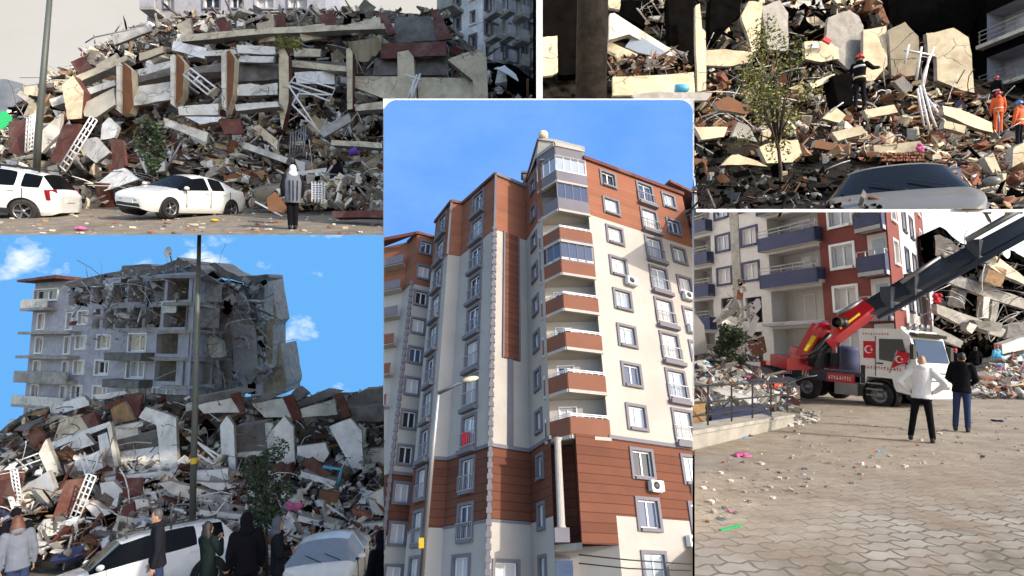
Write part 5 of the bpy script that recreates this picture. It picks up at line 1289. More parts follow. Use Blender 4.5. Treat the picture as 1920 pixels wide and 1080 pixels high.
tag(g.build('red_cloth'), 'bright red crumpled cloth hanging from the pancaked house', 'cloth')
# ---- litter on the paving
def litter(px, py, m, size, label, n=4, cat='litter', name='litter'):
    c = brg(px, py); g = MB()
    for k in range(n): g.ell(c + Vector((rn(-.45, .45) * size, rn(-.35, .35) * size, size * rn(.03, .12))), (size * rn(.3, .7), size * rn(.15, .4), size * rn(.05, .16)), m, Matrix.Rotation(rn(0, 3), 3, 'Z'), 9, 6)
    return tag(g.build(name), label, cat)
litter(1392, 856, 'pink_cloth', .22, 'crumpled magenta cloth lying on the dusty paving near the low wall', 6, 'cloth', 'crumpled_cloth'); litter(1372, 961, 'pink_cloth', .07, 'small pink rag on the pavers in the foreground', 3, 'cloth', 'rag')
litter(1354, 974, 'cloth_grey', .08, 'grey blue plastic bag on the pavers beside the pink rag', 4, 'bag', 'plastic_bag'); litter(1650, 848, 'sky_blue_plastic', .1, 'bright blue plastic scrap alone on the middle of the paving', 3, 'plastic scrap', 'plastic_scrap')
litter(1641, 842, 'orange_suit', .06, 'tiny orange scrap beside the blue scrap on the paving', 2, 'plastic scrap', 'plastic_scrap'); litter(1395, 820, 'sky_blue_plastic', .14, 'light blue bag at the foot of the low wall', 4, 'bag', 'plastic_bag')
litter(1408, 818, 'orange_plain', .12, 'orange wrapper at the foot of the low wall', 4, 'wrapper', 'wrapper'); litter(1868, 790, 'cloth_navy', .22, 'dark blue rag on the paving right of the man in jeans', 5, 'cloth', 'rag'); litter(1508, 890, 'bright_wall', .05, 'white paper scrap on the dusty paving', 2, 'paper', 'paper_scrap')
c = brg(1370, 992); g = MB(); g.bar(c + Vector((-.13, -.05, .012)), c + Vector((.13, .06, .012)), .03, .012, 'green_plastic'); tag(g.build('plastic_strip'), 'bright green plastic strip lying on the pavers', 'plastic scrap')
def gpoly(name, label, poly, n, size, pal):
    mb = MB(); names = [a for a, b in pal for _ in range(b)]; k = 0
    xs = [p[0] for p in poly]; ys = [p[1] for p in poly]
    while k < n:
        x, y = rn(min(xs), max(xs)), rn(min(ys), max(ys))
        if not inside((x, y), poly): continue
        k += 1; c = brg(x, y); s = size[0] + (size[1] - size[0]) * R.random() ** 3; mb.box(c + Vector((0, 0, s * .15)), (s * rn(.5, 1), s * rn(.5, 1), s * rn(.2, .6)), R.choice(names), Matrix.Rotation(rn(0, 6), 3, 'Z') @ Matrix.Rotation(rn(-.3, .3), 3, 'X'))
    return tag(mb.build(name), label, 'rubble', None, 'stuff')
gpoly('loose_chips', 'small stone chips and scraps strewn over the paved square', [(1310, 870), (1480, 800), (1560, 762), (1920, 750), (1920, 850), (1700, 880), (1400, 960), (1310, 1000)], 520, (.012, .09), [('concrete', 4), ('white_wall', 3), ('brick', 1), ('dark_concrete', 2), ('kerb', 3)])
gpoly('loose_chips', 'broken plaster at the foot of the low wall', [(1480, 800), (1500, 770), (1540, 775), (1530, 795)], 120, (.04, .2), [('concrete', 4), ('white_wall', 3), ('dark_concrete', 3)])
wires('bent_rods', 'bent rods and cables trailing from the pancaked house', [(1755, 450), (1930, 500), (1930, 640), (1755, 640)], lambda x, y: 33.0, 60, (.6, 2.6))
wires('bent_rods', 'thin rods and torn strips in the waste behind the railing', [(1295, 680), (1480, 720), (1480, 770), (1295, 790)], lambda x, y: dl(x, y) - .4, 60, (.4, 1.5))
# ================================================================ upper left: collapsed block above a street with two white cars
pw = MB(); k0 = .0515
pw.add([(12 * k0 - .07, 12, -18), (12 * k0 + .07, 12, -18), (70 * k0 + .07, 70, -18), (70 * k0 - .07, 70, -18), (12 * k0 - .07, 12, 26), (12 * k0 + .07, 12, 26), (70 * k0 + .07, 70, 26), (70 * k0 - .07, 70, 26)],
       [(0, 1, 5, 4), (1, 2, 6, 5), (2, 3, 7, 6), (3, 0, 4, 7), (4, 5, 6, 7), (3, 2, 1, 0)], 'partition_white')
tag(pw.build('partition', None, origin=None), 'white partition between the two ruins, added and made tall to shade the left sets', 'partition wall')  # added divider, raised out of view to keep the sun off the left sets
skymat('sky_grey', (.60, .575, .53), (.68, .65, .61), .8, .03, .6, (.35, .7))
mb = MB(); mb.prism([at(-160, -120, 90), at(1010, -120, 90), at(1010, 430, 90), at(-160, 430, 90)], (0, .4, 0), 'sky_grey'); tag(mb.build('sky'), kind='structure')
def tld(py): return 1.55 / (.22 - (CY - py) / F)
def tlg(px, py): return at(px, py, tld(py))
pm('dusty_road', (.25, .205, .155), var=.35, scale=3, dirt=.6, dirtcol=(.12, .095, .065), dirtscale=.8, bump=.7, bscale=14)
vs = []; fs = []; ys = [12.85, 14, 16, 19, 23, 26]
for y in ys:
    for k in range(13): vs.append((-1.12 * y + (.03 + 1.12) * y * k / 12, y, .22 * y - 1.55))
for i in range(len(ys) - 1):
    for k in range(12): fs.append((i * 13 + k, i * 13 + k + 1, (i + 1) * 13 + k + 1, (i + 1) * 13 + k))
mb = MB(); mb.add(vs, fs, 'dusty_road'); tag(mb.build('road', None, origin=None), kind='structure')
mb = MB(); hp = [(-160, 175), (-60, 150), (10, 148), (40, 156), (75, 172), (130, 185), (130, 330), (-160, 330)]
mb.prism([at(x, y, 78) for x, y in hp[::-1]], (0, 4, 0), 'hill'); tag(mb.build('hill'), kind='structure')
def t1(x, y): return 22.2 + max(0, 385 - y) * .022
TOP = [(-70, 262), (0, 236), (22, 200), (60, 172), (110, 140), (150, 118), (200, 78), (262, 46), (330, 30), (470, 24), (600, 20), (720, 20), (830, 30), (862, 70), (905, 100), (940, 128), (1004, 170)]
heap('rubble_mound', 'great dark mound of crushed flats at the upper left', [(x, y, 388) for x, y in TOP], lambda x, y: t1(x, y) + .9, 'rubble_dark', 1.4, 6)
S = lambda nm, cat, lab, m, d, t, pts, **k: slab(nm, lab, cat, m, d, t, pts, **k)
# standing wall fins of the pancaked storeys
fins = [('cream wall fin leaning left above the white sedan and the lamp post', 'cream', 'maroon', 23.5, [(116, 159), (137, 141), (157, 171), (153, 222), (126, 224)]),
        ('brown wall fin with a cream front edge, left of three standing in a row', 'brown', 'cream', 23.6, [(225, 118), (230, 116), (246, 130), (250, 196), (243, 212), (226, 214)]),
        ('brown wall fin with a cream front edge, middle of three standing in a row', 'brown', 'cream', 23.8, [(326, 106), (331, 100), (346, 118), (342, 179), (328, 202), (324, 200)]),
        ('brown wall fin with a cream front edge, right of three standing in a row', 'brown', 'cream', 24.0, [(424, 98), (430, 93), (440, 110), (436, 179), (426, 210), (421, 206)]),
        ('slim cream fin with a ragged foot above the white window frames', 'cream', 'maroon', 24.0, [(523, 94), (533, 88), (541, 106), (541, 191), (529, 244), (523, 204)]),
        ('very narrow straight cream post between two parapet walls', 'cream', 'maroon', 24.0, [(649, 94), (655, 89), (661, 98), (661, 204), (651, 206)]),
        ('broken cream fin with white pipes leaning on it', 'cream', 'concrete', 24.2, [(745, 98), (765, 94), (775, 106), (781, 190), (745, 190)]),
        ('largest cream fin with rounded top, at the right end of the upper left ruin', 'cream', 'dark_concrete', 24.2, [(839, 112), (868, 100), (900, 92), (912, 106), (915, 192), (890, 190), (886, 150)])]
for lab, m, sd, d, pts in fins: S('wall_fin', 'wall piece', lab, m, d, .4, pts, side=sd, j=.5, tilt=(rn(.1, .5), .02))
for i, (x, y0, y1) in enumerate(((219, 120, 212), (320, 104, 200), (416, 98, 208))):
    slab('wall_edge', ['pale front edge of the left brown fin', 'pale front edge of the middle brown fin', 'pale front edge of the right brown fin'][i], 'wall piece', 'white_wall', 23.3 + .2 * i, .12, [(x - 1, y0 + 2), (x + 5, y0 - 3), (x + 7, y0), (x + 7, y1), (x, y1 - 6)], side='white_wall', j=.4, tilt=(.3, .02))
panels = [('long cream parapet wall between the left and middle brown fins', 'white_wall', 23.9, [(249, 163), (318, 153), (320, 187), (251, 198)]),
          ('cream parapet wall with a diagonal lower edge right of the narrow post', 'cream', 24.4, [(663, 143), (745, 143), (747, 190), (724, 186), (663, 163)]),
          ('long cracked cream parapet at the right end of the ruin', 'cream', 24.6, [(784, 145), (889, 147), (889, 192), (784, 192)]),
          ('chewed cream parapet with broken top right of the third brown fin', 'white_wall', 24.3, [(444, 159), (470, 156), (490, 160), (520, 155), (520, 177), (444, 179)]),
          ('white block with a blue stain below the middle brown fin', 'bright_wall', 23.2, [(334, 200), (409, 194), (409, 216), (336, 216)]),
          ('long white slab lying aslant behind the small tree', 'white_wall', 22.8, [(306, 220), (391, 249), (387, 267), (310, 236)]),
          ('flat white slice with ragged underside below the white block', 'bright_wall', 22.7, [(346, 219), (416, 219), (408, 228), (376, 233)]),
          ('white slab tipped forward high in the pile', 'bright_wall', 25.2, [(326, 76), (388, 90), (383, 110), (322, 94)]),
          ('cream beam on the left shoulder of the ruin', 'cream', 25.0, [(180, 122), (218, 100), (220, 114), (182, 134)]),
          ('pale parapet beam between left and middle fins, upper one', 'white_wall', 25.0, [(257, 131), (320, 114), (318, 127), (261, 143)]),
          ('long pale roof edge on the top left of the ruin', 'white_wall', 26.5, [(208, 68), (281, 45), (283, 58), (214, 84)]),
          ('cream beam sticking out above the pale roof edge', 'cream', 26.3, [(330, 46), (356, 33), (362, 70), (340, 66)]),
          ('pale beam piece under the pale roof edge', 'cream', 25.6, [(260, 100), (305, 86), (307, 98), (262, 114)]),
          ('cream lintel with dark hollow left of the hanging cloth', 'cream', 26.0, [(480, 44), (514, 37), (516, 76), (486, 80)]),
          ('cream lintel between the two short maroon posts at the top', 'cream', 25.8, [(560, 50), (608, 44), (616, 70), (566, 78)]),
          ('broad cream lintel right of the middle maroon post', 'cream', 25.8, [(650, 46), (712, 32), (714, 56), (660, 66)]),
          ('pale parapet strip above the third brown fin', 'white_wall', 25.4, [(444, 84), (516, 88), (516, 102), (444, 100)]),
          ('second pale parapet strip just under the upper one', 'white_wall', 25.0, [(446, 104), (514, 106), (512, 117), (448, 116)]),
          ('pale strip under the hanging cloth', 'cream', 25.2, [(550, 90), (602, 92), (600, 106), (552, 106)]),
          ('white wall patch with a dark hole above the window frames', 'bright_wall', 24.6, [(552, 136), (626, 132), (628, 158), (556, 156)]),
          ('grey slab with a pale rim tipped up right of the window frames', 'concrete', 22.9, [(602, 238), (654, 212), (658, 228), (606, 258)]),
          ('white sloping slab left of the maroon door leaf', 'white_wall', 22.8, [(74, 248), (114, 212), (112, 250), (78, 286)]),
          ('white panel lying on its corner right of the white ladder railing', 'bright_wall', 22.4, [(150, 262), (180, 257), (205, 286), (180, 306), (155, 286)]),
          ('white squarish panel in the middle of the lower pile', 'bright_wall', 22.6, [(192, 232), (204, 220), (222, 238), (214, 258), (188, 262)]),
          ('pale slab leaning behind the trunk of the small tree', 'white_wall', 22.4, [(256, 286), (306, 286), (310, 320), (274, 326)]),
          ('big pale slab lying flat behind the black railing', 'bright_wall', 22.0, [(172, 350), (226, 310), (260, 336), (196, 358)]),
          ('cream wardrobe board lying right of the sedan roof', 'cream', 22.2, [(474, 240), (486, 234), (520, 262), (520, 280)]),
          ('white curtain wall sagging left of the brown fin', 'cloth_cream', 23.5, [(152, 196), (214, 164), (216, 196), (180, 220), (158, 218)])]
for lab, m, d, pts in panels: S('wall_fragment', 'wall piece', lab, m, d, .16, pts, j=.9)
for lab, m, d, pts in (('maroon wall standing at the left picture edge behind the white railing', 'maroon', 22.6, [(16, 228), (48, 224), (44, 290), (16, 286)]),
        ('maroon door leaf leaning over the rubble left of the white ladder', 'maroon', 22.2, [(118, 234), (150, 232), (124, 314), (94, 300)]),
        ('maroon slab with a crooked top beside the blue grey gap', 'maroon', 22.2, [(206, 260), (230, 262), (236, 310), (212, 322)]),
        ('maroon roof block on the far left shoulder', 'maroon', 25.0, [(132, 116), (155, 106), (180, 138), (152, 150)]),
        ('short maroon post tipped right above the middle fin', 'maroon', 26.4, [(404, 36), (420, 31), (444, 74), (420, 82)]),
        ('short maroon post left of the cream lintel at the top', 'maroon', 26.2, [(512, 28), (534, 24), (534, 66), (520, 70)]),
        ('middle maroon post tipped right at the top of the ruin', 'maroon', 26.2, [(598, 28), (624, 24), (640, 68), (614, 74)]),
        ('maroon post right of the broad lintel', 'maroon', 26.2, [(702, 26), (722, 22), (742, 62), (726, 68)]),
        ('long leaning maroon beam at the top right of the ruin', 'maroon', 26.0, [(806, 18), (822, 16), (848, 72), (822, 76)]),
        ('wide maroon balcony wall above the cracked parapet', 'maroon', 25.2, [(714, 82), (836, 77), (836, 104), (714, 110)]),
        ('maroon board lying below the third fin', 'maroon', 22.6, [(410, 224), (450, 222), (456, 250), (420, 252)]),
        ('brown board propped at the feet of the woman in the shawl', 'brown', 15.6, [(500, 372), (514, 360), (536, 390), (528, 399), (502, 394)])):
    S('maroon_board' if 'maroon' in m else 'board', 'board', lab, m, d, .14, pts, side=m, j=.6)
for i, (lab, pts, d) in enumerate((('dark torn floor slab between the left and middle fins', [(246, 146), (320, 128), (322, 140), (250, 158)], 24.4), ('dark torn floor slab between the middle and third fins', [(346, 128), (414, 118), (416, 134), (346, 140)], 24.4),
        ('dark floor slab running over the white window frames', [(444, 118), (522, 120), (522, 148), (444, 152)], 25.4), ('dark slab painting the shaded hollow above the wide maroon balcony wall', [(740, 34), (806, 30), (836, 76), (736, 80)], 26.4),  # the last slab here paints a shaded hollow as dark colour
        ('dark floor slab under the hanging cloth', [(544, 112), (650, 118), (650, 132), (544, 130)], 25.2), ('dark slab under the wide maroon balcony wall', [(700, 112), (836, 108), (838, 140), (700, 142)], 25.4))):
    S('floor_slab', 'floor slab', lab, 'dark_concrete', d, .7, pts, j=1.6, tilt=(0, .2))
for lab, m, d, pts in (('long pale floor edge along the top of the upper left ruin', 'cream', 25.6, [(338, 66), (500, 52), (720, 44), (722, 54), (500, 63), (340, 78)]),
        ('long dusty floor edge below the short maroon posts', 'white_wall', 25.0, [(350, 98), (440, 92), (444, 101), (352, 108)]),
        ('long cream floor edge behind the slim cream fin', 'cream', 24.8, [(536, 112), (650, 124), (650, 134), (536, 124)]),
        ('broad pale floor plate sagging on the left shoulder of the ruin', 'white_wall', 24.2, [(92, 186), (214, 150), (216, 160), (98, 200)]),
        ('cream floor plate lying over the left shoulder of the ruin', 'cream', 24.6, [(128, 148), (236, 104), (240, 112), (134, 160)]),
        ('pale floor plate slumped below the chewed parapet', 'white_wall', 23.4, [(440, 196), (520, 190), (524, 200), (444, 208)]),
        ('cream plate slumped under the parapet with the diagonal edge', 'cream', 23.2, [(664, 196), (722, 190), (722, 204), (668, 208)]),
        ('pale broken floor plate lying flat left of the tipped grey slab', 'white_wall', 22.7, [(458, 266), (540, 296), (536, 306), (456, 278)]),
        ('cream floor plate crumbling above the purple bucket', 'cream', 22.6, [(620, 262), (716, 268), (716, 278), (622, 272)]),
        ('pale plate lying above the crushed car', 'white_wall', 21.6, [(548, 322), (640, 312), (644, 322), (552, 334)])):
    S('floor_plate', 'floor slab', lab, m, d, .5, pts, j=.9, tilt=(rn(-.15, .15), .4))
PAL = [('white_wall', 6), ('cream', 7), ('concrete', 6), ('dark_concrete', 7), ('maroon', 4), ('brown', 3), ('wood', 2), ('void', 3), ('rubble_dark', 5), ('bright_wall', 5)]
debris('debris', 'splintered walls, furniture and pipes filling the upper left ruin', [(x, y + 6) for x, y in TOP] + [(1004, 200), (720, 385), (60, 385), (-70, 300)], t1, 1900, (.25, 1.5), PAL, flat=.66, power=1.5)
debris('debris', 'small light scraps and broken furniture on the slope in front of the ruin', [(250, 215), (560, 190), (720, 210), (720, 400), (480, 395), (440, 330), (250, 290)], lambda x, y: t1(x, y) - .5, 1500, (.1, .75), PAL + [('bright_wall', 5), ('wood', 3), ('blue_plastic', 0), ('pink_cloth', 0)], flat=.55, sticks=.28)
debris('debris', 'crushed parts along the skyline of the upper left ruin', [(60, 168), (200, 72), (330, 24), (600, 12), (840, 22), (840, 50), (330, 56), (200, 110), (70, 190)], lambda x, y: 28.5, 420, (.25, 1.3), PAL, flat=.4, sticks=.35)
# white railings, frames and other metal
def frame_lines(name, label, cat, d, lines, r=.028, m='white_metal', dd=0.0):
    g = MB()
    for l in lines: g.tube([at(*(q if len(q) > 2 else (q[0], q[1], d))) for q in l], r, m, 6)
    return tag(g.build(name), label, cat)
frame_lines('ladder_railing', 'long white balcony railing lying aslant like a ladder beside the maroon door leaf', 'railing', 21.9, [[(176, 222), (116, 318)], [(170, 218), (112, 312)], [(182, 226), (124, 322)]] + [[(170 - 6.4 * i, 218 + 10.4 * i), (182 - 6.4 * i, 226 + 10.6 * i)] for i in range(10)])
frame_lines('balcony_railing', 'white balcony railing bent upright beside the lamp post', 'railing', 22.0, [[(51, 220), (47, 284)], [(66, 212), (62, 280)]] + [[(51 - .5 * i, 222 + 8 * i), (66 - .5 * i, 214 + 8 * i)] for i in range(9)] + [[(56, 217), (52, 283)], [(61, 214), (57, 282)]])
frame_lines('bent_frame', 'white window frame tipped between the middle and third fins', 'window frame', 23.4, [[(344, 140), (357, 128), (404, 164), (390, 178), (344, 140)], [(352, 136), (396, 172)], [(374, 142), (362, 154)]], .045)
frame_lines('metal_frame', 'tangle of white steel window frames hanging over the slope', 'window frame', 22.8, [[(541, 160), (552, 144), (628, 166), (618, 190), (541, 160)], [(546, 154), (622, 178)], [(560, 176), (618, 178)], [(541, 160), (600, 250)], [(548, 196), (604, 252)], [(560, 176), (548, 196)]], .04)
frame_lines('bent_frame', 'grey meshed window leaf standing in the slope left of the tipped slab', 'window frame', 22.3, [[(545, 252), (574, 236), (570, 286), (543, 298), (545, 252)]] + [[(545 + 5 * i, 250 - 2.6 * i), (543 + 5 * i, 297 - 2.4 * i)] for i in range(6)], .025, 'grey_metal')
frame_lines('pipe', 'bundle of white pipes leaning on the broken cream fin', 'pipe', 23.8, [[(758, 140), (790, 150)], [(788, 138), (768, 196)], [(782, 140), (762, 192)], [(776, 150), (770, 190)]], .05)
frame_lines('pipe', 'loose white pipe lying beside the rear wheel of the sedan', 'pipe', 17.4, [[(478, 378), (530, 406)]], .03)
frame_lines('pipe', 'long thin metal bar standing out of the pile by the small tree', 'pipe', 22.2, [[(340, 266), (312, 318)]], .04, 'grey_metal')
frame_lines('rod', 'thin bent rods poking out of the left skyline of the ruin', 'rod', 27, [[(160, 80), (176, 70), (260, 52)], [(178, 82), (176, 66)], [(136, 132), (150, 116)], [(216, 60), (228, 42)]], .03, 'grey_metal')
g = MB(); p = [at(657, 98 - 10 * math.sin(0), 24.6)]; vs = []; n = 14
for i in range(n + 1):
    t_ = i / n; x = 655 + 58 * t_; sag = 24 * math.sin(math.pi * t_)
    for k in range(6): vs.append(at(x + k * .4 * math.sin(i), 78 - 8 * t_ + (sag + 18) * k / 5 * (1 if t_ < .8 else 1.2), 24.5 + .18 * math.sin(i * 2.1) + .1 * k))
g.add(vs, [(i * 6 + k, i * 6 + k + 1, (i + 1) * 6 + k + 1, (i + 1) * 6 + k) for i in range(n) for k in range(5)], 'cloth_cream', True); tag(g.build('hanging_cloth'), 'cream curtain draped in folds over the broken lintel at the top', 'curtain')
g = MB(); X = Matrix.Translation(at(655, 288, 22.0)) @ Matrix.Rotation(rad(70), 4, 'Y'); g.lathe([(0, 0), (.14, 0), (.19, .36), (.2, .37), (.18, .36), (.13, .02)], 'purple', X, 16); tag(g.build('bucket'), 'purple plastic bucket lying in the rubble slope', 'bucket')
g = MB(); g.v = []; c = at(597, 379, 16.2)
for i in range(7): g.box(c + Vector((0, 0, .1 + i * .07)), (.3, .24, .03), 'plate_white')
for x in (-.15, -.05, .05, .15): g.box(c + Vector((x, -.12, .3)), (.03, .02, .6), 'plate_white'); g.box(c + Vector((x, .12, .3)), (.03, .02, .6), 'plate_white')
tag(g.build('plastic_crate'), 'tall white slatted plastic crate right of the woman in the shawl', 'crate')
for px, py, m, lab in ((470, 263, 'pink_cloth', 'pink cushion lying in the slope'), (538, 100, 'yellow', 'yellow potted plant remains on the third fin')): pass
R.seed(5)
root = empty('potted_plant', at(542, 92, 24.0), None, 'yellowing plant clump on the floor edge above the slim cream fin', 'plant'); g = MB()
for i in range(260):
    v = Vector((rn(-1, 1) * .55, rn(-.3, .3), rn(0, .5))); m3 = rot_rand(); g.add([v + m3 @ Vector(q) for q in ((-.1, 0, 0), (0, -.03, .01), (.12, 0, 0), (0, .03, .01))], [(0, 1, 2, 3)], 'leaf_yellow')
g.build('foliage', root, origin=None); g = MB(); g.tube([(0, 0, -.3), (0, 0, .3)], .03, 'bark', 6); g.build('stem', root, origin=None)
# the flats still standing behind
def backhouse(name, label, plan, ztop, zbot, cols, rows_, m, wpx, A, lean=0, balc=()):
    f = Frame(A, lean); rt = f.root(name, label, 'building'); wb = MB()
    for (p, q, cc, bal, mm) in plan:
        a, b = f.plan_d(*p), f.plan_d(*q); L = (b - a).length; zt = f.zat(a, ztop); zb2 = f.zat(a, zbot); st = (zt - zb2) / rows_
        oo = [(L * s - L * w_ / 2, L * s + L * w_ / 2, zt - (k + 1) * st + st * .28, zt - (k + 1) * st + st * .82) for s, w_ in cc for k in range(rows_)]
        Pw = wall_grid(wb, a, b, zb2, zt, oo, .35, lambda s, z: mm, mm)
        for o in oo: window(rt, Pw, o, .35, mm if R.random() < .5 else 'grey_trim', 'white_metal' if R.random() < .7 else 'grey_trim', R.choice(['glass_dark', 'glass_dark', 'glass_pale', 'curtain']), tw=.1, proud=.05, fw=.08)
        for s0, s1 in bal:
            for k in range(rows_):
                z = zt - (k + 1) * st; g = MB(); o_ = 1.1
                g.prism([Pw(L * s0, z - .2, -o_), Pw(L * s1, z - .2, -o_), Pw(L * s1, z, -o_), Pw(L * s0, z, -o_)], Pw(0, 0, 0) - Pw(0, 0, -o_), 'concrete')
                g.prism([Pw(L * s0, z, -o_), Pw(L * s1, z, -o_), Pw(L * s1, z + st * .33, -o_), Pw(L * s0, z + st * .33, -o_)], Pw(0, 0, -o_ + .12) - Pw(0, 0, -o_), R.choice(['grey_wall', 'concrete', 'grey_wall'])); g.build('balcony', rt)
    wb.build('wall', rt, origin=None); return f, rt
backhouse('flats', 'dark grey flats still standing right behind the top of the upper left ruin', [((276, 36), (610, 36), [(.12, .05), (.36, .09), (.5, .07), (.66, .1), (.84, .1)], [(.02, .1)], 'grey_wall'), ((610, 36), (640, 40), [], [], 'grey_wall')], -60, 72, None, 3, 'grey_wall', None, at(440, 40, 36))
backhouse('flats', 'grey flats with balconies still standing at the right of the upper left ruin', [((842, 33), (905, 31.5), [(.25, .18), (.72, .18)], [(.0, .45)], 'bright_wall'), ((905, 31.5), (936, 32.3), [(.3, .3), (.75, .3)], [(.1, .5)], 'bright_wall'), ((936, 32.3), (975, 33.2), [(.2, .16), (.5, .16), (.8, .16)], [(.0, .3), (.62, .95)], 'bright_wall'), ((975, 33.2), (1005, 34), [(.25, .2), (.7, .2)], [(.1, .5)], 'bright_wall')], -62, 210, None, 6, 'grey_wall', None, at(900, 150, 33))
heap('rubble_mound', 'black roof wreck heaped at the right end beside the largest fin', [(905, 120, 200), (935, 118, 200), (960, 122, 200), (1004, 150, 200)], lambda x, y: 27, 'void', 1.2, 5, thick=2)
slab('roof_sheet', 'bent white metal sheet on the black wreck by the white partition', 'metal sheet', 'white_metal', 26.0, .1, [(926, 128), (946, 122), (968, 140), (972, 152), (950, 138)], side='white_metal')
# street level
pole0, pole1 = tlg(64, 392), at(98, -60, 19)
lr2 = empty('street_lamp', pole0, None, 'dark grey lamp post leaning slightly at the left edge of the first street', 'street lamp')
g = MB(); g.tube([(0, 0, 0), (at(72, 250, 18.6) - pole0), (pole1 - pole0)], [.13, .105, .075], 'pole_paint', 10); g.build('pole', lr2, origin=None)
car(SEDAN, tlg(346, 405), tilt_rot(tlg(346, 405), -11, 219), 'dusty white sedan parked in front of the upper left ruin', scale=1.0, paint='white_paint').scale = (.84, .95, .98)
car(SUV, tlg(-22, 407), tilt_rot(tlg(-22, 407), -10, 152), 'white off road car cut by the left picture edge beside the lamp post', scale=1.06, suv=True)
p = tlg(549, 430); person(p, 1.68, 10, 'woman in a grey striped shawl and white headscarf facing the ruin', 'cloth_dark', 'cloth_black', hairkind='scarf', hair='cloth_white', tilt=-6, scarf='cloth_grey', stance=.07)
p = tlg(628, 394); person(p, 2.0, 160, 'dark clothed person standing in the rubble right of the white crate', 'cloth_black', 'cloth_black', tilt=-6, hood=True, stance=.08)
p = at(615, 382, 19.5); car(SEDAN, at(592, 390, 20.6), tilt_rot(p, -11, 190), 'crushed pale car half buried behind the woman in the shawl', paint='champagne_paint', scale=.95, plate=False)
R.seed(9)
tree('young_tree', 'thin dark young tree between the black railing and the sedan', tlg(288, 397), 3.3, 1.55, [(rn(-.5, .45) * (1 - abs(i - 8) * .06), rn(-.4, .4), 1.5 + .13 * i, rn(.13, .36)) for i in range(14)], 'leaf_dark', 1500, .13, .05)
g = MB(); a, b, c = tlg(78, 388), tlg(150, 390), tlg(262, 372)
for p, q in ((a, b), (b, c)):
    for h in (.35, .75): g.bar(p + Vector((0, 0, h)), q + Vector((0, 0, h)), .035, .035, 'black_metal')
    for t_ in (0, .33, .66, 1): r_ = p.lerp(q, t_); g.bar(r_, r_ + Vector((0, 0, .8)), .04, .04, 'black_metal')
rl = tag(g.build('railing'), 'thin black pipe railing in front of the rubble left of the sedan', 'railing')
g = MB()
for p, q in ((a, b), (b, c)): g.bar(p + Vector((0, -.15, -.02)), q + Vector((0, -.15, -.02)), .3, .3, 'kerb')
tag(g.build('kerb'), kind='structure')
slab('tarpaulin', 'green tarpaulin hanging at the left edge of the upper left ruin', 'tarpaulin', 'green_plastic', 23.2, .08, [(-20, 212), (10, 208), (20, 220), (19, 234), (4, 242), (-20, 236)], side='green_plastic', j=1.5)
mb = MB(); 
for i in range(420):
    x, y = rn(-40, 720), rn(384, 439); c = tlg(x, y); s = .015 + .11 * R.random() ** 3; mb.box(c + Vector((0, 0, s * .2)), (s * rn(.5, 1.6), s, s * rn(.3, .6)), R.choice(['concrete', 'white_wall', 'brick', 'cream', 'wood', 'dark_concrete']), Matrix.Rotation(rn(0, 6), 3, 'Z'))
tag(mb.build('road_litter'), 'plaster chips and scraps scattered over the dusty road', 'rubble', None, 'stuff')
for px, py, m, lab in ((398, 416, 'yellow', 'yellow rag on the road before the sedan'), (155, 432, 'pink_cloth', 'pink rag on the road near the lower picture edge')):
    g = MB(); c = tlg(px, py)
    for k in range(4): g.ell(c + Vector((rn(-.09, .09), rn(-.06, .06), .04)), (.13, .09, .05), m, Matrix.Rotation(rn(0, 3), 3, 'Z'), 9, 6)
    tag(g.build('rag'), lab, 'cloth')
slab('tile_stack', 'low dark red stack of boards at the right end of the first street', 'boards', 'maroon', 15.2, .5, [(622, 396), (718, 394), (718, 408), (626, 408)], side='maroon')
debris('debris', 'dark splinters half covering the crushed pale car', [(520, 350), (600, 330), (720, 340), (720, 396), (640, 392), (520, 384)], lambda x, y: 18.9, 420, (.12, .8), PAL, flat=.55, sticks=.3)
wires('bent_rods', 'bent rods, cables and torn strips in the upper left ruin', [(x, y + 8) for x, y in TOP] + [(1004, 190), (720, 380), (60, 380), (-60, 300)], lambda x, y: t1(x, y) - .4, 230, (.5, 2.4))
# ================================================================ lower left: the same ruin under a blue evening sky, watched by bystanders
SKX = 36.0
skymat('sky_left', (.115, .36, .74), (.82, .88, .97), 1.0, .075, 0.62, (.57, .73), (SKX, 0, 0))
mb = MB(); mb.prism([at(-200, 398, 84), at(1010, 398, 84), at(1010, 1300, 84), at(-200, 1300, 84)], (0, .4, 0), 'sky_left'); tag(mb.build('sky'), kind='structure')
mb = MB(); vs = []; ys = [5, 8, 12, 18, 28, 50]
for y in ys:
    for k in range(7): vs.append((-1.15 * y + (1.15 - .12) * y * k / 6, y, -(.43 * y + 1.6)))
mb.add(vs, [(i * 7 + k, i * 7 + k + 1, (i + 1) * 7 + k + 1, (i + 1) * 7 + k) for i in range(5) for k in range(6)], 'dusty_road'); tag(mb.build('road', None, origin=None), kind='structure')
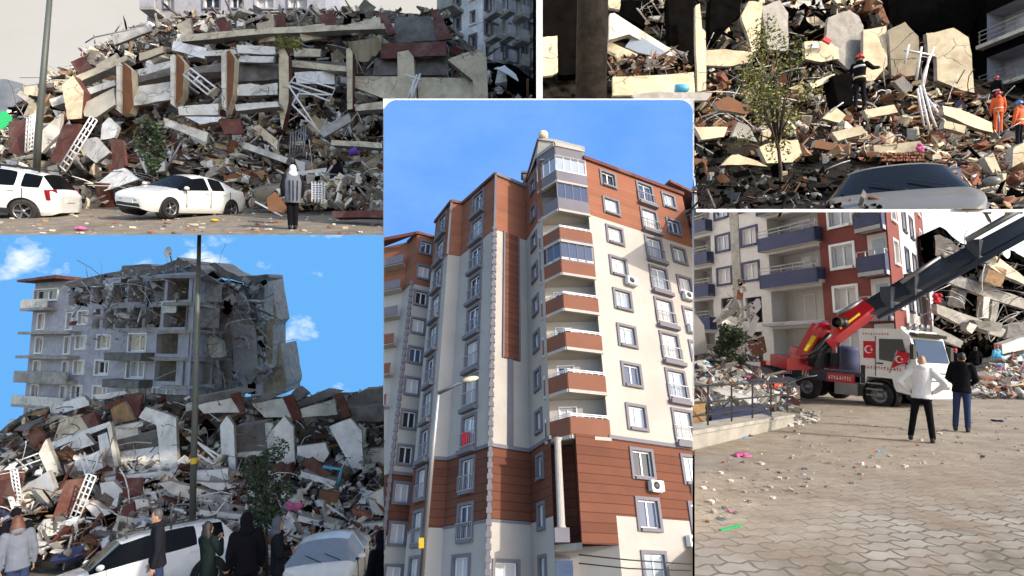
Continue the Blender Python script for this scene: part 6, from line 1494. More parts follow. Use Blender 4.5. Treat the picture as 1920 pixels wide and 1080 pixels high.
# ---- damaged tower
TF = Frame(at(200, 760, 45), 6)
tA, tB, tC, tD = TF.plan_d(46, 49), TF.plan_d(352, 41), TF.plan_d(470, 50), TF.plan_d(505, 56)
troot2 = TF.root('damaged_tower', 'grey damaged apartment tower with torn open upper floors and side', 'building')
Tz = [TF.zat(tA, y) for y in (755, 710, 665, 624, 579, 532)]
SD = (Tz[4] - Tz[0]) / 4; TL2 = (tB - tA).length
def tx(px):
    lo, hi = 0.0, 1.0
    for _ in range(40):
        md = (lo + hi) / 2; p = tA + (tB - tA) * md; wv = TF.A + TF.R @ Vector((p.x, p.y, SD * 2))
        if CX + F * wv.x / wv.y < px: lo = md
        else: hi = md
    return lo * TL2
zb0 = Tz[0]; tw_ = MB(); ops = []
def op(px0, px1, k, lo, hi, kind): ops.append((tx(px0), tx(px1), zb0 + SD * (k + lo), zb0 + SD * (k + hi), kind))
for k in range(-1, 4):
    op(66, 78, k, .12, .75, 'w'); op(120, 130, k, .1, .75, 'w')
    if k < 4: op(141, 159, k, .3, .8, 'w')
for k in range(-1, 3): op(181, 205, k, .3, .82, 'w'); op(240, 272, k, .2, .85, 'w')
for k in range(-1, 3): op(292, 332, k, .12, .86, 'h' if k > 0 else 'w')
for x0, x1, kk in ((168, 182, 3), (188, 208, 3), (212, 232, 3), (238, 262, 3), (268, 296, 3), (302, 344, 3), (120, 160, 4), (164, 190, 4), (196, 226, 4), (232, 262, 4), (266, 300, 4), (306, 346, 4)): op(x0, x1, kk, .1, .88, 'h')
op(52, 98, 4, .35, .8, 'w')
ZTT = TF.zat(tA, 531)
Pt = wall_grid(tw_, tA, tB, zb0 - 3 * SD, ZTT, [o[:4] for o in ops], .4, lambda s, z: 'grey_wall', 'grey_wall')
inn = MB()
for o in ops:
    a, b, c, e, kd = o
    if kd == 'w': window(troot2, Pt, o, .4, 'white_metal', 'white_metal', R.choice(['curtain', 'glass_pale', 'cream', 'glass_dark']), tw=.12, proud=.06, fw=.12)
    else:
        q = [Pt(a, c, .4), Pt(b, c, .4), Pt(b, e, .4), Pt(a, e, .4), Pt(a, c, 3), Pt(b, c, 3), Pt(b, e, 3), Pt(a, e, 3)]
        inn.add(q, [(0, 4, 5, 1), (1, 5, 6, 2), (2, 6, 7, 3), (3, 7, 4, 0)], 'concrete'); inn.add(q[4:], [(0, 3, 2, 1)], R.choice(['dark_concrete', 'grey_wall', 'concrete', 'white_wall']))
for k in range(-1, 5):                                   # side torn open: storey by storey
    z0, z1 = zb0 + SD * k, zb0 + SD * (k + 1); L = (tC - tB).length; eC = (tC - tB) / L; nC = Vector((eC.y, -eC.x))
    def Q(s, z, dd): return Vector((tB.x + eC.x * s - nC.x * dd, tB.y + eC.y * s - nC.y * dd, z))
    dz = SD * .12
    for s0, s1, dp, m in ((0, L * .3, .15 + rn(0, .6), 'grey_wall'), (L * .3, L * .62, rn(.5, 1.4), R.choice(['white_wall', 'grey_wall', 'concrete'])), (L * .62, L, .3 + rn(0, .7), R.choice(['grey_wall', 'concrete']))):
        inn.add([Q(s0, z0, dp), Q(s1, z0, dp), Q(s1, z1, dp), Q(s0, z1, dp)], [(0, 1, 2, 3)], m)
        inn.prism([Q(s0, z1 - dz, dp - rn(.1, 1.2)), Q(s1, z1 - dz + rn(-.25, .1), dp - rn(.1, .9)), Q(s1, z1 + rn(-.2, .1), dp - rn(.1, .9)), Q(s0, z1, dp - rn(.1, 1.2))], Q(0, 0, 3) - Q(0, 0, 0), 'concrete')
    for s in (L * .3, L * .62): inn.prism([Q(s - .15, z0, 0), Q(s + .15, z0, 0), Q(s + .15, z1, 0), Q(s - .15, z1, 0)], Q(0, 0, 2) - Q(0, 0, 0), 'concrete')
inn.build('interior', troot2, origin=None)
wall_grid(tw_, tC, tD, zb0 - 3 * SD, zb0 + SD * 4.8, [], .3, lambda s, z: 'concrete')
tw_.build('wall', troot2, origin=None)
for k in range(-1, 5):                                   # balconies at the left end
    z = zb0 + SD * k; g = MB(); x0, x1 = tx(46) - .1, tx(150 if k < 4 else 100)
    g.prism([Pt(x0, z - .25, -.95), Pt(x1, z - .25, -.95), Pt(x1, z, -.95), Pt(x0, z, -.95)], Pt(0, 0, 0) - Pt(0, 0, -.95), 'concrete')
    if k in (-1, 0, 1, 4): g.prism([Pt(x0, z, -.95), Pt(x1, z, -.95), Pt(x1, z + SD * .36, -.95), Pt(x0, z + SD * .36, -.95)], Pt(0, 0, -.8) - Pt(0, 0, -.95), 'white_wall' if k != 1 else 'concrete')
    g.build('balcony', troot2)
for k in (1, 2): 
    z = zb0 + SD * k; g = MB(); x0, x1 = tx(222), tx(290); g.prism([Pt(x0, z - .3, -1.1), Pt(x1, z - .3, -1.1), Pt(x1, z + .35, -1.1), Pt(x0, z + .35, -1.1)], Pt(0, 0, 0) - Pt(0, 0, -1.1), 'dark_concrete'); g.build('balcony', troot2)
g = MB(); g.prism([Pt(-.5, ZTT, -1.2), Pt(tx(120), ZTT + .1, -1.2), Pt(tx(120), ZTT + .4, -1.2), Pt(-.5, ZTT + .2, -1.2)], Pt(0, 0, 4) - Pt(0, 0, 0), 'maroon'); g.build('roof', troot2, origin=None)
def T2(lab, m, d, pts, nm='broken_wall', t=.8): slab(nm, lab, 'wall piece', m, d, t, pts, j=1.6, tilt=(rn(-.12, .12), .04))
T2('torn dark roof edge over the middle of the damaged tower', 'dark_concrete', 46.5, [(120, 534), (150, 524), (226, 508), (230, 498), (282, 495), (286, 505), (330, 487), (352, 488), (354, 500), (300, 512), (220, 530), (140, 540)], 'roof_edge', 3.5)
T2('sharp roof peak standing at the top of the damaged tower', 'dark_concrete', 47, [(328, 492), (332, 482), (356, 494), (380, 506), (392, 520), (350, 506)], 'roof_edge', 3)
T2('folded green grey roof sheet right of the pole on the damaged tower', 'dark_concrete', 48, [(392, 496), (402, 492), (426, 508), (448, 518), (500, 514), (506, 520), (460, 530), (420, 522)], 'roof_edge', 3)
T2('hanging grey wall behind the pole in the torn side of the tower', 'grey_wall', 49, [(372, 520), (450, 530), (470, 600), (440, 622), (400, 570)], t=.5)
T2('upright dark corner slab at the top right of the damaged tower', 'grey_wall', 50.5, [(452, 516), (494, 516), (496, 600), (478, 610), (466, 560)], t=2)
T2('sagging pale floor plate in the torn side beside the pole', 'white_wall', 44, [(374, 614), (414, 640), (420, 668), (400, 672), (372, 650)], t=.5)
T2('pale wall remnant low in the torn side of the tower', 'white_wall', 45, [(374, 668), (404, 676), (410, 728), (380, 730)], t=.5)
T2('crumpled blue grey wall in the middle of the torn side', 'grey_wall', 47, [(430, 600), (478, 610), (486, 700), (462, 734), (440, 690)], t=.6)
T2('sunlit cream end wall along the upper right edge of the tower', 'cream', 54, [(494, 518), (506, 514), (520, 600), (512, 610), (510, 690), (496, 700), (498, 600)], t=3)
T2('sunlit cream lower annex wall stepping out at the right of the tower', 'cream', 55, [(482, 700), (508, 650), (526, 646), (538, 716), (534, 738), (478, 738)], t=4)
T2('white panel hanging in the torn top floor opening', 'bright_wall', 42.2, [(302, 566), (330, 562), (330, 586), (304, 588)], t=.2)
T2('white panel leaning in the opening beside the torn top balcony', 'bright_wall', 44.5, [(197, 532), (213, 530), (211, 554), (196, 554)], t=.2)
debris('hanging_debris', 'torn plaster, cables and furniture hanging in the upper floors of the tower', [(120, 545), (230, 505), (350, 495), (350, 620), (215, 612), (150, 590)], lambda x, y: 43.8, 420, (.15, 1.3), [('concrete', 5), ('grey_wall', 5), ('white_wall', 3), ('dark_concrete', 4), ('maroon', 2), ('void', 2)], sticks=.4)
debris('hanging_debris', 'broken concrete hanging in the torn side of the tower', [(372, 520), (500, 525), (500, 735), (372, 735)], lambda x, y: 47.5, 520, (.2, 1.9), [('concrete', 5), ('grey_wall', 6), ('white_wall', 2), ('dark_concrete', 4), ('void', 2)], sticks=.3)
debris('hanging_debris', 'broken plaster and belongings piled on the left balconies of the tower', [(60, 572), (215, 590), (290, 640), (280, 700), (150, 650), (60, 585)], lambda x, y: 44.6, 130, (.12, .8), [('concrete', 4), ('grey_wall', 5), ('white_wall', 4), ('dark_concrete', 2), ('maroon', 1)], sticks=.4)
g = MB(); p = at(318, 474, 46); g.lathe([(0, -.1), (.3, -.04), (.5, .14), (.53, .16)], 'white_metal', Matrix.Translation(p) @ Matrix.Rotation(rad(80), 4, 'X') @ Matrix.Rotation(rad(-25), 4, 'Y'), 16); g.bar(p, p + Vector((.05, .3, -.9)), .08, .08, 'grey_metal'); tag(g.build('satellite_dish'), 'white satellite dish on the roof of the damaged grey tower', 'satellite dish')
# ---- rubble of the pancaked block
def b1(x, y): return 14.6 + max(0, 1045 - y) * .027
BT = [(-70, 850), (0, 800), (40, 770), (95, 752), (190, 738), (280, 728), (380, 738), (470, 735), (560, 735), (650, 728), (720, 722), (800, 730)]
heap('rubble_mound', 'great mound of crushed flats at the lower left', [(x, y + 8, 1070) for x, y in BT], lambda x, y: b1(x, y) + .8, 'rubble_dark', 1.1, 6)
W = 'bright_wall'
pieces = [('pale roof strip on the left skyline under the grey tower', W, 21.6, [(93, 760), (157, 743), (167, 753), (167, 760), (97, 782)]), ('pale strip lying along the skyline right of the first one', W, 21.8, [(173, 740), (233, 733), (240, 737), (187, 752)]),
    ('wooden ribbed shutter box under the maroon gable', 'wood', 20.8, [(207, 767), (233, 753), (253, 787), (213, 795)]), ('yellowish curtain wall left of the maroon block', 'cream', 20.6, [(113, 787), (150, 777), (167, 807), (100, 827)]),
    ('tall bent white wall left of the metal pole', W, 19.2, [(260, 783), (273, 763), (330, 783), (333, 883), (303, 883), (293, 797)]), ('wide white parapet wall left of the bent white wall', W, 19.4, [(223, 847), (300, 837), (303, 880), (223, 883)]),
    ('white wall fin standing above the curtain of metal bars', W, 19.0, [(183, 817), (200, 810), (217, 877), (213, 897), (193, 893)]), ('thin pale edge of the wall fin leaning right', 'white_wall', 18.7, [(200, 797), (208, 793), (222, 873), (215, 878)]),
    ('white beam running behind the thin fin edge', W, 20.0, [(213, 808), (258, 798), (260, 817), (217, 825)]), ('white broken slab left of the white wall fin', W, 19.6, [(113, 840), (160, 813), (177, 833), (115, 855)]),
    ('large white parapet with a torn curtain below the broken slab', W, 18.8, [(120, 873), (190, 843), (193, 877), (150, 897), (123, 897)]), ('cream fin leaning left with a dark edge', 'white_wall', 18.6, [(72, 850), (87, 823), (113, 893), (118, 912), (97, 907)]),
    ('white sloping slab behind the woman with red hair', W, 17.6, [(37, 917), (90, 883), (103, 917), (70, 967), (43, 953)]), ('white squarish slab above the hood of the off road car', W, 17.2, [(187, 907), (213, 902), (230, 920), (227, 940), (193, 933)]),
    ('white slab sliding down behind the windscreen of the off road car', W, 16.4, [(157, 947), (167, 937), (217, 970), (213, 987), (200, 990)]), ('pale slab between the maroon board and the metal pole', 'white_wall', 16.6, [(253, 937), (277, 937), (283, 967), (260, 973)]),
    ('long white beam passing behind the metal pole', 'white_wall', 17.2, [(297, 907), (320, 902), (380, 918), (430, 933), (427, 953), (363, 938), (323, 927)]), ('white balcony block with a blue mark right of the pole', W, 18.2, [(365, 883), (428, 878), (428, 900), (365, 902)]),
    ('flat ragged white plate under the balcony block', W, 17.6, [(365, 903), (448, 907), (447, 913), (410, 920)]), ('slim white fin with pointed top right of the pole', W, 19.0, [(413, 797), (425, 780), (438, 797), (442, 873), (437, 900), (430, 897), (428, 853), (415, 850)]),
    ('broad white fin with pointed top above the young tree', W, 19.0, [(513, 803), (533, 780), (550, 800), (553, 860), (547, 897), (517, 867)]), ('dirty white panel joined to the left of the broad fin', 'white_wall', 19.3, [(497, 793), (513, 793), (517, 863), (500, 867)]),
    ('largest white fin with pointed top at the right of the pile', W, 18.8, [(617, 800), (657, 785), (678, 807), (683, 897), (673, 903), (640, 843)]), ('cream beam end under the dark roof right of the pole', 'white_wall', 20.6, [(368, 760), (440, 745), (452, 773), (383, 775)]),
    ('cream beam end in the middle of the upper row', 'white_wall', 20.6, [(470, 757), (530, 747), (547, 783), (497, 783)]), ('cream beam end at the right of the upper row', 'white_wall', 20.6, [(563, 767), (627, 748), (633, 777), (567, 783)]),
    ('white torn sheet wall left of the largest fin', W, 18.9, [(557, 837), (610, 830), (617, 850), (607, 867), (557, 853)]), ('pale wall behind the largest fin cut by the picture edge', 'white_wall', 19.4, [(683, 843), (735, 838), (735, 896), (683, 870)]),
    ('long white plank slab in the slope right of the young tree', 'white_wall', 17.0, [(523, 920), (583, 943), (583, 953), (527, 933)]), ('white corner of a wall beside the left maroon wall', 'white_wall', 17.0, [(4, 960), (30, 950), (32, 978), (6, 985)]),
    ('grey white slab right above the sedan roof', 'white_wall', 15.6, [(640, 985), (718, 980), (718, 1008), (650, 1010)]), ('white upright panel behind the sedan at the right edge', 'white_wall', 16.4, [(690, 930), (718, 915), (720, 970), (700, 972)]),
    ('pale lump of wall behind the person in the grey hood', W, 15.4, [(528, 985), (548, 968), (560, 990), (540, 1010)]), ('white block on the slope left of the person in the grey hood', W, 15.6, [(470, 982), (498, 978), (500, 1004), (476, 1002)])]
for lab, m, d, pts in pieces: slab('wall_fragment', lab, 'wall piece', m, d, .15, pts, j=.9, tilt=(rn(-.4, .4), .03) if 'fin' in lab else None)
for lab, m, d, pts in (('maroon gable board over the ribbed shutter box', 'maroon', 20.9, [(187, 763), (253, 737), (267, 740), (257, 790), (240, 752), (200, 767)]), ('maroon block left of the ribbed shutter box', 'maroon', 20.4, [(150, 780), (177, 773), (187, 803), (173, 813)]),
        ('small maroon block far up on the left', 'maroon', 20.2, [(50, 817), (67, 800), (87, 817), (63, 843)]), ('dark maroon wall at the left picture edge', 'maroon', 17.0, [(-6, 902), (20, 900), (32, 950), (2, 967)]),
        ('big maroon door leaf leaning beside the white ladder rails', 'maroon', 16.6, [(123, 902), (157, 897), (153, 920), (120, 1000), (93, 987)]), ('maroon board above a white slab left of the pole', 'maroon', 17.2, [(230, 900), (263, 897), (267, 927), (230, 933)]),
        ('maroon board standing lower left of the pole', 'maroon', 16.4, [(230, 950), (250, 943), (253, 977), (220, 987)]), ('maroon side of the first beam end right of the pole', 'maroon', 20.2, [(430, 740), (448, 736), (458, 768), (450, 774)]),
        ('maroon side of the middle beam end', 'maroon', 20.2, [(530, 744), (548, 740), (568, 786), (550, 790)]), ('maroon side of the right beam end', 'maroon', 20.2, [(627, 740), (640, 737), (658, 780), (643, 784)]),
        ('brown board lying in the slope above the sedan', 'brown', 16.8, [(600, 918), (636, 926), (630, 944), (596, 934)]), ('red brown brick strip at the right edge above the sedan', 'brick', 16.2, [(660, 955), (716, 972), (712, 986), (662, 970)]),
        ('maroon plank sloping under the torn sheet wall', 'maroon', 18.0, [(560, 868), (584, 858), (622, 888), (604, 898)])):
    slab('maroon_board' if m == 'maroon' else 'board', lab, 'board', m, d, .12, pts, side=m, j=.7)
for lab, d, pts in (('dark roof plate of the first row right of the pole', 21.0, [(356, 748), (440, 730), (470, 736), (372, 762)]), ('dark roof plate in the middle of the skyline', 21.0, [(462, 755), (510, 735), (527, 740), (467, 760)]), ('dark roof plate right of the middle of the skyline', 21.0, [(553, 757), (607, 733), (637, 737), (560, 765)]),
        ('dark pointed roof between two plates on the skyline', 21.2, [(540, 745), (555, 728), (572, 742), (560, 752)]), ('large dark roof plate at the right end of the skyline', 21.0, [(640, 757), (684, 731), (730, 726), (730, 770), (650, 765)]), ('dark slab painting the shaded hollow under the large roof plate', 20.2, [(648, 764), (716, 760), (716, 790), (660, 788)]),  # the last slab here paints the shade under the roof plate
        ('dark floor slab under the white beam left of the pole', 19.8, [(214, 826), (300, 806), (302, 836), (220, 846)]), ('dark floor slab between the slim and the broad fin', 19.6, [(440, 800), (498, 792), (500, 840), (440, 846)]), ('dark slab painting the shaded gap under the cream fin and the curtain', 18.0, [(70, 950), (104, 914), (118, 920), (96, 984)])):  # the last slab here is shade drawn as a dark piece
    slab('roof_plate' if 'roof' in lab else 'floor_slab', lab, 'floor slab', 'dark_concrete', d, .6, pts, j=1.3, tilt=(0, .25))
for lab, m, d, pts in (('long pale floor plate high on the left of the lower pile', W, 20.0, [(88, 832), (206, 790), (210, 798), (94, 844)]), ('long white floor plate left of the pole at mid height', W, 18.4, [(196, 896), (300, 884), (302, 893), (198, 906)]),
        ('long pale plate behind the two pointed fins', 'white_wall', 19.2, [(440, 850), (516, 842), (516, 852), (440, 860)]), ('white plate sloping under the largest fin', W, 17.8, [(566, 884), (640, 906), (638, 914), (562, 894)]),
        ('pale plate lying flat at the foot of the metal pole', 'white_wall', 16.2, [(374, 956), (470, 966), (468, 975), (374, 966)]), ('long white plate above the roof of the sedan', W, 15.8, [(560, 966), (640, 986), (636, 995), (556, 977)]),
        ('white plate on the far left slope behind the red haired woman', W, 17.0, [(40, 985), (120, 1000), (116, 1010), (40, 996)]), ('pale plate between the ribbed shutter box and the bent wall', 'white_wall', 20.0, [(214, 800), (268, 790), (268, 799), (216, 808)])):
    slab('floor_plate', lab, 'floor slab', m, d, .35, pts, j=.8, tilt=(rn(-.2, .2), .45))
PB = [('bright_wall', 8), ('white_wall', 7), ('concrete', 5), ('dark_concrete', 7), ('maroon', 6), ('brown', 2), ('wood', 2), ('void', 3), ('rubble_dark', 4), ('navy', 1)]
debris('debris', 'broken walls and boards filling the lower left ruin', [(x, y + 10) for x, y in BT] + [(800, 1050), (-70, 1050)], lambda x, y: b1(x, y), 1900, (.15, 1.0), PB, flat=.66, power=1.5)
debris('debris', 'small pale scraps, pipes and clothes on the slope behind the bystanders', [(230, 900), (420, 890), (720, 880), (720, 1040), (430, 1050), (250, 1000)], lambda x, y: b1(x, y) - .35, 1500, (.07, .5), PB + [('bright_wall', 5), ('brick', 3), ('glass_pale', 2)], flat=.5, sticks=.3)
frame_lines('ladder_railing', 'white balcony railing hanging like a ladder over the maroon door leaf', 'railing', 16.3, [[(172, 890), (126, 1006)], [(164, 888), (118, 1002)], [(180, 894), (134, 1008)]] + [[(164 - 4.6 * i, 888 + 11.4 * i), (180 - 4.6 * i, 894 + 11.4 * i)] for i in range(10)], .022)
frame_lines('balcony_railing', 'white balcony railing bent upright near the left picture edge', 'railing', 17.0, [[(18, 870), (30, 952)], [(32, 880), (42, 945)], [(25, 874), (36, 950)]] + [[(18 + 1.4 * i, 872 + 8 * i), (32 + 1.2 * i, 880 + 7 * i)] for i in range(9)] + [[(18, 870), (72, 850)], [(20, 882), (76, 862)]], .022)
frame_lines('metal_frame', 'bent white window frame among slabs right of the pole', 'window frame', 17.8, [[(368, 828), (414, 856), (400, 870), (364, 848), (368, 828)], [(376, 834), (406, 862)]], .04)
frame_lines('pipe', 'light blue pipe angle sticking out left of the largest fin', 'pipe', 17.6, [[(606, 875), (640, 880), (634, 908)]], .05, 'sky_blue_plastic'); frame_lines('pipe', 'short white pipe lying aslant high on the slope above the sedan', 'pipe', 16.4, [[(583, 892), (625, 915)]], .028); frame_lines('pipe', 'long white pipe lying down the slope towards the sedan roof', 'pipe', 16.2, [[(612, 946), (664, 982)]], .028)
frame_lines('metal_frame', 'bunch of bent white bars hanging from the torn curtain parapet', 'railing', 17.9, [[(150, 850), (160, 890), (176, 905)], [(158, 848), (170, 885)], [(186, 850), (172, 900)]], .025)
g = MB(); 
for k in range(4): g.ell(at(552 + rn(-8, 8), 948 + rn(-4, 4), 16.1), (.16, .1, .09), 'pink_cloth', rot_rand(), 9, 6)
tag(g.build('cushion'), 'pink crumpled cushion on the slope right of the young tree', 'cushion')
p0, p1 = at(357, 1130, 14.0), at(374, 430, 14.2)
lr3 = empty('street_lamp', p0, None, 'tall grey metal pole rising in front of the lower left ruin', 'street lamp'); g = MB(); g.tube([(0, 0, 0), (p1 - p0) * .6, p1 - p0], [.085, .07, .045], 'pole_paint', 12); g.build('pole', lr3, origin=None)
g = MB(); g.v = []; c = (p1 - p0) * .37; g.tube([c, c + Vector((.001, 0, .16))], .082, 'yellow', 12, False); g.build('yellow_band', lr3, origin=None)
R.seed(21)
tree('young_tree', 'slim dark young tree standing behind the bystanders', at(500, 1080, 13.2), 3.0, 1.7, [(rn(-.42, .36) * (1 - abs(i - 6) * .06), rn(-.35, .35), 1.35 + .12 * i, rn(.1, .33)) for i in range(15)], 'leaf_dark', 1900, .09, .045)
# ---- cars and bystanders
car(SUV, at(256, 1136, 11.2), tilt_rot(at(256, 1136, 11.2), 17, 190), 'white off road car with roof rails parked behind the man in the black jacket', suv=True, scale=.88)
car(SEDAN, at(612, 1118, 11.2), tilt_rot(at(612, 1118, 11.2), 15, 258), 'white sedan facing the viewer at the lower left', scale=.84, glass='glass_pale')  # pale pane colour stands in for sky reflected in the windows
def bys(px, ytop, d, h, yaw, lab, **k):
    z = at(px, ytop, d); up = tilt_rot(z, 12) @ Vector((0, 0, 1)); return person(z - up * h, h, yaw, lab, tilt=12, width=k.pop('width', .84), **k)
cr_ = (((-.27, .06, 1.18), (-.08, .24, 1.2)), ((.27, .06, 1.18), (.08, .26, 1.16)))
bys(296, 953, 8.9, 1.78, 95, 'man with short grey hair in a black jacket, seen from the side', top='cloth_dark', legs='jeans', hair='hair_grey', head_turn=-10)
bys(33, 966, 8.6, 1.62, 5, 'woman with long red brown hair in a grey sweater', top='cloth_grey', legs='jeans', hair='hair_red', hairkind='long', width=.86)
bys(30, 952, 9.6, 1.76, 0, 'person in a black knitted cap behind the red haired woman', top='cloth_black', legs='cloth_black', hair='cloth_black', hairkind='cap')
bys(390, 977, 8.9, 1.62, -55, 'woman in a dark green parka holding her hands to her face', top='cloth_green', legs='cloth_black', hair='hair_dark', hairkind='long', longcoat=.25, arms=(((-.26, .1, 1.2), (-.06, .26, 1.4)), ((.26, .1, 1.2), (.08, .26, 1.38))))
bys(462, 962, 8.9, 1.82, 5, 'broad person in a black hooded puffer jacket seen from behind', top='cloth_black', legs='cloth_black', hood=True, width=.92)
g_ = bys(520, 969, 9.3, 1.78, -95, 'person with a grey hood and dark jacket, seen from the side', top='cloth_dark', legs='cloth_dark', hairkind='scarf', hair='cloth_hood', arms=cr_)
bys(714, 996, 8.6, 1.7, 40, 'dark clothed bystander cut off by the edge of the cream building', top='cloth_black', legs='cloth_black', hood=True)
bys(424, 1058, 8.6, 1.2, 0, 'child in a black cap low between the parka and the puffer jacket', top='cloth_black', legs='cloth_black', hair='cloth_black', hairkind='cap')
wires('bent_rods', 'bent rods, cables and torn strips in the lower left ruin', [(x, y + 12) for x, y in BT] + [(760, 1030), (-60, 1030)], lambda x, y: b1(x, y) - .3, 230, (.35, 1.6))
wires('bent_rods', 'cables and rods dangling from the torn side of the grey tower', [(130, 545), (350, 500), (500, 525), (500, 720), (380, 720), (340, 620), (150, 600)], lambda x, y: 43.5, 110, (.8, 3.2))
# ================================================================ upper right: rescue workers on sunlit rubble
def r1(x, y):
    pts = [(0, 23.5), (100, 20.5), (200, 17.8), (260, 14.5), (330, 10.6), (392, 6.4), (400, 6.2)]
    for (a, da), (b, db) in zip(pts, pts[1:]):
        if a <= y <= b: return da + (db - da) * (y - a) / (b - a)
    return pts[0][1] + (0 - y) * .03 if y < 0 else pts[-1][1]
sh = MB()
def P5(kx, y, off): return Vector((kx * y, y, .1478 * y - off))
yy0, yy1 = 6.1, 11.0
sh.add([P5(.345, yy0, 0), P5(1.08, yy0, 0), P5(1.08, yy1, 0), P5(.345, yy1, 0), P5(.345, yy0, .034), P5(1.08, yy0, .034), P5(1.08, yy1, .034), P5(.345, yy1, .034)], [(0, 1, 2, 3), (7, 6, 5, 4), (0, 4, 5, 1), (1, 5, 6, 2), (2, 6, 7, 3), (3, 7, 4, 0)], 'partition_white')
tag(sh.build('gutter_shelf'), kind='structure')  # added shelf edge-on to the camera; its front draws the collage gutter
heap('rubble_mound', 'steep slope of rubble under the rescue workers, coloured dark for shade', [(1014, 10, 184), (1140, -40, 184), (1296, -60, 184), (1306, -60, 391), (1500, -60, 391), (1640, 0, 391), (1700, 90, 391), (1830, 150, 391), (1990, 170, 391)], lambda x, y: r1(x, y) + .5, 'shade_dark', .9, 6, thick=3)  # slope coloured near black to carry its shade
g = MB(); g.prism([at(1000, -70, 27), at(1960, -70, 27), at(1960, 240, 27), at(1000, 240, 27)][::-1], (0, .5, 0), 'void'); tag(g.build('shade_backing'), 'added black sheet standing in for deep shade behind the upper right ruin', 'wall')  # black backing sheet, shade given as colour
def Z(nm, cat, lab, m, d, t, pts, **k): slab(nm, lab, cat, m, d, t, pts, **k)
for lab, m, d, pts in (('cream wall end at the left edge beside the dark trunk', 'sunwarm_plaster', 18.5, [(1018, 70), (1045, 67), (1046, 135), (1036, 141), (1018, 143)]),
        ('long cream parapet with a blue bottle on it', 'sunwarm_plaster', 15.8, [(1149, 144), (1230, 141), (1301, 135), (1303, 176), (1149, 179)]),
        ('white wall edge standing upright above the corner of the blue sky picture', 'sunwarm_plaster', 16.6, [(1304, 11), (1312, 6), (1316, 52), (1323, 60), (1324, 168), (1308, 172), (1305, 100)]),
        ('cream peeling strip right of the upright white wall edge', 'sunwarm_plaster', 17.4, [(1324, 94), (1360, 92), (1412, 98), (1410, 116), (1370, 124), (1324, 122)]),
        ('cream torn wall flap above the crown of the small tree', 'sunwarm_plaster', 18.6, [(1390, 30), (1404, 2), (1430, 4), (1424, 90), (1410, 100), (1402, 66)]),
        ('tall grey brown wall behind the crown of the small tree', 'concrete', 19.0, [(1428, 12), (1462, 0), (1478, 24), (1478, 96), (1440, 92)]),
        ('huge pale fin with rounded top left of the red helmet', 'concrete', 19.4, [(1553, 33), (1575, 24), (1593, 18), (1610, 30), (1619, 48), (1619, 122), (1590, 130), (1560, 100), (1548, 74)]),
        ('bright cream panel directly right of the rescue worker', 'sunwarm_plaster', 19.0, [(1619, 56), (1662, 48), (1664, 122), (1640, 150), (1619, 152)]),
        ('bright panel with a folded rim behind the white pipes', 'sunwarm_plaster', 18.8, [(1666, 56), (1697, 41), (1722, 68), (1724, 100), (1716, 141), (1672, 144)]),
        ('widest cream wall fin with a round hole at the right', 'sunwarm_plaster', 18.6, [(1737, 62), (1752, 61), (1788, 52), (1816, 70), (1822, 100), (1827, 174), (1800, 168), (1758, 150), (1756, 107), (1740, 100)]),
        ('pale lid like slab left of the pale rounded fin', 'sunwarm_plaster', 18.4, [(1508, 78), (1550, 76), (1572, 90), (1574, 110), (1540, 116), (1510, 110)]),
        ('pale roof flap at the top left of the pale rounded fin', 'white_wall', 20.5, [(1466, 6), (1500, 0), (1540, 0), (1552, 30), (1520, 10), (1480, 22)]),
        ('long cream beam running down to the right above the sedan', 'sunwarm_plaster', 14.0, [(1767, 198), (1800, 205), (1860, 230), (1862, 248), (1830, 240), (1771, 215)]),
        ('thick cream slab on top of the broken bricks behind the car', 'sunwarm_plaster', 12.4, [(1638, 272), (1726, 264), (1732, 280), (1700, 286), (1640, 292)]),
        ('rounded pale slab at the lower right above the folded frame', 'sunwarm_plaster', 10.6, [(1846, 296), (1862, 286), (1880, 330), (1896, 350), (1872, 342)]),
        ('pale slab leaning at the right picture edge', 'sunwarm_plaster', 11.0, [(1900, 276), (1930, 264), (1930, 352), (1896, 344)]),
        ('pale boulder of plaster left of the tree trunk', 'sunwarm_plaster', 10.8, [(1352, 310), (1370, 292), (1384, 289), (1410, 298), (1440, 312), (1400, 308)]),
        ('cream block of wall right of the tree trunk', 'sunwarm_plaster', 11.0, [(1424, 276), (1450, 264), (1496, 262), (1504, 288), (1486, 304), (1438, 306)]),
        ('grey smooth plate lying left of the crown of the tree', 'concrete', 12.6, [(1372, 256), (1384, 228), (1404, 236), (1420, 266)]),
        ('white plate sticking out of the rubble left of the rescue worker', 'sunwarm_plaster', 14.6, [(1542, 222), (1566, 200), (1586, 216), (1574, 230)]),
        ('cream strip lying above the painted shadow left of the rescue worker', 'sunwarm_plaster', 16.2, [(1518, 156), (1564, 138), (1570, 146), (1524, 166)]),
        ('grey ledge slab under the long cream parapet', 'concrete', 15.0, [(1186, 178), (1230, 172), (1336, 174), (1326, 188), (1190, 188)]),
        ('white chunk below the orange rubble at the left of the slope', 'sunwarm_plaster', 12.0, [(1302, 238), (1364, 238), (1358, 256), (1316, 262)]),
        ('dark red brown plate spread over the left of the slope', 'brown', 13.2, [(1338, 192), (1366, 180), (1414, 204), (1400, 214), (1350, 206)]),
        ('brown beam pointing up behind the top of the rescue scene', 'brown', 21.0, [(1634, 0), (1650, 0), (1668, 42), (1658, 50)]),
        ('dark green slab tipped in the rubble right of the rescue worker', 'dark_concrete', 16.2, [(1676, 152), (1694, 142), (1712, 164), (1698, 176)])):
    Z('wall_slab', 'wall piece', lab, m, d, .16, pts, j=.8, tilt=(rn(-.3, .3), rn(-.1, .3)))
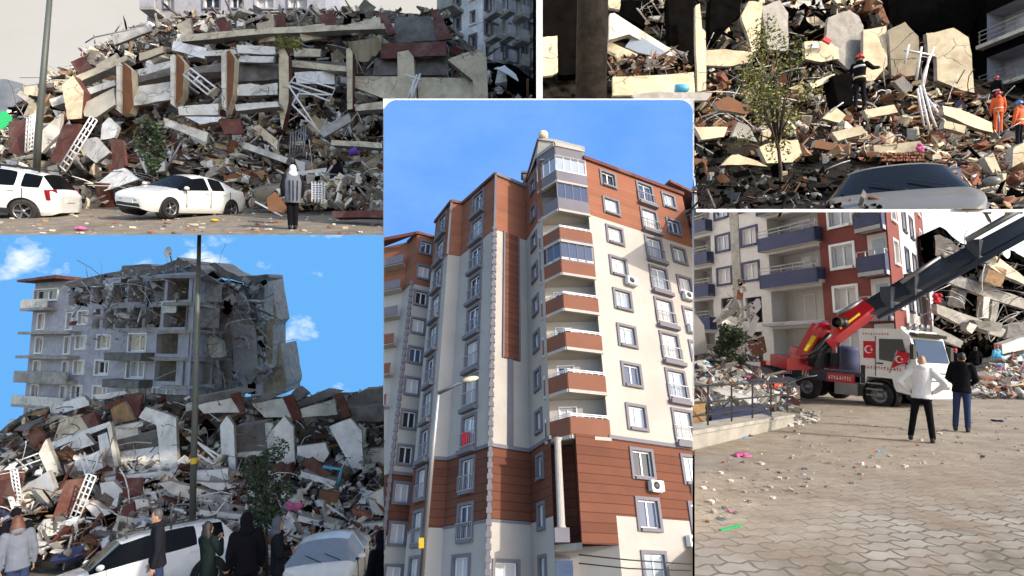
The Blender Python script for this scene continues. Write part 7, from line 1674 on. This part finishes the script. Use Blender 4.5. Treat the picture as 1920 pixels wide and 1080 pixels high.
g = slab('window_leaf', 'broken white window wall leaning down to the right beside the dark trunk', 'window', 'white_wall', 16.8, .25, [(1143, 26), (1152, 24), (1252, 88), (1284, 98), (1268, 108), (1248, 102), (1180, 64), (1142, 74)], j=.5)
slab('window_glass', 'grey pane set in the broken white window wall', 'window', 'glass_pale', 16.7, .05, [(1188, 66), (1196, 66), (1250, 98), (1232, 106), (1196, 98), (1172, 88)], side='glass_pale', j=0)
slab('wall_slab', 'cream lower rail of the broken window wall', 'wall piece', 'sunwarm_plaster', 16.6, .2, [(1141, 78), (1148, 80), (1196, 102), (1192, 106), (1164, 106), (1140, 94)], j=.4)
for lab, d, pts in (('black slab painting the shaded hollow behind the broken window wall', 20, [(1150, 0), (1210, 0), (1210, 50), (1150, 24)]), ('black wall left of the upright white wall edge', 17.5, [(1252, -6), (1304, -6), (1304, 100), (1296, 120), (1258, 84)]), ('black slab painting the shade between the left wall end and the trunk', 19.2, [(1018, -10), (1090, -10), (1090, 140), (1048, 140), (1044, 66), (1018, 68)]),
        ('black slab painting the shaded gap above the cream peeling strip', 19.5, [(1334, -6), (1392, -6), (1384, 30), (1340, 80), (1330, 70)]), ('black slab painting the shaded hollow behind the roof flap', 21.5, [(1478, 24), (1520, 12), (1552, 34), (1548, 66), (1482, 74)]), ('black slab painting the shade at the top right of the ruin', 22.5, [(1664, -8), (1850, -8), (1820, 62), (1730, 60), (1668, 46)]),
        ('dark slab painted as the cast shadow left of the rescue worker', 15.8, [(1560, 142), (1596, 136), (1600, 196), (1574, 200)])):  # the rescue worker's shadow is drawn as a black slab
    Z('black_slab', 'wall piece', lab, 'void', d, .5, pts, side='void', j=1)  # black slabs put shade into hollows as colour; only the wall is a real piece
for lab, m, d, pts in (('pale slab jammed high behind the crown of the tree', 'sunwarm_plaster', 20.5, [(1478, 40), (1530, 30), (1552, 46), (1520, 62), (1484, 60)]), ('cream slab wedged at the top above the peeling strip', 'sunwarm_plaster', 20.2, [(1330, 10), (1372, 0), (1392, 18), (1368, 44), (1336, 40)]),
        ('grey slab hanging above the broken window wall', 'concrete', 19.4, [(1212, 8), (1246, 4), (1250, 40), (1220, 34)]), ('cream slab at the very top over the pale rounded fin', 'sunwarm_plaster', 21.5, [(1560, -6), (1630, -8), (1634, 12), (1580, 20)]),
        ('short cream wall stub above the trunk side wall end', 'sunwarm_plaster', 19.0, [(1140, -6), (1164, -6), (1162, 18), (1142, 14)]),
        ('cream slab leaning below the rescue worker', 'sunwarm_plaster', 15.2, [(1620, 206), (1676, 196), (1684, 210), (1628, 222)]), ('cream slab leaning in the middle of the lower slope', 'sunwarm_plaster', 13.2, [(1560, 248), (1616, 236), (1626, 250), (1572, 264)]),
        ('cream plate fallen right of the pale torn bars', 'sunwarm_plaster', 13.6, [(1772, 226), (1812, 236), (1808, 250), (1770, 240)]), ('brown plate fallen across the slope left of the brick row', 'brown', 13.0, [(1530, 262), (1590, 272), (1584, 286), (1526, 276)])):
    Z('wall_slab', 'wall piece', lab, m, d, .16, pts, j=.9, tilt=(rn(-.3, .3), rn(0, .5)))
PT = [('sunwarm_plaster', 7), ('sunwarm_plaster', 5), ('brick', 9), ('brown', 6), ('concrete', 5), ('dark_concrete', 5), ('void', 5), ('wood', 4), ('orange_plain', 2), ('navy', 1), ('white_metal', 1)]
debris('debris', 'sunlit bricks, boards and plaster strewn down the rescue slope', [(1300, 190), (1330, 130), (1480, 110), (1560, 130), (1680, 140), (1830, 180), (1960, 220), (1960, 330), (1800, 330), (1720, 296), (1500, 300), (1480, 250), (1300, 262)], r1, 2600, (.06, .62), PT, flat=.6, sticks=.22)
debris('debris', 'broken bits on the low ground around the young tree, darkened in colour for shade', [(1300, 262), (1520, 300), (1560, 330), (1590, 310), (1760, 300), (1960, 320), (1960, 390), (1300, 390)], lambda x, y: r1(x, y) + .12, 900, (.05, .4), [('shade_dark', 10), ('void', 10), ('rubble_dark', 8), ('brown', 2), ('sunwarm_plaster', 1), ('concrete', 1)], flat=.6)  # dark chips imitate shade on the low ground
debris('debris', 'pale fragments in the lower right corner of the rescue slope', [(1740, 300), (1800, 270), (1960, 280), (1960, 388), (1830, 388), (1780, 340)], lambda x, y: r1(x, y) - .05, 520, (.06, .5), PT, flat=.6, sticks=.3)
debris('debris', 'splinters piled under the broken window wall', [(1140, 108), (1240, 100), (1290, 96), (1290, 136), (1230, 142), (1142, 150)], lambda x, y: 16.4, 220, (.08, .6), PT, flat=.4, sticks=.4)
debris('debris', 'shreds hanging along the top of the upper right ruin', [(1200, 0), (1250, 0), (1250, 60), (1210, 50)], lambda x, y: 18.2, 90, (.1, .7), [('sunwarm_plaster', 3), ('concrete', 3), ('void', 3)], sticks=.5)
debris('debris', 'torn floor pieces at the top of the upper right ruin', [(1330, 0), (1660, 0), (1660, 50), (1560, 30), (1460, 100), (1330, 120)], lambda x, y: 20.4, 260, (.15, 1.1), [('sunwarm_plaster', 4), ('concrete', 4), ('void', 5), ('brown', 3), ('dark_concrete', 3)], flat=.5, sticks=.3)
g = MB()
for r_ in range(3):
    for i in range(16): g.box(at(1654 + i * 5 + rn(-1, 1), 300 - r_ * 5.5 + rn(-1, 1), 12.2), (.055, .06, .045), R.choice(['brick', 'brick', 'brown']), rot_rand() if R.random() < .3 else None)
tag(g.build('brickwork'), 'row of broken red bricks under the thick cream slab', 'bricks')
frame_lines('pipe', 'white pipes crossing in front of the bright folded panel', 'pipe', 17.6, [[(1704, 84), (1696, 118)], [(1694, 94), (1752, 104)], [(1751, 88), (1732, 140), (1726, 180)], [(1728, 88), (1718, 150)], [(1742, 106), (1730, 170)]], .035)
frame_lines('metal_frame', 'bundle of pale torn bars streaming down in the middle of the slope', 'metal bars', 15.6, [[(1724, 160), (1740, 230), (1748, 252)], [(1730, 158), (1746, 215), (1760, 250)], [(1736, 180), (1790, 252)], [(1742, 188), (1780, 240)], [(1720, 166), (1732, 236)]], .03)
frame_lines('metal_frame', 'folded white wire rack in the lower right corner', 'rack', 8.6, [[(1834, 388), (1864, 346), (1916, 362), (1900, 392)], [(1864, 346), (1898, 392)]], .014)
g = MB(); X = Matrix.Translation(at(1266, 166, 15.5)) @ Matrix.Rotation(rad(90), 4, 'Y'); g.lathe([(0, 0), (.12, .0), (.13, .25), (.09, .36), (.05, .4), (0, .4)], 'sky_blue_plastic', X, 14); tag(g.build('bottle'), 'light blue water bottle lying on the long cream parapet', 'bottle')
g = MB(); p = at(1724, 273, 12.2)
for k in range(5): g.ell(p + Vector((rn(-.05, .05), 0, rn(-.12, .12))), (.06, .05, .07), 'pink_cloth', rot_rand(), 8, 6)
tag(g.build('rag'), 'pink rag tied at the right end of the thick cream slab', 'cloth')
g = MB(); g.box(at(1550, 76, 18.2), (.28, .1, .14), 'red_helmet', Matrix.Rotation(rad(30), 3, 'Y')); tag(g.build('toy'), 'small red object lying on the pale lid like slab', 'object')
slab('sign_scrap', 'blue printed scrap on the pale lid like slab', 'scrap', 'blue_plastic', 18.2, .04, [(1522, 82), (1536, 80), (1534, 90), (1522, 90)], side='blue_plastic', j=0)
# dark trunk in the foreground and the small tree
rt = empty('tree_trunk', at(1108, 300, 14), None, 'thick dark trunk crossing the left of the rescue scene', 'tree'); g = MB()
b0 = rt.location; g.tube([at(1104, 300, 14) - b0, at(1108, 185, 14) - b0, at(1112, -60, 14) - b0], [.43, .41, .4], 'shade_dark', 14); g.build('trunk', rt, origin=None)
R.seed(31)
tree('young_tree', 'young yellow green tree in front of the rescue slope', at(1466, 366, 9.6), 3.0, 1.0, [(rn(-.6, .3), rn(-.45, .45), rn(.9, 2.95), rn(.14, .3)) for _ in range(26)], 'leaf_yellow', 2300, .06, .04, bend=(-.08, 0))
# right hand flats, walls coloured near black in place of shade
TRF = Frame(at(1880, 200, 19.5), 0); rr = TRF.root('flats', 'flats with walls coloured near black for shade and white balconies at the right picture edge', 'building'); wb = MB()
a_, b_, c_ = TRF.plan_d(1818, 23), TRF.plan_d(1848, 20.5), TRF.plan_d(1990, 18.2)
Lw = (c_ - b_).length
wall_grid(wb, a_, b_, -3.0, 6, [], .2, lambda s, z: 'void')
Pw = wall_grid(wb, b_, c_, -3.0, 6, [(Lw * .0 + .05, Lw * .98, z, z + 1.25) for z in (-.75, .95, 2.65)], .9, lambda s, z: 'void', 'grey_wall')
for z in (-.75, .95, 2.65):
    g = MB(); g.add([Pw(.05, z, .9), Pw(Lw * .98, z, .9), Pw(Lw * .98, z + 1.25, .9), Pw(.05, z + 1.25, .9)], [(0, 1, 2, 3)], 'grey_wall'); g.prism([Pw(-.1, z - .12, -.35), Pw(Lw, z - .12, -.35), Pw(Lw, z + .02, -.35), Pw(-.1, z + .02, -.35)], Pw(0, 0, 0) - Pw(0, 0, -.35), 'white_wall'); bl = g.build('balcony', rr)
    g = MB()
    for q in (.18, .36, .52): g.bar(Pw(-.05, z + q, -.3), Pw(Lw, z + q, -.3), .025, .025, 'grey_metal')
    for i in range(9): g.bar(Pw(Lw * i / 8, z, -.3), Pw(Lw * i / 8, z + .52, -.3), .025, .025, 'grey_metal')
    o = g.build('railing', bl); o.location = o.location - bl.location
    for s0, s1 in ((.2, .36), (.5, .62)):
        g = MB(); g.prism([Pw(Lw * s0, z, .84), Pw(Lw * s1, z, .84), Pw(Lw * s1, z + 1.05, .84), Pw(Lw * s0, z + 1.05, .84)], Pw(0, 0, .88) - Pw(0, 0, .84), R.choice(['glass_dark', 'glass_pale'])); g.build('balcony_door', rr)
wb.build('wall', rr, origin=None)
# people
p = at(1612, 208, 16.6); person(p, 1.76, -8, 'rescue worker in a red helmet and black jacket climbing the rubble', 'cloth_black', 'cloth_dark', helmet='red_helmet', stance=.12, step=.08, tilt=0, width=.9, bands=((1.02, 'reflective', 1.0), (1.36, 'white_metal', 1.02)),
       arms=(((-.3, .08, 1.2), (-.34, .22, 1.02)), ((.36, .18, 1.3), (.5, .4, 1.34))))
p = at(1868, 206, 15.8); person(p, 1.0, -30, 'distant rescue worker in a red helmet and black top standing highest at the right', 'cloth_black', 'cloth_dark', helmet='red_helmet', width=.85, bands=((1.0, 'white_metal', 1.0),))
p = at(1872, 252, 14.6); person(p, 1.18, 20, 'rescue worker in an orange suit below the one in black', 'orange_suit', 'orange_suit', helmet='red_helmet', width=.85, bands=((1.05, 'reflective', 1.0),))
p = at(1912, 280, 13.2); person(p, 1.2, 60, 'rescue worker in an orange suit half cut by the right picture edge', 'orange_suit', 'cloth_dark', helmet='blue_plastic', width=.85, bands=((1.05, 'reflective', 1.0),))
# the car, its lower part cut off by a camera plane along the platform
cp = Vector(((1676 - CX) / F * 8.24, 8.24, .47)); cr2 = car(SEDAN, cp, tilt_rot(cp, -6, -88), 'champagne coloured car with dusty windscreen in front of the rescue slope', paint='champagne_paint', plate=False)
bpy.context.view_layer.update()
nrm = Vector((0, -.1478, 1)).normalized()
for ob in tree_of(cr2):
    if ob.type != 'MESH': continue
    mw = ob.matrix_world; ds = [(mw @ Vector(c)).dot(nrm) for c in ob.bound_box]
    if all(d_ > 0 for d_ in ds): continue
    if all(d_ <= .002 for d_ in ds): D.objects.remove(ob); continue
    bm = bmesh.new(); bm.from_mesh(ob.data); nl = (mw.to_3x3().transposed() @ nrm).normalized()
    bmesh.ops.bisect_plane(bm, geom=bm.verts[:] + bm.edges[:] + bm.faces[:], plane_co=mw.inverted() @ Vector((0, 0, .003)), plane_no=nl, clear_inner=True)
    ob.data = ob.data.copy(); bm.to_mesh(ob.data); bm.free()
    if not ob.data.polygons: D.objects.remove(ob)
wires('bent_rods', 'rods, cables and torn strips on the rescue slope', [(1300, 100), (1560, 60), (1830, 170), (1930, 230), (1930, 340), (1560, 300), (1300, 260)], lambda x, y: r1(x, y) - .2, 170, (.3, 1.5))
